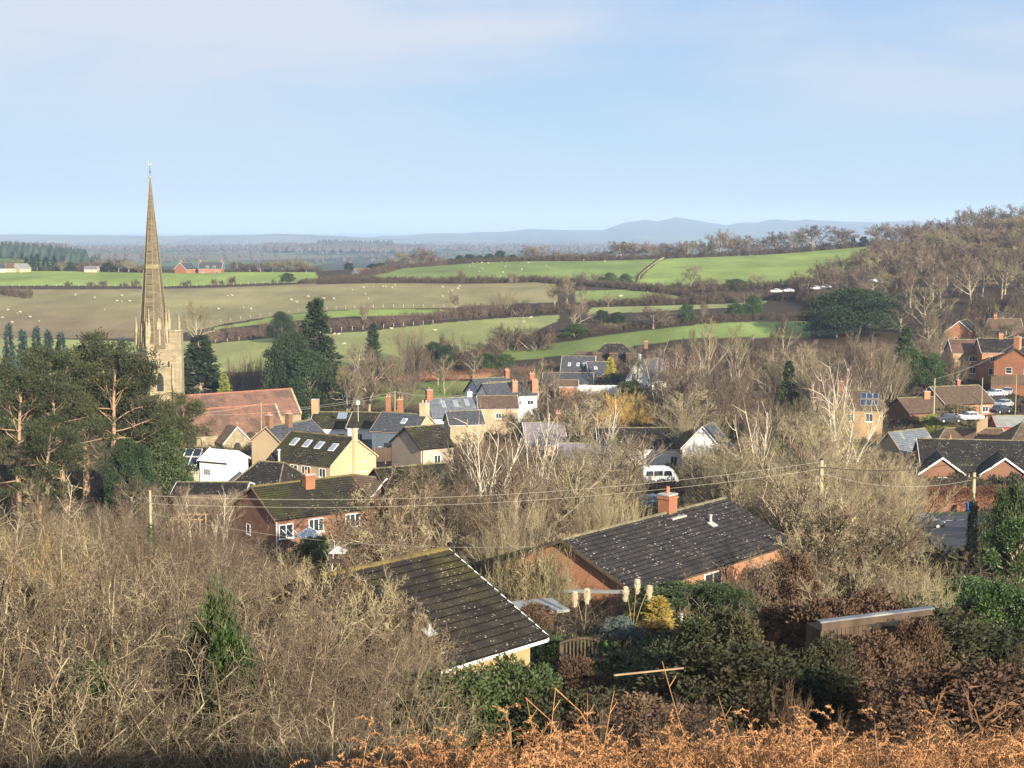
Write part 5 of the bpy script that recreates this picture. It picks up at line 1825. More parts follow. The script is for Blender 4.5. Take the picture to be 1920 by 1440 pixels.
# nave (behind) and south aisle (in front); the aisle stops short of the east end
gable_block(ch, -Lna / 2, Lna / 2, 0, 4.6, 7.4, 12.0, M_stone, M_roof_red, coping=[Lna / 2 - .2])
gable_block(ch, -Lna / 2, 6.4, -5.2, 4.3, 5.0, 9.6, M_stone, M_roof_red, names=('aisle_wall', 'aisle_roof'), coping=[6.5])
for i in range(3):       # east bay wall under the nave roof
    pass
def lancet(parent, x, y, z, w_, h_, m=M_glass, fm=M_stone_cap, name='lancet_window', out_=.05):
    n = 7
    pts = [(-w_ / 2, 0), (w_ / 2, 0), (w_ / 2, h_ - w_ * .8)]
    for i in range(1, n):
        t = i / n
        pts.append((w_ / 2 * (1 - t) ** .8 if t < 1 else 0, h_ - w_ * .8 + w_ * .8 * math.sin(t * pi / 2)))
    pts.append((0, h_))
    for i in range(n - 1, 0, -1):
        t = i / n
        pts.append((-w_ / 2 * (1 - t) ** .8, h_ - w_ * .8 + w_ * .8 * math.sin(t * pi / 2)))
    pts.append((-w_ / 2, h_ - w_ * .8))
    def pr(s, y0, y1):
        cz = h_ * .45
        return MB().prism([(x + a * s, y - y0, z + cz + (b_ - cz) * (1 + (s - 1) * w_ / h_)) for a, b_ in pts], (0, 0, 0), (0, -(y1 - y0), 0))
    f = pr(1.35, -.05, out_).build(name, fm, parent)
    pr(1.0, 0, out_ + .012).build('glazing', m, f)
    return f
for x in (-8.0, -1.0, 5.0):
    lancet(ch, x, -9.5, 1.2, .75, 3.4)
for x in (-11.5, -4.6, 1.4):
    b = MB().box(x - .35, x + .35, -10.3, -9.45, -3, 3.6)
    b.prism([(x - .35, -10.3, 3.6), (x - .35, -9.45, 4.6), (x - .35, -9.45, 3.6)], (0, 0, 0), (.7, 0, 0))
    b.build('buttress', M_stone_cap, ch)
b = MB()
for x in (-5.5, .6, 6.0):
    b.tube((x, -9.62, -2), (x, -9.62, 5.0), .06, .06, 6)
b.build('downpipes', M_dark, ch, kind='stuff')
lancet(ch, 9.6, -4.6, 3.0, .9, 3.0)
# south porch, gable towards the camera
q = min((local(ch, W(444, 801, d_ / 4)) for d_ in range(1120, 1300)), key=lambda v: abs(v.y + 13.6))
px_, py_ = q.x, q.y
pz = q.z
po = MB().prism([(px_ - 2.9, py_, -4), (px_ + 2.9, py_, -4), (px_ + 2.9, py_, pz - 3.1), (px_, py_, pz), (px_ - 2.9, py_, pz - 3.1)], (0, 0, 0), (0, -9.5 - py_ + .3, 0)).build('porch_wall', M_stone, ch)
b = MB()
for sg in (-1, 1):
    n = 11
    for i in range(n):
        a, c = i / n * 1.12, (i + 1) / n * 1.12 + .01
        xa, xc = px_ + sg * 2.9 * a, px_ + sg * 2.9 * c
        za, zc = pz - 3.1 * a + .05, pz - 3.1 * c + .05
        p = [(xa, py_ - .25, za), (xc, py_ - .25, zc), (xc, -9.4, zc), (xa, -9.4, za), (xa, py_ - .25, za + .13), (xc, py_ - .25, zc + .18), (xc, -9.4, zc + .18), (xa, -9.4, za + .13)]
        b.hexa(p if sg > 0 else [p[1], p[0], p[3], p[2], p[5], p[4], p[7], p[6]])
b.build('porch_roof', M_roof_br, ch)
for sg in (-1, 1):
    MB().prism([(px_, py_ - .28, pz + .3), (px_, py_ - .28, pz - .1), (px_ + sg * 3.2, py_ - .28, pz - 3.5), (px_ + sg * 3.2, py_ - .28, pz - 3.1)], (0, 0, 0), (0, -.12, 0)).build('bargeboard', M_lead, ch)
lancet(ch, px_, py_, pz - 6.3, 2.3, 3.2, m=M_dark, name='porch_arch', out_=.1)
b = MB().box(px_ - .06, px_ + .06, py_ - .2, py_ - .08, pz + .2, pz + 1.3).box(px_ - .35, px_ + .35, py_ - .19, py_ - .09, pz + .8, pz + .92)
b.build('stone_cross', M_stone_cap, ch)
# small gabled chapel right of the porch
q = min((local(ch, W(479, 815, d_ / 4)) for d_ in range(1120, 1300)), key=lambda v: abs(v.y + 13.0))
MB().prism([(q.x - 2.2, q.y, -4), (q.x + 2.0, q.y, -4), (q.x + 2.0, q.y, q.z - 2.3), (q.x, q.y, q.z), (q.x - 2.2, q.y, q.z - 2.3)], (0, 0, 0), (0, 7, 0)).build('vestry_wall', M_stone, ch)
MB().prism([(q.x - 2.5, q.y - .2, q.z - 2.5), (q.x, q.y - .2, q.z + .12), (q.x + 2.3, q.y - .2, q.z - 2.5), (q.x + 2.3, q.y - .2, q.z - 2.3), (q.x, q.y - .2, q.z + .32), (q.x - 2.5, q.y - .2, q.z - 2.3)], (0, 0, 0), (0, 7.2, 0)).build('vestry_roof', M_roof_br, ch)

# ---- tower and spire
TRZ = rad(36)
td = 317.0
tbz = W(283, 645, td)                   # centre of the tower at parapet height
tw = thing('church_tower', 'square sandstone tower with tall octagonal spire, pinnacles and gilded weather vane', 'tower', (tbz.x, tbz.y + 3.0, tbz.z - 22.0), TRZ)
HOUSES.append((tbz.x, tbz.y, TRZ, 5, 5))
Hp = 22.0
s = 2.85
MB().box(-s, s, -s, s, -4, Hp - 1.3).build('tower_wall', M_stone, tw)
for z in (5.0, 11.5, Hp - 5.4, Hp - 1.45):
    e = .14
    MB().box(-s - e, s + e, -s - e, s + e, z, z + .28).build('string_course', M_stone_cap, tw)
# panelled parapet
b = MB()
for (x0, x1, y0, y1) in ((-s - .1, s + .1, -s - .1, -s + .25), (-s - .1, s + .1, s - .25, s + .1), (-s - .1, -s + .25, -s + .25, s - .25), (s - .25, s + .1, -s + .25, s - .25)):
    b.box(x0, x1, y0, y1, Hp - 1.17, Hp)
b.build('parapet', M_stone, tw)
# buttresses on the corners
for sx in (-1, 1):
    for sy in (-1, 1):
        for (a, h_) in ((.95, Hp - 9), (.6, Hp - 4.6)):
            MB().box(min(sx * (s - .45), sx * (s + .003)), max(sx * (s - .45), sx * (s + .003)), min(sy * s, sy * (s + a)), max(sy * s, sy * (s + a)), -4, h_).build('buttress', M_stone_cap, tw)
# belfry openings and small upper lights
for (fx, rot) in ((0, 0), (1, 1)):
    pass
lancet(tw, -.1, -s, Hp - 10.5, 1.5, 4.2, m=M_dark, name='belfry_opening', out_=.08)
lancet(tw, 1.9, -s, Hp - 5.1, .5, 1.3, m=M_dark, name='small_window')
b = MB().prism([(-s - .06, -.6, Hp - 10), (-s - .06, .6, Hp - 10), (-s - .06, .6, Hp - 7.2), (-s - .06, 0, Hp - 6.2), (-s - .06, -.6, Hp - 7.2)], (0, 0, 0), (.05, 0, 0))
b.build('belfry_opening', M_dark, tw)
b = MB().rbox((-1.6, -s - .25, Hp - 3.0), (.5, .7, .35))
b.build('gargoyle', M_stone_cap, tw)
# octagonal stair turret on the right-hand corner
def octa(b, cx, cy_, r0, r1, z0, z1, n=8, ph=pi / 8):
    a = [(cx + r0 * math.cos(ph + i * 2 * pi / n), cy_ + r0 * math.sin(ph + i * 2 * pi / n), z0) for i in range(n)]
    c = [(cx + r1 * math.cos(ph + i * 2 * pi / n), cy_ + r1 * math.sin(ph + i * 2 * pi / n), z1) for i in range(n)]
    b.loft([a, c])
tcx, tcy = s + 1.05, -s + .9
b = MB()
octa(b, tcx, tcy, 1.78, 1.74, -4, Hp + 2.5)
b.build('stair_turret', M_stone, tw)
b = MB()
octa(b, tcx, tcy, 1.9, 1.95, Hp + 2.5, Hp + 2.9)
octa(b, tcx, tcy, 1.84, 1.84, Hp - 3.4, Hp - 3.1)
octa(b, tcx, tcy, 1.84, 1.84, Hp - 11.4, Hp - 11.1)
b.build('turret_band', M_stone_cap, tw)
# spire: plain octagon with ribs on the arrises and a carved band
z0, z1 = Hp - 1.2, Hp + 35.3
r0 = 3.25
def sr(z):
    return r0 * (1 - (z - z0) / (z1 - z0)) + .07
b = MB()
zs = np.linspace(z0, z1, 14)
b.loft([[(sr(z) * math.cos(pi / 8 + i * pi / 4), sr(z) * math.sin(pi / 8 + i * pi / 4), z) for i in range(8)] for z in zs])
sp_ = b.build('spire', M_stone_w, tw)
for i in range(8):
    t = pi / 8 + i * pi / 4
    b = MB()
    b.tube((sr(z0) * math.cos(t), sr(z0) * math.sin(t), z0), (sr(z1 - .3) * math.cos(t), sr(z1 - .3) * math.sin(t), z1 - .3), .14, .05, 5)
    b.build('rib', M_moss_stone, sp_)
b = MB()
zb = z0 + (z1 - z0) * .47
octa(b, 0, 0, sr(zb) + .16, sr(zb + .9) + .16, zb, zb + .9)
b.build('carved_band', M_moss_stone, sp_)
b = MB()
octa(b, 0, 0, .16, .30, z1 - .35, z1 - .05)
octa(b, 0, 0, .30, .10, z1 - .05, z1 + .35)
b.build('capstone', M_stone_cap, sp_)
b = MB().tube((0, 0, z1 + .3), (0, 0, z1 + 3.1), .05, .035, 6).tube((0, 0, z1 + .9), (0, 0, z1 + 1.35), .13, .13, 8)
b.build('finial_rod', M_dark, sp_)
b = MB().prism([(-.45, 0, z1 + 2.75), (-.25, 0, z1 + 2.5), (.2, 0, z1 + 2.5), (.42, 0, z1 + 2.95), (.25, 0, z1 + 2.9), (.05, 0, z1 + 2.75), (-.3, 0, z1 + 3.05)], (0, 0, 0), (0, .06, 0))
b.build('weather_vane', M_lead, sp_)
# spire light (lucarne) on the front
b = MB().prism([(-.45, -sr(z0 + 6) - .1, z0 + 4.2), (.45, -sr(z0 + 6) - .1, z0 + 4.2), (.45, -sr(z0 + 6) - .1, z0 + 5.8), (0, -sr(z0 + 6) - .1, z0 + 6.8), (-.45, -sr(z0 + 6) - .1, z0 + 5.8)], (0, 0, 0), (0, 1.0, 0))
b.build('spire_light', M_stone_cap, sp_)
# pinnacles: tall ones joined to the spire by struts, smaller ones on the parapet corners
def pinnacle(x, y, zb_, h_, r):
    b = MB()
    b.box(x - r, x + r, y - r, y + r, zb_, zb_ + h_ * .55)
    octa(b, x, y, r * 1.25, r * 1.25, zb_ + h_ * .55, zb_ + h_ * .58, 4, pi / 4)
    octa(b, x, y, r * 1.2, .03, zb_ + h_ * .58, zb_ + h_, 4, pi / 4)
    octa(b, x, y, .02, r * .5, zb_ + h_ * .93, zb_ + h_ * .96, 4, pi / 4)
    octa(b, x, y, r * .5, .02, zb_ + h_ * .96, zb_ + h_ * 1.02, 4, pi / 4)
    b.build('pinnacle', M_stone_cap, tw)
for sx in (-1, 1):
    for sy in (-1, 1):
        if not (sx == 1 and sy == -1):
            pinnacle(sx * s, sy * s, Hp - .6, 6.0, .30)
        pinnacle(sx * 1.95, sy * 1.95, Hp - 1.2, 8.6, .30)
        for zz in (Hp + .6, Hp + 2.6):
            p0 = Vector((sx * s, sy * s, zz - .3)); p1 = Vector((sx * 1.2, sy * 1.2, zz + 1.5))
            MB().tube(p0, p1, .13, .13, 5).build('flying_strut', M_stone_cap, tw)
pinnacle(tcx + .9, tcy - .2, Hp + 2.6, 3.4, .22)
pinnacle(tcx - .9, tcy + .9, Hp + 2.6, 4.6, .25)
for (x, y) in ((0, -s), (-s, 0), (0, s), (s, 0)):
    pinnacle(x * .98, y * .98, Hp - .8, 5.0, .20)
# ------------------------------------------------------------------ trees and shrubs, one by one
ORD = ['leftmost', 'second', 'third', 'fourth', 'fifth', 'sixth', 'seventh', 'eighth', 'ninth', 'tenth', 'eleventh', 'twelfth', 'thirteenth', 'fourteenth', 'fifteenth', 'sixteenth']
RS = random.Random(11)
B, FAR_, SH, TALL, BI, HZ_, AP, BU = 'bare', 'bare_far', 'shoots', 'tall', 'birch', 'hazel', 'apple', 'bush'
def fol(kind):
    return {'bush': 'shrub', 'hazel': 'shrub', 'shoots': 'shrub', 'laurel': 'shrub'}.get(kind, 'tree')
NAMES = {'open': 'bare_tree', 'bare': 'bare_tree', 'bare_far': 'bare_tree', 'shoots': 'willow_shrub', 'tall': 'bare_tree', 'birch': 'birch_tree', 'hazel': 'hazel_shrub', 'apple': 'apple_tree',
         'bush': 'shrub', 'pine': 'pine_tree', 'spruce': 'conifer_tree', 'spruce_far': 'conifer_tree', 'cypress': 'conifer_tree', 'yew': 'evergreen_tree', 'cedar': 'cedar_tree', 'laurel': 'evergreen_shrub', 'snag': 'bare_tree'}
def T(kind, px, yt, d, wpx, label, crown=None, wood=None, group=None, variant=None, sink=.15):
    return plant(kind, px, yt, d, label, wpx, crown=crown, wood=wood, group=group, variant=variant, name=NAMES[kind], cat=fol(kind), rs=RS, sink=sink)

# the pines on the left
for i, (px, yt, d, w_, lb) in enumerate([
    (22, 668, 160, 210, 'tall pine at the left edge, its crown cut by the frame'),
    (112, 650, 172, 190, 'pine with pale leaning trunk, second from the left edge'),
    (150, 618, 186, 240, 'broad flat-topped pine in the middle of the pine clump'),
    (205, 628, 180, 210, 'pine with forked trunk right of the flat-topped pine'),
    (262, 690, 190, 190, 'pine standing directly before the church tower'),
    (322, 728, 196, 120, 'shorter dark pine at the right end of the clump, beside the red nave roof'),
    (60, 760, 150, 170, 'low dark pine between the leftmost two pines')]):
    T('pine', px, yt, d, w_, lb, variant=i, sink=.4)
T('yew', 290, 790, 185, 130, 'dark dense evergreen low beneath the pines, left of the nave', crown=M_laurel)
T('yew', 235, 820, 178, 110, 'dark rounded evergreen among the pine trunks')
for i, (px, yt) in enumerate([(-20, 612), (14, 606), (40, 616), (66, 612), (88, 618), (112, 622), (226, 632)]):
    T('spruce_far', px, yt, 400 + i * 3, 34, '%s blue-green conifer from the left, behind the pine clump' % (['first'] + ORD[1:])[i], group='blue-green conifers behind the pines')
# round the church
T('spruce', 372, 628, 345, 130, 'dark spreading conifer beside the church tower', variant=0)
T('cypress', 417, 700, 338, 34, 'small yellow-green conifer between dark conifer and red nave roof', crown=M_limegreen)
T(B, 366, 560, 470, 78, 'pale round bare tree behind the stair turret', crown=M_twig_olive)
T(SH, 446, 655, 372, 60, 'pale brown bare tree left above the nave roof', crown=M_twig)
T(SH, 478, 650, 368, 60, 'pale brown bare tree right above the nave roof', crown=M_twig)
T('spruce', 592, 560, 350, 116, 'tall narrow-topped dark conifer behind the east end of the church')
T('cedar', 545, 622, 347, 110, 'broad dark cedar behind the east end of the nave')
T('yew', 575, 655, 342, 100, 'dark evergreen at the foot of the tall conifer, behind the nave gable')
T('yew', 527, 583, 486, 50, 'dark round evergreen above the cedar, at the field edge')
T(B, 592, 560, 490, 34, 'small bare tree on the field edge above the tall conifer')
T('cypress', 699, 606, 404, 34, 'dark columnar cypress below the olive field')
T(B, 690, 648, 338, 130, 'large pale bare tree right of the dark conifers', variant=1)
T(B, 648, 680, 332, 90, 'bare tree just right of the nave gable', variant=2, crown=M_twig_olive)
T(B, 745, 700, 345, 90, 'bare tree behind the telegraph pole over the white cottages')
T(SH, 768, 597, 418, 78, 'pale spreading bare tree left of the brown thickets', crown=M_twig_olive)
T('bare', 855, 548, 556, 34, 'round bare tree at the right end of bright green strip', crown=M_twig)
T(SH, 683, 562, 545, 26, 'faint slender tree in front of the bright green strip', crown=M_twig)
# bushes below the olive field
for (px, yt, d, w_, k, cr, lb) in [
    (840, 622, 425, 60, BU, M_hedge, 'brown bush left of the large thicket below the olive field'),
    (812, 640, 420, 48, 'yew', M_yew, 'dark evergreen bush left of the brown thickets'),
    (838, 645, 414, 36, 'yew', M_yew, 'dark ivy-clad bush in front of the brown thicket'),
    (905, 634, 412, 90, BU, M_hedge, 'large rounded brown thicket over the white twin gables'),
    (955, 606, 450, 90, BU, M_hedge, 'broad brown thicket at the olive field edge, upper'),
    (1010, 608, 448, 80, BU, M_hedge, 'broad brown thicket at the olive field edge, right end'),
    (915, 660, 400, 50, 'yew', M_ivy, 'dark green bush at the foot of the large rounded thicket'),
    (945, 662, 402, 44, 'yew', M_ivy, 'dark green bush right of the large rounded thicket'),
    (780, 648, 415, 60, BU, M_hedge, 'brown bush under the pale spreading tree'),
    (870, 672, 398, 60, BU, M_twig_dark, 'low dark thicket above the orange bracken strip'),
    (1075, 558, 470, 72, B, M_twig, 'bare tree with ivied trunk standing beside the lower green field'),
    (1078, 605, 466, 54, 'yew', M_ivy, 'ivy mass on the trunk beside the lower green field'),
    (1062, 514, 560, 74, TALL, M_twig_olive, 'tall pale bare tree group above the dark hedge, centre'),
    (1040, 530, 562, 50, TALL, M_twig_olive, 'pale bare tree left of the tall pale group'),
    (1092, 532, 566, 40, TALL, M_twig, 'bare tree right of the tall pale group'),
    (942, 538, 552, 66, SH, M_twig_olive, 'pale bushy bare tree above the dark hedge'),
    (975, 560, 548, 50, BU, M_hedge, 'brown bush in the dark hedge under the pale trees'),
    (893, 566, 545, 60, BU, M_hedge, 'brown bush at the right of the bright strip'),
    (1140, 545, 560, 28, TALL, M_twig_olive, 'small pale bare tree left of the shaded field'),
    (1235, 553, 585, 60, BU, M_hedge, 'low brown bush on the shaded small field'),
    (1175, 558, 582, 56, BU, M_hedge, 'wide brown bush between the two small fields'),
    (1280, 560, 590, 50, BU, M_hedge, 'brown bush right of the shaded small field'),
    (1295, 493, 640, 66, B, M_twig_olive, 'large round bare tree at the foot of the right bright field'),
    (1320, 520, 636, 60, B, M_twig_dark, 'dark bare tree beside the large round tree'),
    (1270, 528, 632, 40, B, M_twig_dark, 'dark bush-like tree left of the large round tree'),
    (1345, 530, 636, 40, B, M_twig_dark, 'dark ivied tree right of the large round tree'),
    (1088, 504, 690, 32, SH, M_twig_dark, 'bare thorn tree in the dark hedge, centre'),
    (1120, 507, 688, 40, SH, M_twig, 'pale thorn tree in the dark hedge, centre'),
    (1143, 510, 680, 28, 'yew', M_ivy, 'round dark holly in the dark hedge'),
    (1172, 512, 676, 30, 'yew', M_ivy, 'dark holly by the field corner'),
    (1378, 522, 630, 50, 'yew', M_ivy, 'dark shrub clump under the right bright field'),
    (1420, 512, 632, 60, B, M_twig_olive, 'pale bare tree on the edge of the right bright field'),
    (1395, 545, 560, 70, SH, M_twig, 'pale pinkish bushy tree in the middle hedge'),
    (1288, 568, 470, 34, 'yew', M_ivy, 'round ivied tree on the lower green strip, left'),
    (1318, 562, 474, 34, B, M_twig, 'bare tree right of the round ivied tree'),
    (1380, 568, 480, 44, 'yew', M_ivy, 'dark ivied shrub on the lower green strip, right'),
    (1412, 552, 486, 40, 'yew', M_ivy, 'dark ivied tree right end of the lower green strip'),
    (1225, 572, 462, 84, B, M_twig, 'spreading bare tree in front of the lower green strip'),
    (1128, 580, 500, 34, 'yew', M_yew, 'dark bush on the small olive field, left'),
    (1158, 584, 498, 34, 'yew', M_yew, 'dark bush on the small olive field, right'),
    (1150, 600, 470, 56, SH, M_twig_olive, 'row of thin bare shrubs above the dark hipped house'),
    (865, 503, 728, 22, BU, M_twig, 'small round bush on the sheep field hedge, left'),
    (962, 508, 724, 26, BU, M_twig, 'small round bush on the sheep field hedge, right')]:
    T(k, px, yt, d, w_, lb, crown=cr)
# thorn bushes along the fence of the upper left field
for (px, yt, w_, k) in [(90, 532, 12, BU), (131, 526, 19, BU), (171, 527, 22, BU), (194, 524, 22, BU), (232, 529, 20, BU), (254, 522, 20, BU), (346, 527, 16, BU), (355, 523, 12, BU),
                        (402, 521, 16, BU), (415, 524, 14, BU), (436, 516, 20, BU), (512, 522, 8, BU), (540, 511, 32, 'yew')]:
    T(k, px, yt, 741, w_, '%s thorn bush from the left on the upper left field fence' % (['first'] + ORD[1:])[[90, 131, 171, 194, 232, 254, 346, 355, 402, 415, 436, 512, 540].index(px)], crown=M_twig_dark if k == BU else M_ivy, group='thorn bushes along the upper left field fence')
for i in range(7):
    T(BU, -20 + i * 12, 530 + i % 3 * 3 + i, 700 - 4 * i, 22, '%s brown bush from the left in the short left-edge hedge' % (['first'] + ORD[1:])[i], crown=M_hedge, group='bushes of the short left-edge hedge')

# the tree line on the far crest
crest = [(52, 480, 12, 'spruce_far', 0), (62, 476, 12, 'spruce_far', 0), (72, 474, 14, 'spruce_far', 0), (88, 480, 16, 'spruce_far', 0), (104, 478, 14, 'spruce_far', 0), (36, 484, 20, FAR_, 1),
         (20, 486, 22, FAR_, 0), (2, 486, 22, FAR_, 0), (118, 487, 20, FAR_, 0), (135, 491, 18, 'yew', 0), (152, 488, 24, FAR_, 2), (172, 487, 26, FAR_, 0), (190, 485, 24, FAR_, 1), (206, 491, 20, 'yew', 0),
         (224, 480, 34, FAR_, 2), (243, 487, 26, FAR_, 1), (262, 495, 18, FAR_, 0), (447, 488, 26, FAR_, 2), (470, 492, 24, FAR_, 2), (490, 489, 26, FAR_, 2), (512, 487, 26, FAR_, 0), (530, 484, 30, FAR_, 1),
         (552, 484, 34, FAR_, 1), (575, 490, 28, FAR_, 1), (592, 496, 20, FAR_, 0), (655, 492, 18, 'yew', 0), (700, 494, 20, 'yew', 0), (714, 492, 18, 'yew', 0), (732, 483, 22, FAR_, 2), (756, 470, 24, FAR_, 1),
         (776, 474, 26, FAR_, 0), (795, 463, 36, FAR_, 0), (818, 478, 26, FAR_, 0), (846, 484, 18, 'yew', 0), (862, 478, 18, 'yew', 0), (880, 476, 22, 'yew', 0), (900, 478, 20, 'yew', 0), (918, 475, 20, 'yew', 0),
         (938, 469, 20, 'yew', 0), (960, 477, 22, 'yew', 0), (980, 476, 22, FAR_, 0), (1002, 457, 40, FAR_, 0), (1026, 476, 20, FAR_, 0), (1048, 468, 28, FAR_, 0), (1072, 474, 24, FAR_, 0), (1094, 473, 26, FAR_, 2),
         (1116, 470, 24, FAR_, 0), (1140, 468, 26, FAR_, 2), (1160, 451, 44, FAR_, 2), (1190, 455, 32, FAR_, 0), (1214, 452, 32, FAR_, 0), (1240, 455, 30, FAR_, 0), (1264, 456, 34, FAR_, 2), (1290, 450, 34, FAR_, 0),
         (1318, 448, 36, FAR_, 0), (1347, 428, 46, FAR_, 0), (1372, 446, 28, FAR_, 0), (1392, 440, 32, FAR_, 0), (1424, 439, 40, FAR_, 2), (1452, 433, 34, FAR_, 2), (1486, 430, 32, FAR_, 1), (1520, 421, 44, FAR_, 2),
         (1571, 422, 52, FAR_, 2), (1597, 445, 14, 'spruce_far', 0), (1616, 443, 20, 'spruce_far', 0), (1545, 452, 20, FAR_, 0), (1645, 415, 36, FAR_, 0), (1668, 420, 30, FAR_, 0), (1686, 416, 26, FAR_, 0)]
cm = {0: M_twig, 1: M_twig_olive, 2: M_hedge}
def crest_label(px, k):
    seg = 'left of the spire' if px < 280 else 'above the upper left green field' if px < 640 else 'behind the farmhouse and sheep field' if px < 990 else 'in the middle of the crest line' if px < 1250 else 'above the right bright field'
    lst = sorted(q[0] for q in crest if q[3] == k and crest_seg(q[0]) == crest_seg(px))
    i = lst.index(px)
    return '%s %s from the left, %s' % (['first', 'second', 'third', 'fourth', 'fifth', 'sixth', 'seventh', 'eighth', 'ninth', 'tenth', 'eleventh', 'twelfth', 'thirteenth', 'fourteenth', 'fifteenth', 'sixteenth'][i],
                                         {'spruce_far': 'dark crest conifer', FAR_: 'bare crest tree', 'yew': 'dark rounded crest evergreen'}[k], seg)
def crest_seg(px):
    return sum(px >= q for q in (280, 640, 990, 1250))
for (px, yt, w_, k, c_) in crest:
    dd = (872 if px < 640 else 925) + RS.uniform(-6, 6)
    T(k, px, yt, dd, w_ * (1.45 if k == FAR_ else 1.25), crest_label(px, k),
      crown=cm[c_] if k == FAR_ else None, group='bare trees along the far field crest' if k == FAR_ else 'evergreens along the far field crest')
# skyline of the wooded hill
for (px, yt, w_) in [(1706, 420, 34), (1728, 411, 34), (1750, 408, 34), (1772, 408, 30), (1796, 392, 26), (1820, 385, 38), (1842, 384, 34), (1864, 385, 34), (1884, 392, 30), (1910, 377, 44), (1945, 374, 44), (1985, 372, 50)]:
    T(FAR_, px, yt, 840 + RS.uniform(-15, 25), w_ * 1.5, '%s bare tree from the left on the skyline of the wooded hill' % (['first'] + ORD[1:])[[1706, 1728, 1750, 1772, 1796, 1820, 1842, 1864, 1884, 1910, 1945, 1985].index(px)], crown=M_twig, group='bare trees on the skyline of the wooded hill')
# the wood on the right-hand slope
n = 0
mass = []
import bmesh
def joined(a, c):
    bm = bmesh.new()
    bm.from_mesh(a)
    bm.from_mesh(c)
    me = bpy.data.meshes.new('wood_tree')
    bm.to_mesh(me)
    bm.free()
    return me
cover_set('hill_wood', [(joined(p_[0], p_[1]), m_) for p_, m_ in zip(PROTO['bare_far'], (M_twig, M_hedge, M_twig_olive, M_twig))])
for k_ in range(9):
    dd = 800 - k_ * 38
    lo_ = {0: 1690, 1: 1668, 2: 1640, 3: 1600, 4: 1560, 5: 1530, 6: 1500, 7: 1560, 8: 1600}[k_]
    px = lo_ + RS.uniform(0, 20)
    row_ = []
    while px < 1965:
        if k_ < 5:
            x, y = xy(px, dd + RS.uniform(-14, 14))
            mass.append((x, y, float(zg(x, y)) - .3, RS.uniform(10, 15), RS.uniform(0, 6.28)))
            px += 8.5 / dd * F * RS.uniform(.75, 1.1)
            continue
        hgt = RS.uniform(10, 15)
        x, y = xy(px, dd + RS.uniform(-14, 14))
        big = dd < 560
        row_.append(px)
        place('bare' if big else FAR_, x, y, hgt, '%s bare tree from left in %s row at the foot of the hill wood' % (ORD[len(row_) - 1] if len(row_) > 1 else 'first', ['', '', '', '', '', 'top', 'second', 'third', 'fourth'][k_]), name='bare_tree', cat='tree', width=RS.uniform(11, 15),
              crown=RS.choice([M_twig, M_twig, M_hedge, M_twig_dark, M_twig_olive]), group='bare trees of the wood on the right-hand hill', rs=RS)
        px += 9.5 / dd * F * RS.uniform(.75, 1.1)
        n += 1
print('wood', n, len(mass))
ma = np.array(mass)
scatter('hillside_wood', 'hill_wood', ma[:, :3], np.stack([ma[:, 4] * 0, ma[:, 4] * 0, ma[:, 4]], 1), ma[:, 3], 'brown winter wood covering the upper part of the right-hand hill')
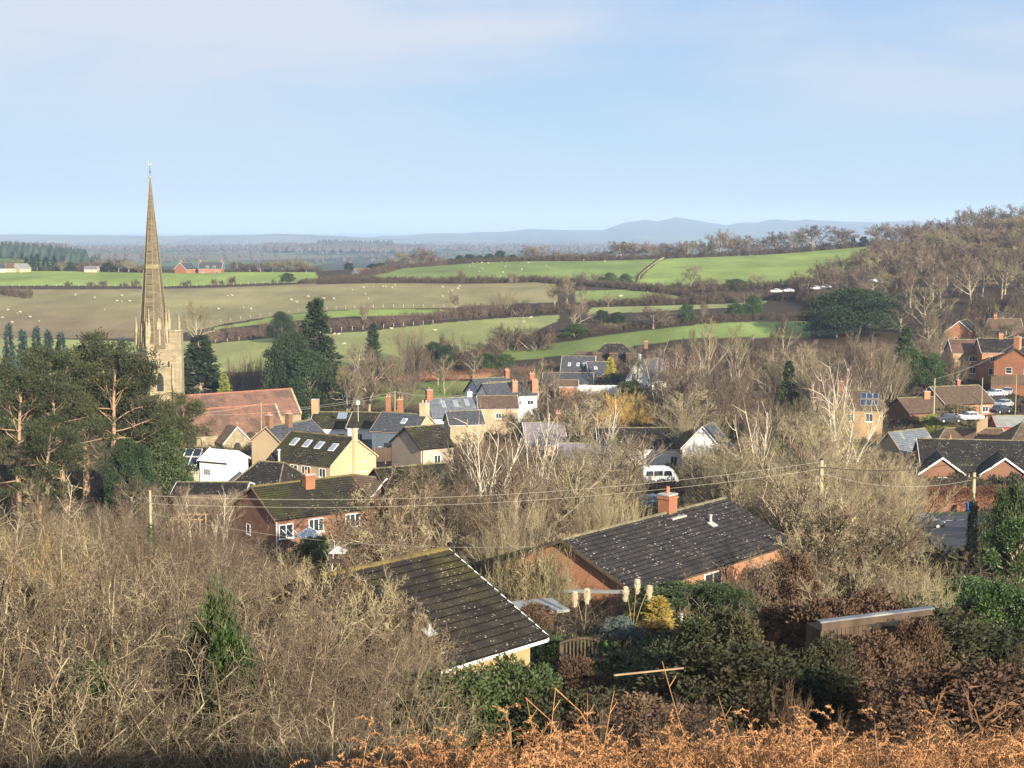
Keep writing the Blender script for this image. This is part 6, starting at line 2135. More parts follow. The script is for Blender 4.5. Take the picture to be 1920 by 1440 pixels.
for (px, yt, d, w_, k, cr, lb) in [
    (1845, 490, 600, 50, SH, M_twig_pale, 'pale bare tree standing out in the brown wood'),
    (1715, 480, 640, 60, BU, M_hedge, 'rounded brown tree left in the wood'),
    (1795, 455, 700, 26, 'yew', M_ivy, 'dark ivied tree under the wood skyline, left'),
    (1835, 450, 700, 30, 'yew', M_ivy, 'dark ivied tree under the wood skyline, right'),
    (1600, 540, 432, 180, 'cedar', M_cedar, 'great broad dark cedar below the wood'),
    (1570, 580, 428, 110, 'cedar', M_cedar, 'lower left spread of dark cedar beside the great cedar'),
    (1735, 532, 425, 110, TALL, M_twig_olive, 'large pale bare tree right of the great cedar'),
    (1690, 560, 430, 70, TALL, M_twig, 'bare tree between the great cedar and the large pale tree'),
    (1850, 545, 452, 90, BU, M_twig_dark, 'dark rounded bare tree above the brick gable houses'),
    (1900, 545, 448, 80, BU, M_twig_dark, 'dark rounded bare tree at the right edge above the houses'),
    (1700, 612, 345, 44, 'cypress', M_ivy, 'tall dark ivy-clad tree, right of the great cedar'),
    (1712, 650, 338, 60, 'yew', M_ivy, 'bulky dark ivy mass at the foot of the ivy-clad tree'),
    (1752, 660, 336, 56, 'yew', M_ivy, 'dark evergreen left of the tan semi-detached house'),
    (1690, 690, 332, 50, 'yew', M_ivy, 'dark evergreen shrub above the bungalow pair'),
    (1482, 676, 300, 52, 'spruce', M_yew, 'dark green conifer left of the reddish birches'),
    (1470, 585, 372, 60, TALL, M_twig_dark, 'dark slender bare tree left of the great cedar'),
    (1452, 612, 368, 44, TALL, M_twig_dark, 'smaller dark slender bare tree left of the great cedar'),
    (1388, 640, 300, 66, TALL, M_twig_dark, 'dark bare tree with pale leader, right of the birch row'),
    (1330, 590, 350, 80, TALL, M_twig_olive, 'pale yellow-green bare tree over the birch row'),
    (1380, 600, 356, 70, TALL, M_twig_olive, 'second pale yellow-green bare tree over the birch row'),
    (1300, 612, 354, 60, TALL, M_twig_olive, 'third pale yellow-green bare tree over the birch row'),
    (1310, 655, 320, 40, BI, M_twig, 'slim white birch in the row, left'),
    (1322, 660, 318, 40, BI, M_twig, 'slim white birch in the row, middle'),
    (1385, 655, 316, 44, BI, M_twig, 'slim white birch in the row, right'),
    (1232, 632, 338, 54, BI, M_twig_red, 'purple-twigged birch right of the ivied white gable'),
    (1258, 650, 334, 50, BI, M_twig_red, 'second purple-twigged birch right of the ivied white gable'),
    (1195, 640, 345, 60, TALL, M_twig_olive, 'pale olive bare tree above the ivied white gable'),
    (1145, 669, 366, 24, 'cypress', M_goldcon, 'small bright yellow conifer beside the buff cottage'),
    (1150, 700, 362, 40, 'yew', M_ivy, 'dark shrub under the yellow conifer'),
    (1185, 712, 340, 70, 'yew', M_laurel, 'arching green shrub under the ivied white gable'),
    (1170, 724, 305, 90, SH, M_twig_gold, 'golden willow with bright yellow twigs, upper'),
    (1200, 740, 298, 90, SH, M_twig_gold, 'golden willow with bright yellow twigs, lower right'),
    (1150, 755, 292, 90, SH, M_twig_gold, 'golden willow with duller twigs, lower left'),
    (1010, 668, 330, 66, TALL, M_twig_olive, 'large olive bare tree left of the golden willow'),
    (985, 700, 322, 50, TALL, M_twig, 'bare tree before the long low white cottage'),
    (1040, 690, 326, 60, TALL, M_twig, 'bare tree before the slate-roofed cream gable house'),
    (1600, 608, 300, 60, TALL, M_twig, 'tall bare tree with upright stems, before the great cedar'),
    (1635, 620, 296, 66, TALL, M_twig, 'second tall upright bare tree, before the great cedar'),
    (1575, 655, 262, 100, BI, M_twig_red, 'large pale-stemmed birch with purple-red twigs'),
    (1540, 690, 262, 70, BI, M_twig_red, 'smaller birch with purple-red twigs'),
    (1520, 640, 300, 80, TALL, M_twig_olive, 'olive bare tree above the dark green conifer'),
    (1660, 640, 300, 60, TALL, M_twig_olive, 'olive bare tree above the solar-panelled house'),
    (1885, 600, 396, 80, B, M_twig_dark, 'dark bare tree before the houses under the wood'),
    (1800, 660, 318, 60, B, M_twig, 'reddish bare tree before the tan semi-detached house')]:
    T(k, px, yt, d, w_, lb, crown=cr)

# white birches and other marked trees in the village foreground
T(BI, 905, 722, 158, 165, 'large white-stemmed birch, left of the centre', crown=M_twig, variant=0)
T(BI, 1002, 735, 162, 125, 'second white-stemmed birch, in front of the lilac roof', crown=M_twig, variant=1)
T(BI, 1420, 728, 178, 135, 'white-stemmed birch left of the cable pole', crown=M_twig, variant=2)
T(BI, 1585, 680, 205, 160, 'tall pale birch with spreading stems in front of the red-twigged birches', crown=M_twig_pale, variant=0)
T(BI, 1135, 735, 225, 90, 'thin forked birch in front of the golden willow', crown=M_twig, variant=1)
T(SH, 985, 905, 104, 130, 'pale yellow-green upright shrub before the right bungalow roof')
T(SH, 1190, 905, 98, 140, 'pale yellow-green upright shrub behind the square chimney')
T(SH, 935, 960, 98, 100, 'pale upright shrub between the two bungalow roofs', crown=M_twig_olive)
T(SH, 1110, 880, 118, 110, 'olive upright shrub left behind the right bungalow')
T(AP, 1585, 895, 92, 300, 'big crooked lichened tree right of the right bungalow', crown=M_lichen)
T(AP, 1650, 960, 84, 220, 'lower crooked lichened tree beside the road', crown=M_lichen)
T(AP, 1500, 980, 80, 150, 'crooked lichened tree at the end of the right bungalow roof', crown=M_lichen)
T(AP, 690, 882, 112, 240, 'wide pale lichened tree right of the brown brick house', crown=M_lichen, variant=0)
T(AP, 775, 905, 104, 190, 'second wide lichened tree, right of the first', crown=M_lichen, variant=1)
T(AP, 720, 960, 92, 200, 'low lichened tree above the left bungalow ridge', crown=M_lichen, variant=0)
T('snag', 610, 985, 74, 60, 'slender bare leader tree left of the left bungalow ridge')
T('snag', 108, 880, 120, 70, 'pale arching bare tree under the pines, far left')
T(AP, 45, 890, 118, 170, 'pale lichened tree at the left edge below the pines', crown=M_lichen)
T('snag', 352, 905, 118, 60, 'thin pale birch-like tree left of the brown brick house')
T('snag', 408, 900, 116, 50, 'second thin pale tree left of the brown brick house')
T(HZ_, 1395, 1010, 70, 190, 'pruned fruit tree with upright pinkish rods, in front of the right bungalow roof', crown=M_twig, wood=M_twig)
for (px, yt, w_) in [(1012, 1002, 90), (962, 1018, 90), (1040, 1040, 60), (985, 1060, 90)]:
    T(SH, px, yt, 75, w_, {1012: 'pale olive shrub hiding the rear half of the orange gable', 962: 'pale shrub left of the orange gable', 1040: 'low pale shrub against the orange gable', 985: 'low olive shrub between gable and left bungalow'}[px], crown=M_twig_olive)
for i, (px, yt, w_) in enumerate([(1020, 1008, 100), (1046, 1028, 70), (975, 1030, 110)]):
    T(HZ_, px, yt, 73.5, w_, '%s twiggy grey shrub crowding the rear corner of the orange gable' % ['tallest', 'rightmost', 'leftmost'][i], crown=M_twig_olive, wood=M_lichen)
for (px, yt, w_, lb) in [(1005, 1006, 150, 'dense grey-brown bush against the rear of the orange gable'), (950, 1035, 140, 'low dense bush between the left bungalow verge and the orange gable')]:
    T(BU, px, yt, 74, w_, lb, crown=M_twig_olive)
for (px, yt, d, w_) in [(60, 985, 52, 150), (150, 1000, 50, 130)]:
    T(HZ_, px, yt, d, w_, 'hazel hung with yellow catkins, %s of two at the left' % ('left' if px < 100 else 'right'), crown=M_twig_gold, wood=M_lichen)
T('laurel', 1290, 1085, 70, 190, 'dark green laurel hedge clump below the right bungalow eave')
for (px, yt, w_, cr, lb) in [(1230, 1092, 120, M_laurel, 'dark green shrub at the foot of the right bungalow gable corner'), (1440, 1056, 130, M_twig, 'brown shrub under the right bungalow eave'),
                         (1500, 1034, 120, M_bramble, 'brown bramble bush under the right end of the bungalow eave'), (1330, 1082, 130, M_ivy, 'ivy-clad shrub under the middle of the bungalow eave')]:
    T('laurel', px, yt, 71, w_, lb, crown=cr)
T('laurel', 1370, 1092, 68, 120, 'dark green shrub right of the laurel clump, under the eave')
T('cypress', 1240, 1112, 60, 78, 'golden-brown conifer beside the pampas grass', crown=mat('golden_brown_foliage', (.28, .20, .04), (.40, .31, .07), scale=.8, rough=.85))
T('cypress', 1205, 1125, 61, 60, 'second golden-brown conifer, behind the pampas grass', crown=MATS['golden_brown_foliage'])
T('yew', 1168, 1150, 58, 90, 'blue-grey evergreen bush left of the golden-brown conifer', crown=mat('blue_grey_foliage', (.07, .10, .09), (.13, .17, .15), scale=.8, rough=.85))
T('yew', 1310, 1150, 60, 90, 'bright yellow-green spreading conifer behind the garden post', crown=M_limegreen)
T('yew', 1045, 1185, 52, 70, 'dark green-gold shrub beside the bungalow corner', crown=M_laurel)
T('laurel', 1912, 905, 96, 110, 'tall evergreen shrub right of the cable pole', crown=M_laurel)
T('laurel', 1922, 965, 88, 120, 'dark evergreen shrub at the right edge behind the field gate', crown=M_ivy)
T('laurel', 1845, 1075, 66, 200, 'ivy bank below the cable pole', crown=M_ivy)
T(HZ_, 1730, 1000, 66, 140, 'pale bare shrub with upright stems beside the lane', crown=M_twig_pale, wood=M_twig_pale)
T(HZ_, 1775, 1040, 62, 110, 'smaller pale bare shrub beside the lane', crown=M_twig_pale, wood=M_twig_pale)
T('yew', 1752, 775, 262, 60, 'clipped yellow-green shrub before the bungalow pair', crown=M_limegreen)
T('yew', 1800, 755, 275, 100, 'round olive garden bush below the upper bungalow', crown=M_twig_olive)

# evergreen masses on the near slope
for (px, yt, d, w_, cr, lb) in [
    (1560, 1118, 46.6, 200, M_bramble, 'brown bramble mound spilling over the left end of the shed roof'),
    (1720, 1112, 48.2, 180, M_darkleaf, 'dark bramble mound spilling over the right end of the shed roof'),
    (1570, 1180, 41.5, 150, M_darkleaf, 'dark ivy growth before the left half of the shed'),
    (1650, 1170, 42.5, 190, M_bramble, 'brown growth before the right half of the shed'),
    (1740, 1150, 43.5, 130, M_bramble, 'dark growth before the right end of the shed'),
    (1085, 1226, 45, 130, M_bramble, 'low dark growth in front of the garden bench'),
    (1000, 1120, 62, 90, M_bramble, 'brown shrub in front of the pale flat roof'),
    (850, 1235, 36, 300, M_laurel, 'glossy evergreen shrub in front of the left bungalow eave, left'),
    (960, 1228, 37, 260, M_laurel, 'glossy evergreen shrub in front of the bungalow corner'),
    (800, 1300, 31, 260, M_darkleaf, 'dark bramble-grown shrub below the glossy evergreens, left'),
    (1080, 1292, 35, 380, M_darkleaf, 'dark evergreen mound right of the bungalow corner'),
    (1220, 1300, 34, 380, M_bramble, 'dark evergreen mound below the white plank'),
    (1420, 1200, 40, 380, M_darkleaf, 'dark shrub mound left of the overgrown shed'),
    (1360, 1135, 46, 260, M_darkleaf, 'dark shrub between the yellow conifer and the shed'),
    (1500, 1120, 50, 200, M_bramble, 'brown bramble mound behind the overgrown shed, left'),
    (1640, 1095, 47.6, 250, M_bramble, 'brown bramble mound over the shed roof'),
    (1790, 1135, 46, 360, M_darkleaf, 'dark shrub mound right of the overgrown shed'),
    (1900, 1080, 52, 200, M_ivy, 'ivy-covered mound at the right edge'),
    (1870, 1240, 34, 420, M_bramble, 'dark shrub mound at the right edge, nearer'),
    (150, 1230, 30, 170, M_ivy, 'ivy-grown bush low in the thicket, far left'),
    (30, 1090, 40, 120, M_darkleaf, 'dark ivied bush at the left edge of the thicket'),
    (395, 1075, 33, 130, M_laurel, 'bright ivy-clad stump standing in the bare thicket'),
    (420, 1170, 31, 150, M_ivy, 'dark lower ivy growth in the bare thicket')]:
    T('laurel', px, yt, d, w_, lb, crown=cr)

for i, (px, yt, d, w_) in enumerate([(470, 1040, 46, 190), (540, 1052, 45, 190), (600, 1066, 46, 180), (660, 1085, 45.5, 170), (715, 1105, 45, 170), (770, 1150, 44, 150), (640, 1150, 41, 220), (560, 1120, 41, 220), (730, 1190, 41, 200), (500, 1100, 43, 200)]):
    T(HZ_, px, yt, d, w_, 'bare hazel growing before the left bungalow roof, %s from the left' % ['second', 'fourth', 'sixth', 'eighth', 'ninth', 'last', 'seventh', 'fifth', 'tenth', 'third'][i], crown=M_lichen if i % 2 else M_twig_pale, wood=M_lichen)
for i, (px, yt, d, w_) in enumerate([(545, 1030, 46, 230), (615, 1022, 45.5, 240), (690, 1062, 45, 220), (755, 1110, 44, 180), (580, 1090, 42, 240)]):
    T(AP, px, yt, d, w_, 'crooked pale-limbed tree before the left bungalow, %s from the left' % ['first', 'third', 'fourth', 'fifth', 'second'][i], crown=M_lichen if i % 2 else M_twig_pale)
T('laurel', 592, 1003, 126, 120, 'dark evergreen shrub hiding the conservatory walls', crown=M_ivy)
# ---- filling of bare shrubs: keep clear of what the photograph leaves open
CLEAR = [(340, 726, 568, 842, 330), (236, 300, 342, 745, 330), (322, 835, 466, 898, 200), (486, 790, 714, 900, 210), (590, 762, 842, 862, 250), (775, 722, 905, 792, 300),
         (868, 703, 1000, 762, 330), (440, 893, 640, 985, 145), (1040, 640, 1165, 722, 400), (1192, 674, 1218, 726, 360), (1062, 918, 1500, 1110, 90), (830, 1030, 1022, 1200, 55),
         (1735, 858, 1925, 912, 215), (1738, 900, 1838, 1052, 190), (1676, 703, 1842, 792, 300), (1775, 598, 1925, 706, 360), (1840, 772, 1925, 860, 250), (1203, 878, 1278, 952, 225),
         (985, 788, 1036, 830, 250), (1300, 798, 1336, 822, 225), (1645, 800, 1690, 835, 231), (1600, 726, 1695, 800, 275), (1720, 800, 1850, 860, 250), (1130, 728, 1225, 800, 300), (1512, 540, 1692, 632, 431), (930, 640, 1085, 690, 420), (1240, 600, 1500, 622, 430), (1470, 674, 1500, 740, 299), (1695, 610, 1735, 720, 344)]
def clear_of(px, yt, wpx, yb, d, slack=.35):
    for (a, b_, c, e, dh) in CLEAR:
        if d < dh and px + wpx * slack > a and px - wpx * slack < c and yt < e and yb > b_:
            return False
    return True
def in_house(x, y, extra=0):
    for (cx, cy_, rz_, a, b_) in HOUSES:
        dx, dy = x - cx, y - cy_
        u = dx * math.cos(rz_) + dy * math.sin(rz_)
        v = -dx * math.sin(rz_) + dy * math.cos(rz_)
        if abs(u) < a + extra and abs(v) < b_ + extra:
            return True
    return False
LAND = [(290, 500, 'the church spire'), (150, 700, 'the pine clump'), (460, 760, 'the red church roof'), (440, 830, 'the church porch'), (430, 865, 'the white canopy'), (355, 850, 'the solar-panelled hall'),
        (600, 830, 'the cream gable with chimney breast'), (560, 930, 'the brown brick house'), (645, 785, 'the white dormer cottage'), (740, 790, 'the slate-blue house'),
        (800, 835, 'the pale pink gable'), (840, 760, 'the white gabled slate cottage'), (930, 725, 'the long low white cottage'), (1115, 665, 'the dark hipped house'), (1145, 695, 'the yellow conifer'),
        (1203, 700, 'the ivied white gable'), (1180, 765, 'the golden willow'), (905, 860, 'the large white birch'), (1002, 860, 'the second white birch'), (1010, 810, 'the lilac roof'),
        (1240, 890, 'the camper van'), (1318, 830, 'the white gable end'), (1420, 850, 'the left-hand pole birch'), (1547, 900, 'the cable pole'), (1600, 590, 'the great cedar'), (1705, 670, 'the ivy-clad tree'),
        (1650, 760, 'the solar-panelled tan house'), (1700, 755, 'the lower side-road bungalow'), (1790, 735, 'the upper side-road bungalow'), (1665, 830, 'the pale stone gable'), (1780, 890, 'the white-edged front gable'),
        (1790, 940, 'the russet hedge'), (1790, 1000, 'the lane'), (1837, 960, 'the right-hand pole'), (1250, 940, 'the square chimney'), (1350, 1000, 'the right bungalow roof'), (1120, 1060, 'the orange brick gable'),
        (850, 1120, 'the left bungalow roof'), (700, 1060, 'the left bungalow ridge'), (272, 960, 'the left cable pole'), (395, 1120, 'the ivy-clad stump'), (80, 1000, 'the pine trunks'), (1480, 700, 'the dark green conifer'),
        (1870, 650, 'the orange brick house'), (1800, 615, 'the white-verged brick gable'), (1580, 720, 'the red-twigged birches'), (1340, 740, 'the long buff building'), (580, 990, 'the conservatory'),
        (1595, 1000, 'the big lichened tree'), (0, 1200, 'the left edge'), (200, 1300, 'the bottom left corner'), (620, 1330, 'the bracken edge')]
CN = {'twigs_brown': 'brown', 'twigs_straw': 'straw-coloured', 'twigs_olive': 'olive', 'twigs_reddish': 'reddish', 'twigs_dark': 'dark', 'hedge_twigs': 'dull brown', 'twigs_lichen': 'lichened', 'twigs_golden': 'golden'}
AUTO = []
def auto(o, kind, crown, h, px, yt, tall, short):
    col_ = CN.get((crown or PROTO[kind][0][1].materials[0]).name, 'bare')
    what = {'open': 'pale-limbed tree', 'tall': 'upswept bare tree', 'bare': 'spreading bare tree', 'bare_far': 'bare tree', 'shoots': 'many-stemmed shrub', 'hazel': 'arching hazel', 'apple': 'crooked tree', 'bush': 'rounded thicket', 'birch': 'birch'}[kind]
    sz = 'tall' if h > tall else 'low' if h < short else 'middling'
    best = min(LAND, key=lambda q: (q[0] - px) ** 2 + (q[1] - yt) ** 2 * 1.4)
    dx, dy = px - best[0], yt + 25 - best[1]
    rel = ('left of' if dx < 0 else 'right of') if abs(dx) > abs(dy) * .8 else ('above' if dy < 0 else 'below')
    AUTO.append([o, '%s %s %s %s %s' % (sz, col_, what, rel, best[2]), px, yt])
def auto_done():
    by = {}
    for a in AUTO:
        by.setdefault(a[1], []).append(a)
    for lb, l in by.items():
        l.sort(key=lambda a: a[2])
        for i, a in enumerate(l):
            if len(l) == 1:
                a[0]['label'] = lb
            elif i == len(l) - 1 and len(l) > 1:
                a[0]['label'] = lb + ', rightmost'
            else:
                a[0]['label'] = lb + (', leftmost' if i == 0 else ', %s from left' % ORD[min(i, 15)])
def fill(nwant, pxr, dr, kinds, hr, label, group, minsep=3.0, clear=True, sep_key=None, env=None, wr=(.8, 1.2)):
    pts = []
    tries = 0
    while len(pts) < nwant and tries < nwant * 40:
        tries += 1
        px = RS.uniform(*pxr)
        d = math.sqrt(RS.uniform(dr[0] ** 2, dr[1] ** 2))
        x, y = xy(px, d)
        h = RS.uniform(*hr)
        z = float(zg(x, y))
        k, cr, wd = RS.choice(kinds)
        for _ in range(6):
            yt = proj(x, y, z + h)[1]
            yb = proj(x, y, z)[1]
            wpx = h * .7 / d * F
            if (not clear or clear_of(px, yt, wpx, yb, d)) and (env is None or yt > env(px)):
                break
            h *= .78
        else:
            continue
        if h < 1.3 or in_house(x, y, .6) or any((x - a) ** 2 + (y - b_) ** 2 < minsep ** 2 for a, b_ in pts):
            continue
        pts.append((x, y))
        o = place(k, x, y, h, label, name=NAMES[k], cat=fol(k), crown=cr, wood=wd, group=group, rs=RS, width=h * RS.uniform(*wr))
        auto(o, k, cr, h, px, yt, hr[0] + .66 * (hr[1] - hr[0]), hr[0] + .25 * (hr[1] - hr[0]))
    return len(pts)
K_mid = [('open', M_twig, None), (TALL, M_twig, None), (TALL, M_twig_olive, None), (SH, M_twig_olive, None), (SH, M_twig, None), (B, M_twig, None), (B, M_twig_dark, None), (BU, M_hedge, None), (HZ_, M_twig, M_twig)]
K_pale = [('open', M_twig_pale, None), (TALL, M_twig_pale, None), ('open', M_twig_olive, None), ('open', M_twig, None), (SH, M_twig_olive, None), (SH, M_twig_pale, None), (TALL, M_twig_olive, None), (HZ_, M_twig_olive, M_twig_olive), (TALL, M_twig_olive, None)]
K_brown = [('open', M_twig, None), (HZ_, M_twig, M_twig), (SH, M_twig, None), (B, M_twig_dark, None), (TALL, M_twig, None), (HZ_, M_lichen, M_lichen)]
cnt = 0
cnt += fill(70, (960, 1740), (238, 338), K_mid + K_pale[:2], (9, 14), 'bare tree in the belt across the middle of the village', 'bare trees across the middle of the village', 6)
cnt += fill(84, (1040, 1760), (130, 238), K_pale + K_mid[:5], (7, 12), 'pale olive bare tree or shrub in the thick belt right of centre', 'olive bare trees right of centre', 5)
cnt += fill(44, (780, 1060), (112, 232), K_brown + K_mid[:3], (6, 10), 'brown bare tree round the white birches', 'brown bare trees round the white birches', 4.5)
cnt += fill(44, (1480, 1740), (92, 150), K_pale + K_brown, (5.5, 9), 'olive bare shrub on the slope above the lane', 'olive bare shrubs on the slope above the lane', 4)
cnt += fill(24, (620, 1060), (88, 125), K_brown + K_pale[:2], (3.5, 6), 'bare shrub in the gardens between the brick house and bungalows', 'bare shrubs in the gardens between the houses', 3.5)
cnt += fill(34, (-120, 520), (105, 180), K_brown, (4.5, 9), 'brown bare tree in the belt below the pines and canopy', 'brown bare trees below the pines', 4.5, env=lambda p: 862 if p > 200 else 930)
cnt += fill(14, (600, 900), (330, 410), K_mid, (6, 10), 'bare tree along the foot of the fields behind the village', 'bare trees along the foot of the fields', 7)
cnt += fill(22, (1000, 1760), (345, 430), K_mid, (7, 11), 'bare tree between the village and the lower green strip', 'bare trees between village and lower green strip', 8, env=lambda p: np.interp(p, [1000, 1100, 1250, 1500, 1760], [690, 668, 640, 590, 560]))
cnt += fill(16, (1740, 1960), (345, 440), K_mid, (5, 8), 'bare tree among the upper right houses', 'bare trees among the upper right houses', 8)
def env_l(p):
    return np.interp(p, [-200, 0, 100, 250, 330, 430, 460, 560, 640, 720, 780, 860], [905, 925, 950, 930, 905, 935, 1010, 1035, 1060, 1090, 1140, 1240])
K_hz = [(HZ_, M_lichen, M_lichen), (HZ_, M_twig, M_lichen), (HZ_, M_twig_dark, M_lichen), (HZ_, M_lichen, M_lichen), (HZ_, M_twig_dark, M_twig_dark), (HZ_, M_twig_olive, M_lichen), (HZ_, M_twig_pale, M_twig_pale)]
cnt += fill(60, (-150, 640), (58, 105), K_hz, (5.5, 9.5), 'tall bare hazel at the back of the thicket, lower left', 'bare hazels at the back of the lower left thicket', 2.6, env=env_l, wr=(.9, 1.3))
cnt += fill(84, (-250, 800), (26, 60), [(HZ_, M_twig_dark, M_lichen), (HZ_, M_twig, M_lichen), (HZ_, M_lichen, M_lichen), (HZ_, M_lichen, M_lichen), (HZ_, M_twig_pale, M_lichen), (HZ_, M_twig, M_twig)], (4.0, 7.6), 'bare hazel in the tangled thicket, lower left', 'bare hazels in the front of the lower left thicket', 1.9, env=env_l, wr=(.9, 1.35))
cnt += fill(30, (-200, 700), (17, 28), K_hz[:3], (1.6, 3.2), 'low tangled lichened shrub at the bottom left', 'low tangled shrubs at the bottom left', 1.3, env=lambda p: env_l(p) + 160, wr=(1, 1.6))
cnt += fill(70, (1040, 2000), (27, 60), [(HZ_, M_bramble, M_bramble), (HZ_, M_twig, M_twig), (BU, M_bramble, None), (BU, M_twig_dark, None), (HZ_, M_twig_dark, M_twig_dark)], (1.4, 3.0), 'low brown thicket on the lower right slope', 'low brown thickets on the lower right slope', 2.4, env=lambda p: np.interp(p, [1040, 1300, 1330, 1500, 1560, 1740, 1800, 1900], [1262, 1250, 1150, 1110, 1172, 1150, 1060, 1060]), clear=False)
cnt += fill(12, (1500, 1760), (60, 92), K_pale[:1] + K_hz[:2], (2.5, 4.5), 'pale bare shrub between right bungalow and lane', 'pale bare shrubs between right bungalow and lane', 3)
auto_done()
print('fill', cnt)

# ------------------------------------------------------------------ hedges
def hp(*pd):
    return [xy(p, d) for p, d in pd]
hedgerow('long dark hedge between the brown field and the sheep field', hp((560, 728), (700, 733), (860, 728), (1000, 727), (1060, 702), (1190, 652), (1290, 608)), 3.0, 3.5, M_hedge, 2)
hedgerow('low hedge along the top of the upper left green field', hp((-300, 873), (0, 874), (300, 874), (600, 870)), 2.4, 3, M_hedge, 3)
hedgerow('hedge along the crest behind the sheep field', hp((690, 790), (740, 862), (840, 914), (960, 918), (1240, 918)), 3.4, 5, M_hedge, 4)
hedgerow('thick hedge along the crest above the right bright field', hp((1240, 918), (1400, 920), (1560, 922), (1680, 922)), 4.5, 6, M_twig_dark, 5)
hedgerow('broad purplish brown hedge above the olive field', hp((380, 512), (560, 522), (700, 528), (820, 540), (930, 552)), 4.2, 12, mat('hedge_purple_brown', (.12, .08, .062), (.19, .13, .10), scale=.15, rough=.95), 6)
hedgerow('dark hedge at the top of the olive field, right part', hp((920, 548), (1000, 552), (1080, 556)), 3.6, 7, M_twig_dark, 7)
hedgerow('dark hedge below the right bright field', hp((1190, 640), (1300, 628), (1450, 628), (1560, 632)), 4.0, 6, M_twig_dark, 8)
hedgerow('brown hedge between the small fields', hp((1100, 578), (1250, 576), (1420, 574), (1530, 560)), 4.0, 10, M_hedge, 9)
hedgerow('low brown hedge along the top of the lower green strip', hp((960, 464), (1080, 468), (1180, 470), (1300, 470), (1420, 478), (1530, 478)), 2.2, 4, M_hedge, 10)
hedgerow('brown belt of scrub between the right field and the wood', hp((1500, 600), (1540, 540), (1560, 500), (1600, 470)), 5, 12, M_hedge, 11)
hedgerow('short hedge beside the white farmhouse', hp((600, 742), (640, 760), (692, 790)), 2.4, 3, M_hedge, 12)
hedgerow('thin fence hedge between the sheep field and the bright field', hp((1190, 655), (1200, 740), (1240, 900)), 1.0, 1.2, M_hedge, 13)
bank('hedge', hp((1728, 176), (1780, 177), (1850, 178), (1900, 178)), 2.9, 2.0, M_beech, 'clipped russet beech hedge beyond the lane', dens=120, size=.20, seed=14, rag=.04)
bank('hedge', hp((1715, 262), (1800, 262), (1860, 262)), 2.4, 2.0, M_laurel, 'dark clipped evergreen hedge above the brown tiled bungalow', dens=22, size=.4, seed=15, rag=.08)
bank('hedge', hp((1790, 190), (1850, 190)), .9, 1.0, M_limegreen, 'low bright green hedge under the white-edged gables', dens=60, size=.25, seed=16, rag=.1)
bank('bracken_bank', hp((735, 393), (800, 396), (880, 392), (1005, 394)), 1.8, 9, mat('bracken_far', (.24, .12, .06), (.18, .10, .055), scale=.4, rough=.9), 'strip of orange dead bracken above the village', cat=None, kind='stuff', dens=4, size=.8, leaf=False, seed=17, rag=.4)
# ------------------------------------------------------------------ ground cover
def small_tangle(seed, n=26, L=.75):
    rng = np.random.RandomState(seed)
    t = many(rng, n, L, .012, .35, rad(60), k=3, crook=.25, up=-.04, tip=.5)
    a, b, _ = tree(seed, t, [dict(n=5, ang=50, t0=.1, lr=.6, rr=.7, k=2, crook=.25, minr=.008), dict(n=4, ang=50, lr=.6, rr=.7, k=1, crook=.2, minr=.006)])
    return b
def small_leafy(seed, n=260, size=.11):
    rng = np.random.RandomState(seed)
    P = blob_pts(rng, (0, 0, .22), (.5, .5, .34), n, .4)
    P[:, 2] = np.abs(P[:, 2])
    V, Tt = leaves(rng, P, size, up=.6, elong=1.5)
    return npmesh('leafy_cover', V, Tt)
def frond(seed, L=1.1, droop=.10, n=22):
    """one dead bracken frond: stalk, side branches and their leaflets"""
    rng = np.random.RandomState(seed)
    a = rng.uniform(0, 6.28)
    D = np.array([[math.cos(a) * .5, math.sin(a) * .5, 1.0]])
    br = run(rng, np.zeros((1, 3)), D, np.array([L]), np.array([.009]), 8, .09, -droop, .3)
    g = Geo()
    g.add(*tubes(br[0], br[2], 3, True))
    q = sprout(rng, br, np.array([L]), n, .25, 1.0, rad(66), rad(14), .40, .75, .5, .003)
    b1 = run(rng, *q, 5, .26, -.20, .4)
    g.add(*tubes(b1[0], b1[2], 3, True))
    q2 = sprout(rng, b1, q[2], 30, .06, 1.0, rad(72), rad(18), .15, .6, .5, .002)
    d = norm(q2[1])
    P = q2[0]
    s = np.cross(d, norm(rng.normal(0, 1, d.shape)))
    s = norm(s)
    Ln = q2[2][:, None]
    V = np.stack([P - s * .003, P + s * .003, P + d * Ln * .5 + s * .004 + rng.normal(0, .003, P.shape), P + d * Ln + rng.normal(0, .004, P.shape)], 1).reshape(-1, 3)
    o = np.arange(len(P))[:, None] * 4
    g.add(V, None, np.concatenate([o + np.array([[0, 1, 2]]), o + np.array([[0, 2, 3]])]))
    return g.mesh('bracken_frond')
cover_set('tangle', [(small_tangle(201), M_twig_dark), (small_tangle(202), M_twig), (small_tangle(203, 30), M_hedge)])
cover_set('tangle_brown', [(small_tangle(204), M_bracken_dk), (small_tangle(205), M_twig), (small_tangle(206, 30), M_bracken_dk)])
cover_set('leafy', [(small_leafy(211), M_darkleaf), (small_leafy(212), M_ivy), (small_tangle(207), M_twig_dark)])
cover_set('leafy_mid', [(small_leafy(213, 200, .16), M_darkleaf), (small_tangle(208), M_twig_dark), (small_tangle(209), M_hedge), (small_tangle(210), M_twig)])
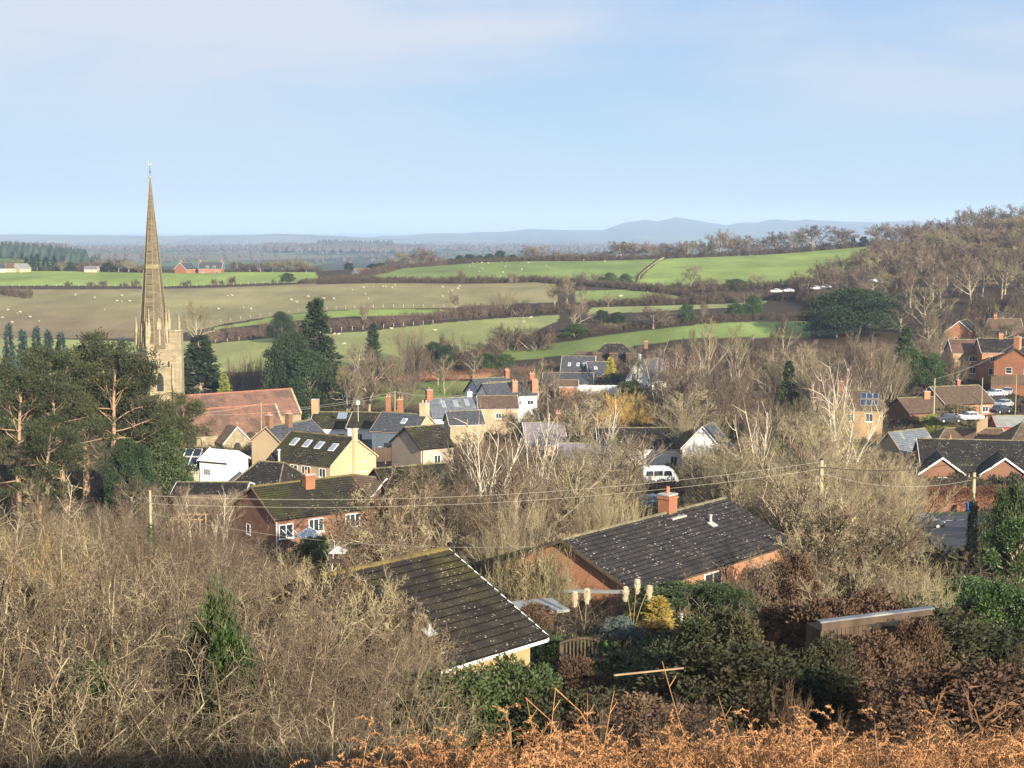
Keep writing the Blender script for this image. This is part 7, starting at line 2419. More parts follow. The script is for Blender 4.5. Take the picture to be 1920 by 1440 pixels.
def stalks(seed, n=16):
    rng = np.random.RandomState(seed)
    a = rng.uniform(0, 6.28, n)
    D = np.stack([np.cos(a), np.sin(a), rng.uniform(.05, 1.5, n)], 1)
    P = rng.normal(0, .16, (n, 3)) * [1, 1, .3] + [0, 0, .12]
    br = run(rng, P, D, rng.uniform(.35, .95, n), np.full(n, .0055), 3, .10, -.05, .6)
    g = Geo().add(*tubes(br[0], br[2], 3, True))
    q = sprout(rng, br, np.full(n, .5), 4, .3, 1, rad(50), rad(20), .35, .3, .5, .002)
    b1 = run(rng, *q, 2, .3, -.2, .4)
    g.add(*tubes(b1[0], b1[2], 3, True))
    return g.mesh('bracken_stalks')
cover_set('fern', [(stalks(231), mat('bracken_stalk_straw', (.42, .235, .10), (.52, .31, .15), scale=3, rough=.8, vary=.2)), (stalks(232), MATS['bracken_stalk_straw']), (stalks(233, 22), M_bracken), (frond(221), M_bracken), (frond(222, 1.0, .16), M_bracken), (frond(223, 1.2, .07), M_bracken), (frond(224, .9, .22), M_bracken), (frond(225, 1.0, .12, 26), M_bracken)])
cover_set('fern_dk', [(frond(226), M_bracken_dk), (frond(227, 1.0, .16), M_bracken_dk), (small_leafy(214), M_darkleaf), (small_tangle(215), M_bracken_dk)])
def cover(name, key, n, pxr, dr, sc, label, seed, test=None, lift=0.0, tilt=.25, wide=60.0):
    rng = np.random.RandomState(seed)
    d = np.sqrt(rng.uniform(dr[0] ** 2, dr[1] ** 2, n))
    px = rng.uniform(pxr[0], pxr[1], n)
    x = (px - 960) / F * d
    keep = np.ones(n, bool)
    if test is not None:
        keep &= test(px, d, x, rng)
    for (cx, cy_, rz_, a, b_) in HOUSES:
        dx, dy = x - cx, d - cy_
        u = dx * math.cos(rz_) + dy * math.sin(rz_)
        v = -dx * math.sin(rz_) + dy * math.cos(rz_)
        keep &= ~((np.abs(u) < a) & (np.abs(v) < b_))
    x, d = x[keep], d[keep]
    m_ = len(x)
    P = np.stack([x, d, zg(x, d) + lift], 1)
    rot = np.stack([rng.normal(0, tilt, m_), rng.normal(0, tilt, m_), rng.uniform(0, 6.28, m_)], 1)
    return scatter(name, key, P, rot, rng.uniform(sc[0], sc[1], m_), label)
def not_lane(px, d, x, rng):
    return ~((px > 1716) & (px < 1880) & (d > 106) & (d < 182))
cover('undergrowth', 'leafy_mid', 11000, (-150, 2050), (58, 345), (1.2, 3.2), 'brown undergrowth and brambles covering the ground between the village trees', 1, not_lane, lift=-.1)
cover('undergrowth', 'tangle', 5000, (500, 1760), (345, 400), (2.5, 4.5), 'brown scrub at the foot of the fields', 2, lambda px, d, x, rng: ~((px > 690) & (px < 935) & (d > 348)), lift=-.2)
cover('brambles', 'tangle', 9000, (-500, 900), (16, 60), (.8, 1.7), 'tangled brambles under the bare thicket, lower left', 3)
cover('brambles', 'leafy', 9000, (760, 1500), (17, 60), (.8, 1.6), 'dark bramble and ivy cover on the slope below the bungalows', 4)
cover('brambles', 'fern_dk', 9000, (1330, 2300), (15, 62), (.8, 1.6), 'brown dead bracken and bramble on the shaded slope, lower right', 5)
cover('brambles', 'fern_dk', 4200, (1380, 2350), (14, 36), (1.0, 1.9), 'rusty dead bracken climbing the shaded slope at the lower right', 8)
cover('bracken', 'fern', 17000, (600, 2300), (8.2, 15.8), (.5, 1.1), 'orange dead bracken along the bottom edge of the view', 6, lambda px, d, x, rng: (px > 690 + (d - 9) * 14 + rng.uniform(-90, 120, len(px))), tilt=.55)
cover('bracken', 'fern', 900, (-2500, 2400), (4.5, 8.8), (.5, .8), 'orange dead bracken close to the viewpoint', 7, lambda px, d, x, rng: px > 600, tilt=.45)

# ------------------------------------------------------------------ the lane beyond the gate
def strip(name, px0, px1, d0, d1, lift, m, label, nx=10, ny=24, kind='structure', edge=None):
    b = MB()
    for j in range(ny + 1):
        d = d0 + (d1 - d0) * j / ny
        a, c = (px0(d), px1(d)) if callable(px0) else (px0, px1)
        for i in range(nx + 1):
            x, y = xy(a + (c - a) * i / nx, d)
            b.v.append((x, y, float(zg(x, y)) + lift))
    for j in range(ny):
        for i in range(nx):
            p = j * (nx + 1) + i
            b.f.append((p, p + 1, p + nx + 2, p + nx + 1))
    return b.build(name, m, label=label, kind=kind)
# the lane drops away from the gate and meets the road that runs along the beech hedge
lp = lambda d: np.interp(d, [104, 112, 128, 150, 172], [1790, 1782, 1762, 1742, 1738])
rp = lambda d: np.interp(d, [104, 112, 128, 150, 172], [1812, 1818, 1834, 1848, 1872])
strip('lane', lp, rp, 104, 153, .10, M_asphalt, 'asphalt lane dropping to the road junction')
strip('road', 1690, 1985, 153.0, 171, .104, M_asphalt, 'asphalt road running along the russet beech hedge', nx=24)
strip('grass_verge', 1700, 1960, 171.2, 175, .12, mat('verge_grass', (.06, .09, .022), (.09, .11, .03), scale=2, rough=.95), 'mown grass verge at the foot of the russet hedge', nx=24, ny=4)
def mark(pts, wdt, label=None):
    """a painted strip through photograph pixels lying on the road"""
    out_ = []
    for (px, d) in pts:
        x, y = xy(px, d)
        out_.append(Vector((x, y, float(zg(x, y)) + .116)))
    b = MB()
    for p, q in zip(out_[:-1], out_[1:]):
        v = (q - p)
        n = Vector((-v.y, v.x, 0)).normalized() * wdt / 2
        b.add([p - n, q - n, q + n, p + n], [(0, 1, 2, 3)])
    return b
b = mark([(1741, 160), (1752, 160)], .28)
for a, c in ((1755, 1761), (1763, 1778), (1786, 1800), (1808, 1822), (1836, 1846), (1856, 1868)):
    m2 = mark([(a, 160 + (a - 1760) * .01), (c, 160 + (c - 1760) * .01)], .24)
    b.add(m2.v, m2.f)
m2 = mark([(1778, 160), (1779, 154)], .35)
b.add(m2.v, m2.f)
b.build('road_markings', M_paint, kind='structure', label='white dashed give-way line across the junction')

# wheelie bin
x, y = xy(1829.5, 174.3)
t = thing('wheelie_bin', 'blue wheelie bin standing before the russet hedge', 'bin', (x, y, float(zg(x, y)) + .1), .1)
mb_ = mat('blue_plastic', (.03, .17, .55), rough=.5)
b = MB()
b.loft([[(-.22, -.26, .06), (.22, -.26, .06), (.22, .24, .06), (-.22, .24, .06)], [(-.30, -.36, 1.0), (.30, -.36, 1.0), (.30, .34, 1.0), (-.30, .34, 1.0)]])
b.build('bin_body', mb_, t)
b = MB()
b.loft([[(-.32, -.38, 1.003), (.32, -.38, 1.003), (.32, .40, 1.003), (-.32, .40, 1.003)], [(-.27, -.30, 1.10), (.27, -.30, 1.10), (.27, .36, 1.12), (-.27, .36, 1.12)]])
b.tube((-.25, .42, 1.0), (.25, .42, 1.0), .025, .025, 6)
b.build('lid', mb_, t)
for sx in (-1, 1):
    MB().tube((sx * .22, .27, .10), (sx * .28, .27, .10), .10, .10, 12).build('wheel', M_tyre, t)
# five-bar field gate
P0_, P1_ = W(1846, 1027, 110), W(1861, 1018, 113.5)
v = P1_ - P0_
t = thing('field_gate', 'galvanised steel field gate standing open beside the lane', 'gate', (P0_.x, P0_.y, float(zg(P0_.x, P0_.y)) + .1), math.atan2(v.y, v.x))
Lg = 3.4
for i in range(7):
    MB().tube((0, 0, .18 + i * .17), (Lg, 0, .18 + i * .17), .022, .022, 6).build('bar', M_metal, t)
b = MB()
for x in (0, Lg / 2, Lg):
    b.tube((x, .03, .15), (x, .03, 1.25), .028, .028, 6)
b.build('uprights', M_metal, t, kind='stuff')
for x in (-.15, Lg + .12):
    MB().tube((x, 0, -.6), (x, 0, 1.45), .09, .08, 8).build('gate_post', M_darkwood, t)
# traffic-side red van corner beyond the gate
# ------------------------------------------------------------------ poles and cables
def pole(px, ytop, d, label, r=.14, ivy=False, arms=()):
    x, y = xy(px, d)
    z = float(zg(x, y))
    h = W(px, ytop, d).z - z
    t = thing('telegraph_pole', label, 'pole', (x, y, z - .2))
    MB().tube((0, 0, -.5), (0, 0, h), r, r * .72, 10).build('shaft', M_pole, t)
    b = MB().tube((0, 0, h), (0, 0, h + .10), r * .80, r * .3, 10)
    b.build('pole_cap', M_dark, t)
    for (z_, l_) in arms:
        MB().rbox((0, -.14, h - z_), (l_, .10, .10)).build('crossarm', M_darkwood, t)
        for s_ in (-1, 1):
            MB().tube((s_ * l_ * .42, -.14, h - z_ + .05), (s_ * l_ * .42, -.14, h - z_ + .2), .04, .03, 6).build('insulator', M_lead, t)
    if ivy:
        rng = np.random.RandomState(5)
        n = 2600
        zz = rng.uniform(-.2, h * .72, n)
        a = rng.uniform(0, 6.28, n)
        rr = .16 + rng.uniform(0, .26, n) * np.clip(1.15 - zz / (h * .72), .15, 1)
        Cc = np.stack([np.cos(a) * rr, np.sin(a) * rr, zz], 1)
        V, Tt = leaves(rng, Cc, .13, elong=1.4, D=np.stack([np.cos(a), np.sin(a), a * 0 + .2], 1))
        link('ivy', npmesh('ivy', V, Tt), t, M_ivy)
    return Vector((x, y, z - .2 + h))
pm = pole(1837, 880, 100, 'tall cable pole clad in ivy beside the lane, lower right', .17, True, arms=((.35, .9),))
pc = pole(1547, 857, 101, 'pale cable pole half hidden in the lichened trees, right of centre', .20, False, arms=((.5, .5),))
pl = pole(272, 913, 100, 'cable pole half buried in the bare thicket, left', .12, True)
pv = pole(739, 731, 262, 'thin telegraph pole behind the slate-blue house', .12)
pv2 = pole(486, 752, 268, 'pale pole in front of the red church roof', .10)
pr_ = pole(1757, 707, 262, 'telegraph pole before the upper side-road bungalow', .16)
pr2 = pole(1847, 706, 262, 'slim pole beside the parked cars on the side road', .11)
pr3 = pole(1911, 698, 285, 'lamp post at the right edge beside the timber fence', .09)
def cable(p, q, sag, label, m=M_wirelit, r=.013, n=26):
    p, q = Vector(p), Vector(q)
    pts = []
    for i in range(n + 1):
        t = i / n
        c = p.lerp(q, t)
        c.z -= sag * 4 * t * (1 - t)
        pts.append(c)
    return wire_obj('overhead_cable', pts, r, m, label, 'cable', 4)
dz = Vector((0, 0, -.12))
def cc(px, py, d):
    return W(px, py, d)
cable(pc + dz, pl + Vector((.1, 0, -.4)), 1.15, 'upper of two pale cables crossing between left and centre poles')
cable(pc + Vector((0, 0, -.62)), pl + Vector((.1, 0, -.95)), 1.15, 'lower of two pale cables crossing between left and centre poles')
cable(pl + Vector((0, 0, -1.6)), W(1062, 1022, 81.5), .9, 'single pale cable from the left pole to the orange brick gable', r=.014)
cable(pc + Vector((.1, 0, -.5)), W(1960, 790, 180), 2.2, 'black cable rising from the centre pole to the upper right', M_wiredk, .03)
cable(pm + Vector((0, 0, -.5)), W(1925, 772, 210), 1.4, 'black cable rising from the ivy-clad pole to the right edge', M_wiredk, .025)
cable(pm + Vector((0, 0, -.25)), W(1741, 905, 196), .8, 'pale cable from the ivy-clad pole to the white-edged gable', r=.014)
cable(pm + Vector((0, 0, -.5)), pc + Vector((0, 0, -.9)), .7, 'pale cable linking the ivy-clad pole and the centre pole', r=.014)
cable(pm + Vector((0, 0, -1.5)), W(1762, 968, 108), .05, 'straight guy wire stretched from the ivy-clad pole to the left', r=.02)
cable(pv + dz, W(560, 765, 262), .3, 'upper village cable crossing before the red church roof to the thin pole', r=.025)
cable(pv + Vector((0, 0, -.7)), W(350, 778, 262), 1.0, 'lower village cable crossing before the red church roof to the thin pole', r=.025)
cable(pv2 + dz, W(345, 775, 262), .5, 'village cable from the pale pole across the nave roof', r=.025)
cable(pv + dz, W(905, 735, 285), .8, 'village cable from the thin pole to the white twin gables', r=.025)
cable(pr_ + dz, W(1925, 628, 330), 1.2, 'cable from the side-road pole to the orange brick houses', r=.022)

# ------------------------------------------------------------------ vehicles
def car(label, px, py, d, heading, paint, L=4.3, W_=1.75, H=1.45, kind='car', name='parked_car', z=None):
    p = W(px, py, d)
    zz = float(zg(p.x, p.y)) + .1 if z is None else z
    t = thing(name, label, kind, (p.x, p.y, zz), rad(heading))
    hw = W_ / 2
    if kind == 'car':
        prof = [(-L / 2, .45), (-L / 2 + .05, .80), (-L / 2 + .35, .92), (-L / 2 + .85, .95), (-.1 - L * .10, H - .02), (L * .17, H), (L * .33, .98), (L / 2 - .35, .86), (L / 2 - .03, .68), (L / 2, .42), (L / 2 - .1, .24), (-L / 2 + .1, .24)]
        def width(z_, x_):
            return hw * (1 if z_ < .95 else 1 - .22 * (z_ - .95) / (H - .95))
        greens = [(-L * .30, -L * .12), (-L * .11, L * .06), (L * .07, L * .22)]
        g0, g1 = .96, H - .10
    else:
        prof = [(-L / 2, .40), (-L / 2 + .04, H - .25), (-L / 2 + .2, H), (L * .26, H), (L * .36, H - .45), (L * .43, 1.15), (L / 2 - .05, .98), (L / 2, .45), (L / 2 - .1, .28), (-L / 2 + .1, .28)]
        def width(z_, x_):
            return hw * (1 if z_ < 1.2 else 1 - .12 * (z_ - 1.2) / (H - 1.2))
        greens = [(-L * .42, -L * .22), (-L * .20, L * .04), (L * .08, L * .30)]
        g0, g1 = 1.20, H - .40
    vs = [(x, -width(z_, x), z_) for x, z_ in prof] + [(x, width(z_, x), z_) for x, z_ in prof]
    n = len(prof)
    b = MB()
    b.add(vs, [tuple(range(n)), tuple(range(2 * n - 1, n - 1, -1))] + [(i, n + i, n + (i + 1) % n, (i + 1) % n) for i in range(n)])
    me_o = b.build('body', paint, t)
    bv = me_o.modifiers.new('edges', 'BEVEL')
    bv.width = .05
    bv.segments = 2
    bv.angle_limit = rad(25)
    for (a, c) in greens:
        for s_ in (-1, 1):
            y0, y1 = s_ * (width(g0, 0) + .012), s_ * (width(g1, 0) + .012)
            sl_ = .12
            q = [(a, y0, g0), (c, y0, g0), (c - (.14 if c > L * .2 else 0), y1, g1), (a + (.18 if a < -L * .25 and kind == 'car' else 0), y1, g1)]
            b = MB().prism(q if s_ < 0 else q[::-1], (0, 0, 0), (0, s_ * .012, 0))
            b.build('side_window', M_glass, t)
    if kind == 'car':
        for (xa, za, xb, zb) in ((L * .185, H - .05, L * .32, 1.02), (-.16 - L * .10, H - .06, -L / 2 + .93, 1.0)):
            o_ = .03
            s_ = 1 if xa > 0 else -1
            b = MB().add([(xa + s_ * o_, -hw * .74, za), (xa + s_ * o_, hw * .74, za), (xb + s_ * o_, hw * .86, zb), (xb + s_ * o_, -hw * .86, zb)], [(0, 1, 2, 3)] if s_ < 0 else [(3, 2, 1, 0)])
            b.build('windscreen', M_glass, t)
    else:
        b = MB().add([(L * .365, -hw * .82, H - .42), (L * .365, hw * .82, H - .42), (L * .445, hw * .88, 1.22), (L * .445, -hw * .88, 1.22)], [(3, 2, 1, 0)])
        b.build('windscreen', M_glass, t)
        MB().box(-L * .3, L * .15, -hw * .7, hw * .7, H + .003, H + .16).build('raised_roof', paint, t)
    for sx in (-L * .31, L * .31):
        for s_ in (-1, 1):
            w_ = MB().tube((sx, s_ * (hw - .2), .31), (sx, s_ * (hw + .02), .31), .31, .31, 14).build('wheel', M_tyre, t)
            MB().tube((sx, s_ * (hw + .021), .31), (sx, s_ * (hw + .035), .31), .19, .19, 10).build('hub_cap', M_lead, w_)
    for s_ in (-1, 1):
        MB().rbox((L / 2 - .03, s_ * hw * .72, .66), (.10, .32, .14)).build('headlight', M_lamp, t)
        MB().rbox((-L / 2 + .02, s_ * hw * .8, .72), (.08, .22, .18)).build('tail_light', M_taill, t)
    return t
def gz(px, d, dz_=.05):
    x, y = xy(px, d)
    return float(zg(x, y)) + dz_
q = W(1240, 905, 215)
car('white camper van parked under the bare shrubs, above the square chimney', 1238, 900, 216, 4, M_carw, L=5.3, W_=1.95, H=2.3, kind='van', name='parked_van', z=max(gz(1238, 216), W(1238, 912, 216).z))
car('blue car half hidden behind the square chimney', 1222, 942, 186, 20, M_carb, z=max(gz(1222, 186), W(1222, 950, 186).z - .3))
for (px, py, d, hd, m_, lb) in [(1868, 737, 300, 10, M_cars, 'silver car, left of the two parked below the timber fence'), (1889, 734, 302, 65, M_cars, 'pale silver car parked nose-on, below the timber fence at right'),
                                (1882, 757, 278, 40, M_cars, 'silver hatchback parked on the side road, below the two others'), (1876, 768, 268, 35, M_card, 'dark car tucked below the silver hatchback'),
                                (1780, 785, 258, 5, M_card, 'dark blue car behind the clipped evergreen hedge'), (1820, 781, 259, 5, M_carw, 'white car roof showing over the clipped evergreen hedge')]:
    car(lb, px, py, d, hd, m_, z=W(px, py, d).z - .6)
    x, y = W(px, py, d).x, d
strip('side_road', lambda d: np.interp(d, [250, 262, 280, 310, 340], [1905, 1880, 1862, 1850, 1840]), lambda d: np.interp(d, [250, 262, 280, 310, 340], [2000, 1930, 1912, 1905, 1900]), 250, 330, .35, M_asphalt, 'side road climbing past the bungalows at the right edge')
p = W(1823, 1022, 114)
t = thing('marker_post', 'small red and white marker board beside the foot of the cable pole', 'sign', (p.x, p.y, float(zg(p.x, p.y)) + .1), .2)
MB().tube((0, 0, -.3), (0, 0, 1.0), .03, .03, 6).build('post', M_lead, t)
MB().box(-.14, .14, -.05, -.02, .45, 1.05).build('board', M_carr, t)
MB().box(-.14, .14, -.052, -.018, .25, .445).build('board', M_frame, t)
car('dark car standing at the lane junction under the lichened tree', 1728, 990, 150, 10, M_card)
for i, (px, py) in enumerate([(1455, 546), (1478, 545), (1530, 541), (1548, 538), (1640, 526), (1652, 529)]):
    car('%s pale vehicle from the left in the far yard at the foot of the wood' % ['first', 'second', 'third', 'fourth', 'fifth', 'sixth'][i], px, py, 560, 5 + i * 7, M_cars if i % 2 else M_carw, z=W(px, py, 560).z - .5)

# ------------------------------------------------------------------ timber fence, sheds and garden things on the right
def board_fence(label, pts, h, name='timber_fence', n_per=.16, m=None):
    p0, p1 = Vector(pts[0]), Vector(pts[1])
    v = p1 - p0
    L = v.xy.length
    t = thing(name, label, 'fence', p0, math.atan2(v.y, v.x))
    sl_ = v.z / L
    n = int(L / n_per)
    me = MB().box(0, n_per * .92, -.012, .012, 0, h).mesh('board')
    me.materials.append(m or M_wood)
    for i in range(n):
        o = bpy.data.objects.new('board', me)
        COL.objects.link(o)
        o.parent = t
        o.location = (i * n_per, .004 * (i % 2), sl_ * i * n_per + .02 * math.sin(i * 1.7))
    for i in range(int(L / 1.8) + 1):
        MB().box(i * 1.8 - .05, i * 1.8 + .05, .02, .12, -.4 + sl_ * i * 1.8, h + .08 + sl_ * i * 1.8).build('fence_post', M_wood, t)
    return t
board_fence('tall close-boarded timber fence behind the parked cars, right', (W(1858, 724, 312), W(1922, 720, 306)), 2.0, n_per=.3)
board_fence('short orange timber fence beside the brown tiled bungalow', (W(1832, 812, 245), W(1852, 800, 250)), 1.8, n_per=.3)
board_fence('dark garden fence below the cream gable, centre left', (W(703, 866, 214), W(742, 864, 216)), 2.0, n_per=.3, m=M_darkwood)
# overgrown timber shed on the slope
sp0, sp1 = W(1540, 1166, 44), W(1748, 1140, 45)
v = sp1 - sp0
sh = thing('timber_shed', 'overgrown low shed with pale metal roof edge and cream fascia, lower right', 'shed', sp0, math.atan2(v.y, v.x))
Ls = v.xy.length
sl_ = v.z / Ls
def sk(x, y, z):
    return (x, y, z + sl_ * x)
b = MB().add([sk(-.1, -.15, 0), sk(Ls, -.15, 0), sk(Ls, .1, .0), sk(-.1, .1, .0), sk(-.1, -.15, .05), sk(Ls, -.15, .05), sk(Ls, .1, .05), sk(-.1, .1, .05)],
             [(3, 2, 1, 0), (4, 5, 6, 7), (0, 1, 5, 4), (1, 2, 6, 5), (2, 3, 7, 6), (3, 0, 4, 7)])
b.build('roof', M_roof_slate, sh)
b = MB().hexa([sk(0, -.04, -.28), sk(Ls, -.04, -.20), sk(Ls, .0, -.20), sk(0, .0, -.28), sk(0, -.04, -.03), sk(Ls, -.04, -.03), sk(Ls, .0, -.03), sk(0, .0, -.03)])
b.build('fascia', M_darkwood, sh)
for i in range(int(Ls / .14)):
    x = i * .14
    if x < 1.5 or x > 2.6:
        MB().hexa([sk(x, .02, -1.7), sk(x + .125, .02, -1.7), sk(x + .125, .05, -1.7), sk(x, .05, -1.7), sk(x, .02, -.29), sk(x + .125, .02, -.29), sk(x + .125, .05, -.29), sk(x, .05, -.29)]).build('board', M_darkwood, sh)
MB().box(.05, Ls - .1, .08, 1.1, -2.4, -.32).build('wall', M_darkwood, sh)
# white plank / low wall cap
p, q = W(1152, 1266, 38), W(1306, 1250, 41)
b = MB().tube(p, q, .028, .028, 4)
b.build('plank', M_wood, label='weathered pale plank lying across the dark slope shrubs', cat='plank')
# garden post
x, y = xy(1280, 62)
p = W(1278, 1150, 60)
t = thing('garden_post', 'grey metal post beside the yellow-green conifer', 'post', (p.x, p.y, float(zg(p.x, p.y))))
h_ = p.z - t.location.z
MB().tube((0, 0, -.2), (0, 0, h_), .06, .06, 8).build('post', M_lead, t)
MB().tube((0, 0, h_ - .5), (.12, 0, h_ - .5), .05, .05, 8).build('bracket', M_lead, t)
# garden bench with curved back
p = W(1092, 1234, 50)
t = thing('garden_bench', 'dark wooden garden bench with curved slatted back, beside the bungalow corner', 'bench', (p.x, p.y, p.z - .5), rad(8))
for s_ in (-1, 1):
    MB().box(s_ * .72 - .04, s_ * .72 + .04, -.28, -.2, -.1, .62).build('leg', M_darkwood, t)
    MB().box(s_ * .72 - .04, s_ * .72 + .04, .2, .28, -.1, .95).build('leg', M_darkwood, t)
    MB().box(s_ * .72 - .05, s_ * .72 + .05, -.3, .3, .62, .67).build('arm_rest', M_darkwood, t)
for i in range(4):
    MB().box(-.76, .76, -.26 + i * .13, -.16 + i * .13, .42, .45).build('seat_slat', M_darkwood, t)
for i in range(11):
    x = -.65 + i * .13
    MB().box(x - .03, x + .03, .2, .23, .45, .93 + .16 * (1 - (x / .7) ** 2)).build('back_slat', M_darkwood, t)
b = MB()
for i in range(12):
    x0_, x1_ = -.76 + i * 1.52 / 12, -.76 + (i + 1) * 1.52 / 12
    z0_, z1_ = .95 + .16 * (1 - (x0_ / .76) ** 2), .95 + .16 * (1 - (x1_ / .76) ** 2)
    b.hexa([(x0_, .18, z0_), (x1_, .18, z1_), (x1_, .25, z1_), (x0_, .25, z0_), (x0_, .18, z0_ + .07), (x1_, .18, z1_ + .07), (x1_, .25, z1_ + .07), (x0_, .25, z0_ + .07)])
b.build('top_rail', M_darkwood, t)
# pampas grass: blade tuft and tall plumed stems
def pampas(px, d, label, stems):
    x, y = xy(px, d)
    z = float(zg(x, y))
    t = thing('pampas_grass', label, 'plant', (x, y, z))
    rng = np.random.RandomState(int(px))
    n = 420
    g = Geo()
    a = rng.uniform(0, 6.28, n)
    D = np.stack([np.cos(a) * .6, np.sin(a) * .6, np.ones(n)], 1)
    br = run(rng, np.zeros((n, 3)) + rng.normal(0, .12, (n, 3)) * [1, 1, 0], D, rng.uniform(.9, 1.6, n), np.full(n, .009), 5, .05, -.22, .3)
    g.add(*tubes(br[0], br[2], 3, True))
    link('blades', g.mesh('blades'), t, MATS['blue_grey_foliage'])
    for (sx, yt, lean) in stems:
        top = W(sx, yt, d) - t.location
        hgt = top.z
        s_ = MB()
        pts = [Vector((top.x * k_ * k_ + lean * 0, top.y * k_, hgt * k_)) for k_ in np.linspace(0, 1, 7)]
        for p_, q_ in zip(pts[:-1], pts[1:]):
            s_.tube(p_, q_, .012, .011, 5, False)
        st = s_.build('stem', M_twig_pale, t)
        m_ = 620
        u = rng.uniform(.0, 1, m_)
        base = np.array(pts[-1]) * 1.0
        Cc = np.stack([base[0] + rng.normal(0, .03, m_), base[1] + rng.normal(0, .03, m_), base[2] - .60 * u], 1)
        aa = rng.uniform(0, 6.28, m_)
        wd = .055 * np.sin(np.clip(u * .95 + .05, 0, 1) * pi) ** .8 + .01
        Dd = np.stack([np.cos(aa), np.sin(aa), np.full(m_, 1.9)], 1)
        br = run(rng, Cc, Dd, wd * 2.2 + .05, np.full(m_, .006), 3, .08, -.22, .5)
        link('plume', Geo().add(*tubes(br[0], br[2], 3, True)).mesh('plume'), st, M_plume)
    return t
pampas(1100, 60, 'pampas grass with two tall plumes left of the blue-grey bush', [(1078, 1112, 0), (1101, 1106, 0)])
pampas(1192, 60, 'pampas grass with three cream plumes in front of the golden-brown conifer', [(1195, 1088, 0), (1173, 1102, 0), (1218, 1100, 0)])
# flat pale surfaces of the garden by the orange gable
p = W(1005, 1130, 66)
b = MB().rbox((p.x, p.y, p.z - .2), (2.4, 2.2, .12), rz=rad(20))
b.build('flat_roof', M_roof_grey, label='pale flat lean-to roof beside the orange brick gable', cat='roof')
b = MB()
p, q = W(1046, 1106, 74), W(1168, 1108, 72)
b.hexa([(p.x, p.y, p.z - .14), (q.x, q.y, q.z - .14), (q.x, q.y + .2, q.z - .14), (p.x, p.y + .2, p.z - .14), p, q, (q.x, q.y + .2, q.z), (p.x, p.y + .2, p.z)])
b.build('garden_wall', M_roof_grey, label='pale wall capping at the foot of the orange brick gable', cat='wall')
# conservatory roof of the brick house
cv = local(h3, W(580, 1003, 131))
t = thing('conservatory', 'white-framed octagonal glass conservatory beside the brown brick house', 'conservatory', W(580, 1003, 131), rad(37))
for i in range(8):
    a0, a1 = i * pi / 4, (i + 1) * pi / 4
    p0, p1 = Vector((1.6 * math.cos(a0), 1.6 * math.sin(a0), 0)), Vector((1.6 * math.cos(a1), 1.6 * math.sin(a1), 0))
    tp = Vector((0, 0, 1.0))
    MB().add([p0, p1, tp, p0 - Vector((0, 0, .02)), p1 - Vector((0, 0, .02)), tp - Vector((0, 0, .02))], [(0, 1, 2), (5, 4, 3), (0, 3, 4, 1)]).build('roof_pane', M_skyglass, t)
    MB().tube(p0 + Vector((0, 0, .02)), tp + Vector((0, 0, .02)), .05, .05, 4).build('glazing_bar', M_frame, t)
    MB().tube(p0, p1, .06, .06, 4).build('eaves_beam', M_frame, t)
for i in range(3):
    MB().tube((-1.8 - .7 * i, -1.4, .02), (-1.8 - .7 * i, 1.2, .9), .05, .05, 4).build('glazing_bar', M_frame, t)
t.scale = (.72, .72, .72)
# bird table with little roof
p = W(633, 1035, 66)
t = thing('bird_table', 'bird table with small lead-grey roof above the left bungalow ridge', 'bird table', (p.x, p.y, p.z))
MB().loft([[(-.38, -.38, 0), (.38, -.38, 0), (.38, .38, 0), (-.38, .38, 0)], [(-.03, -.03, .28), (.03, -.03, .28), (.03, .03, .28), (-.03, .03, .28)]]).build('roof', M_lead, t)
MB().box(-.42, .42, -.42, .42, -.45, -.40).build('tray', M_darkwood, t)
b = MB()
for sx in (-1, 1):
    for sy in (-1, 1):
        b.tube((sx * .3, sy * .3, -.4), (sx * .3, sy * .3, 0), .025, .025, 5)
b.build('corner_posts', M_darkwood, t, kind='stuff')
MB().tube((0, 0, -2.2), (0, 0, -.45), .05, .05, 6).build('post', M_darkwood, t)
# timber pergola by the thin trees
p = W(355, 968, 108)
t = thing('pergola', 'pale timber pergola frame in the bare trees left of the brown brick house', 'pergola', (p.x, p.y, p.z))
for i in range(4):
    MB().rbox((-.9 + i * .6, 0, .05), (.08, 2.4, .10)).build('rafter', M_wood, t)
for sx in (-1, 1):
    MB().rbox((0, sx * 1.0, -.05), (2.4, .09, .09)).build('beam', M_wood, t)
    for sy in (-1, 1):
        MB().box(sx * 1.0 - .05, sx * 1.0 + .05, sy * 1.0 - .05, sy * 1.0 + .05, -2.4, -.1).build('post', M_wood, t)
# orange marker figure on the far path: a person walking, seen tiny
# ------------------------------------------------------------------ farm houses on the crest
def fh(label, px, py, d, rz, L, W_, R, H, wall, roof, **k):
    r_ = (W(px, py, d), rad(rz), L)
    k.setdefault('drop', 6)
    return H_(label, r_, W_, R, H, wall, roof, **k)
fh('brick farmhouse with slate roof and gable ends, left of the pair on the crest', 348, 492.5, 852, 60, 9, 8.5, 3.4, 4.4, M_brick, M_roof_slate_dk, chimneys=[(-4, 0, 1.0, dict(w_=1, d_=.8))])
fh('long brick farmhouse with two white dormers, right of the pair on the crest', 396, 491, 852, 0, 13, 8.5, 3.6, 3.4, M_brick, M_roof_slate_dk, windows=[('F', -1.5, 3.2, 1.4, 1.6), ('F', 2.5, 3.2, 1.4, 1.6), ('F', 4, .8, 1.4, 1.2), ('F', -4, .8, 1.4, 1.2)],
   chimneys=[(-6, 0, .8, dict(w_=1, d_=.8)), (6, 0, .8, dict(w_=1, d_=.8))])
fh('cream farmhouse gable on the crest near the left edge', 26, 494, 852, 20, 9, 8, 2.6, 3.0, M_cream, M_roof_br, windows=[('F', 0, 1, 1.4, 1.2)])
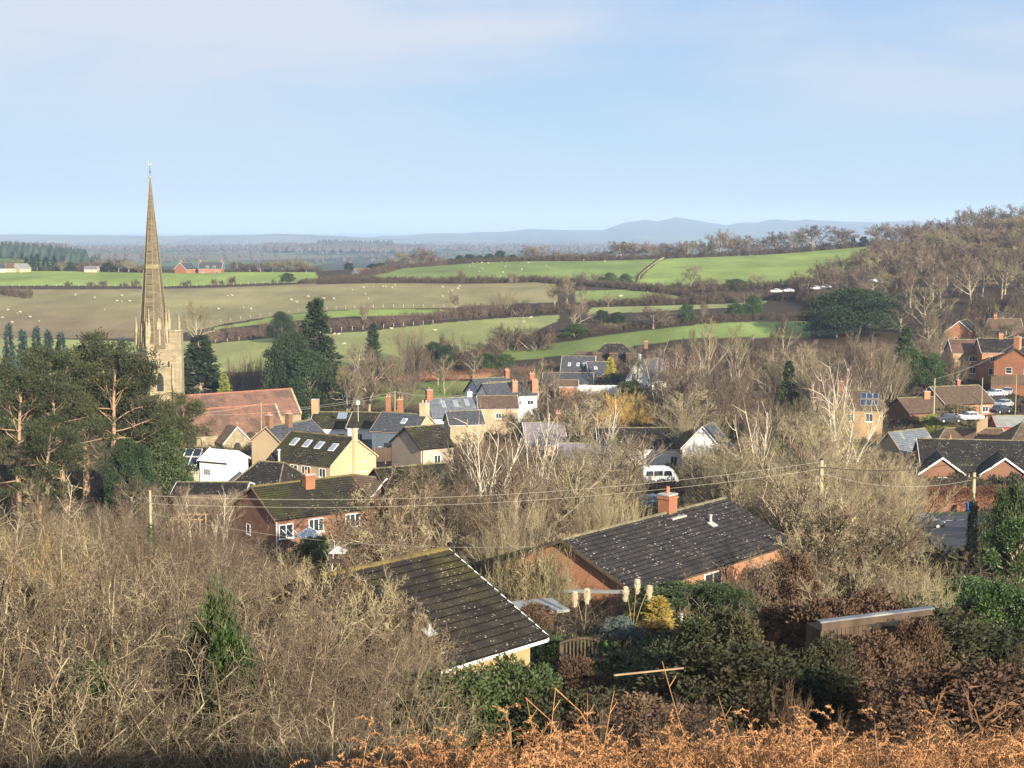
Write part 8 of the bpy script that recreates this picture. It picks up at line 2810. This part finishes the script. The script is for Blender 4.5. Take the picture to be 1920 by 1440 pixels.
fh('cream barn with pale gable on the crest, right of the cream farmhouse', 40, 494, 851, 50, 7, 8, 2.8, 2.6, M_cream, M_roof_grey)
fh('slate-roofed barn at the left edge of the crest', 5, 495, 851, 10, 9, 7, 2.4, 2.2, M_white, M_roof_slate_dk)
fh('low grey shed on the crest left of the spire', 172, 499, 852, 2, 7, 6, 1.6, 2.4, M_pinkrender, M_roof_lilac)
fh('white farmhouse with brown roof at the end of the sheep-field hedge', 678, 503, 800, 30, 8, 7, 2.6, 2.4, M_white, M_roof_br, windows=[('F', 0, .8, 1.4, 1.2)])
fh('tiny white cottage far off on the plain, left of the wooded ridge', 488, 466, 4200, 0, 40, 20, 6, 8, M_white, M_roof_slate_dk, gutter=False)
# ------------------------------------------------------------------ far woods: single masses nobody could count
def farwood(label, pxr, dr, n, h, m, seed, conif=False):
    rng = np.random.RandomState(seed)
    px = rng.uniform(*pxr, n)
    d = rng.uniform(*dr, n)
    x = (px - 960) / F * d
    z = zg(x, d)
    g = Geo()
    for i in range(3):
        pass
    k = 6
    hh = h * rng.uniform(.7, 1.25, n)
    for j in range(n):
        a = np.arange(k) * 2 * pi / k + rng.uniform(0, 1)
        rr = hh[j] * (.28 if conif else .48)
        ring1 = np.stack([np.cos(a) * rr, np.sin(a) * rr, np.full(k, hh[j] * (.12 if conif else .38))], 1) * np.array([1, 1, 1]) + rng.normal(0, h * .03, (k, 3))
        ring2 = np.stack([np.cos(a + .5) * rr * .72, np.sin(a + .5) * rr * .72, np.full(k, hh[j] * (.5 if conif else .78))], 1) + rng.normal(0, h * .04, (k, 3))
        V = np.concatenate([np.array([[0, 0, -1.0]]), ring1, ring2, np.array([[0, 0, hh[j]]])]) + np.array([x[j], d[j], z[j]])
        T_ = [(0, 1 + (i + 1) % k, 1 + i) for i in range(k)] + [(1 + k + i, 1 + k + (i + 1) % k, 1 + 2 * k) for i in range(k)]
        Q_ = [(1 + i, 1 + (i + 1) % k, 1 + k + (i + 1) % k, 1 + k + i) for i in range(k)]
        g.add(V, np.array(Q_), np.array(T_))
    return link('far_wood', g.mesh('far_wood', smooth=False), m=m, kind='stuff', label=label)
M_fw = mat('far_wood_brown', (.060, .050, .045), (.095, .08, .07), scale=.01, rough=1)
M_fc = mat('far_wood_conifer', (.022, .038, .028), (.045, .065, .045), scale=.02, rough=1)
farwood('dark conifer wood on the hill beyond the left crest', (-300, 165), (1500, 1800), 560, 14, M_fc, 1, True)
farwood('tail of the conifer wood running down right', (120, 190), (1560, 1640), 60, 10, M_fc, 2, True)
farwood('brown wood behind the conifer hill at the far left', (-300, 130), (3000, 3400), 500, 16, M_fw, 3)
farwood('purplish brown woods on the long ridge in the plain', (500, 800), (3700, 4400), 1300, 15, M_fw, 4)
farwood('line of dark conifers along the top of the wooded ridge', (598, 738), (4380, 4480), 150, 24, M_fc, 5, True)
farwood('scattered woods on the left plain', (80, 560), (3600, 5200), 420, 12, M_fw, 6)
farwood('woods along the plain right of centre', (770, 1500), (4200, 5600), 800, 13, M_fw, 7)
farwood('hazy woods on the distant plain', (-200, 1300), (5600, 8500), 700, 14, M_fw, 8)
farwood('hedgerow trees scattered over the plain', (180, 1300), (2400, 4200), 260, 9, M_fw, 9)
# bare scrub that fills the feet of the tree lines
farwood_ = None
# ------------------------------------------------------------------ sheep
def sheep_mesh(graze):
    rng = random.Random(1)
    b = MB()
    def ell(c, r, n=8, m_=6, s=0):
        rings = []
        for i in range(1, m_):
            t = pi * i / m_
            rings.append([(c[0] + r[0] * math.cos(t), c[1] + r[1] * math.sin(t) * math.cos(a), c[2] + r[2] * math.sin(t) * math.sin(a)) for a in [2 * pi * j / n for j in range(n)]])
        b.loft(rings)
    ell((0, 0, .62), (.58, .27, .29))
    if graze:
        ell((.62, 0, .45), (.20, .10, .16))
        ell((.78, 0, .22), (.17, .07, .09))
    else:
        ell((.55, 0, .82), (.18, .10, .17))
        ell((.72, 0, .92), (.16, .07, .08))
    for x in (-.36, .34):
        for y in (-.13, .13):
            b.tube((x, y, 0), (x, y, .42), .035, .06, 6)
    return b.mesh('sheep', True)
SM = [sheep_mesh(True), sheep_mesh(False)]
for m_ in SM:
    m_.materials.append(M_wool)
def on_ground(px, py, d0, d1):
    """depth at which the ground shows at this pixel"""
    best, bd = 1e9, d0
    for d in np.linspace(d0, d1, 120):
        x, y = xy(px, d)
        e = abs(proj(x, y, float(zg(x, y)))[1] - py)
        if e < best:
            best, bd = e, d
    return bd
SHEEP = [(142, 555), (178, 560), (229, 556), (220, 566), (228, 567), (244, 567), (15, 583), (37, 587), (32, 590), (196, 583), (4, 598), (56, 597), (72, 605), (21, 607), (306, 548), (427, 557), (436, 556), (410, 581), (456, 579), (470, 581),
         (546, 564), (557, 569), (578, 558), (608, 562), (626, 562), (661, 545), (683, 541), (700, 539), (718, 539), (724, 539), (736, 541), (741, 537), (685, 553), (830, 540), (861, 539), (858, 543), (848, 547), (840, 550), (830, 558), (690, 562),
         (887, 495), (895, 494), (904, 494), (916, 495), (926, 494), (940, 493), (950, 494), (881, 501), (890, 502), (903, 505), (907, 506), (899, 511), (943, 512), (947, 502), (938, 520), (918, 521), (910, 521), (991, 494), (978, 507), (1014, 489), (1025, 501), (1030, 504), (1094, 489), (1134, 492),
         (1162, 558), (1166, 557), (1214, 550), (1326, 481), (1405, 480), (1632, 464), (980, 599), (996, 598), (981, 606), (535, 638), (560, 628), (627, 629), (634, 630), (645, 648), (734, 619), (778, 641), (816, 622)]
def field_of(px, py):
    if py < 530 and px > 860:
        return 'the upper sheep field', 735, 930
    if px > 1150:
        return 'the small shaded field', 580, 660
    if py > 595 and px > 500:
        return 'the olive field', 420, 548
    return 'the big brown field', 515, 728
_fl = {}
for (px, py) in SHEEP:
    f_, d0, d1 = field_of(px, py)
    _fl.setdefault(f_, []).append((px, py))
for f_, l in _fl.items():
    l.sort()
    for i, (px, py) in enumerate(l):
        _, d0, d1 = field_of(px, py)
        d = on_ground(px, py, d0, d1)
        x, y = xy(px, d)
        o = bpy.data.objects.new('sheep', SM[i % 2])
        COL.objects.link(o)
        o.location = (x, y, float(zg(x, y)) + .05)
        o.rotation_euler = (0, 0, RS.uniform(0, 6.28))
        o.scale = (1.5,) * 3 if False else (1.0,) * 3
        nth = ['first', 'second', 'third', 'fourth', 'fifth', 'sixth', 'seventh', 'eighth', 'ninth', 'tenth', 'eleventh', 'twelfth', 'thirteenth', 'fourteenth', 'fifteenth', 'sixteenth', 'seventeenth', 'eighteenth', 'nineteenth', 'twentieth']
        k_ = i + 1
        if k_ <= 20:
            w_ = nth[i]
        else:
            w_ = {2: 'twenty', 3: 'thirty', 4: 'forty'}[k_ // 10] + '-' + nth[k_ % 10 - 1] if k_ % 10 else {3: 'thirtieth', 4: 'fortieth'}[k_ // 10]
        o['label'] = '%s white sheep from the left, %s in %s' % (w_, 'grazing' if i % 2 == 0 else 'standing', f_)
        o['category'] = 'sheep'
        o['group'] = 'sheep scattered over the fields'
# ------------------------------------------------------------------ post-and-wire fences
def wire_fence(label, pts, gap=3.6, h=1.25):
    tot = []
    for (p0, d0), (p1, d1) in zip(pts[:-1], pts[1:]):
        a, c = np.array(xy(p0, d0)), np.array(xy(p1, d1))
        n = max(1, int(np.linalg.norm(c - a) / gap))
        for i in range(n):
            tot.append(a + (c - a) * i / n)
    o0 = tot[0]
    t = thing('wire_fence', label, 'fence', (o0[0], o0[1], float(zg(o0[0], o0[1]))))
    b = MB()
    P_ = []
    for q in tot:
        v = Vector((q[0], q[1], float(zg(q[0], q[1])))) - t.location
        P_.append(v)
        b.box(v.x - .09, v.x + .09, v.y - .09, v.y + .09, v.z - .2, v.z + h)
    b.build('posts', M_pole, t, kind='stuff')
    b = MB()
    for z_ in (.5, 1.1):
        for p, q in zip(P_[:-1], P_[1:]):
            b.tube(p + Vector((0, 0, z_)), q + Vector((0, 0, z_)), .012, .012, 3, False)
    b.build('wires', M_metal, t, kind='stuff')
wire_fence('post-and-wire fence along the lower edge of the brown field', [(395, 574), (560, 583), (700, 587), (870, 584)])
wire_fence('post-and-wire fence under the upper left green field', [(-100, 738), (300, 738), (480, 736), (590, 728)])
wire_fence('post-and-wire fence along the top of the olive field', [(380, 503), (600, 513), (700, 518), (830, 530)])
wire_fence('rail fence climbing between sheep field and bright field', [(1192, 650), (1200, 730), (1225, 820), (1245, 905)])
# single bracken stalks that stand clear of the rest
for (px, yt, d, lean, br_, lb) in [(1040, 1290, 12.5, .05, True, 'tall bent bracken stalk, its broken tip folded down right'), (1150, 1295, 12.8, .12, False, 'tall straight bracken stalk beside the folded one'),
                                   (1100, 1300, 12.2, -.05, False, 'short thick bracken stalk between the two tall ones'), (1240, 1240, 13.5, -.35, False, 'long slender bramble stem leaning left over the slope'),
                                   (985, 1308, 12.6, -.25, True, 'bracken stalk bent over to the right, left of centre'), (1345, 1305, 13, -.4, False, 'slender stem leaning left above the bracken')]:
    x, y = xy(px, d)
    z = float(zg(x, y))
    top = W(px, yt, d)
    h_ = top.z - z
    b = MB()
    foot = Vector((x - lean * h_ * 1.0, y, z - .05))
    pts = [foot.lerp(top, k_) + Vector((.012 * math.sin(k_ * 7), 0, 0)) for k_ in np.linspace(0, 1, 8)]
    for i, (p, q) in enumerate(zip(pts[:-1], pts[1:])):
        b.tube(p, q, .0058 - i * .0004, .0054 - i * .0004, 5, False)
    if br_:
        b.tube(top, top + Vector((.22, -.02, -.20)), .006, .005, 5)
        b.tube(top + Vector((.22, -.02, -.20)), top + Vector((.40, -.03, -.52)), .005, .004, 5)
    for k_ in (.55, .75, .88):
        p = foot.lerp(top, k_)
        b.tube(p, p + Vector((.06, 0, .10)), .005, .003, 4)
    b.build('bracken_stalk', M_bracken, label=lb, cat='plant stem')
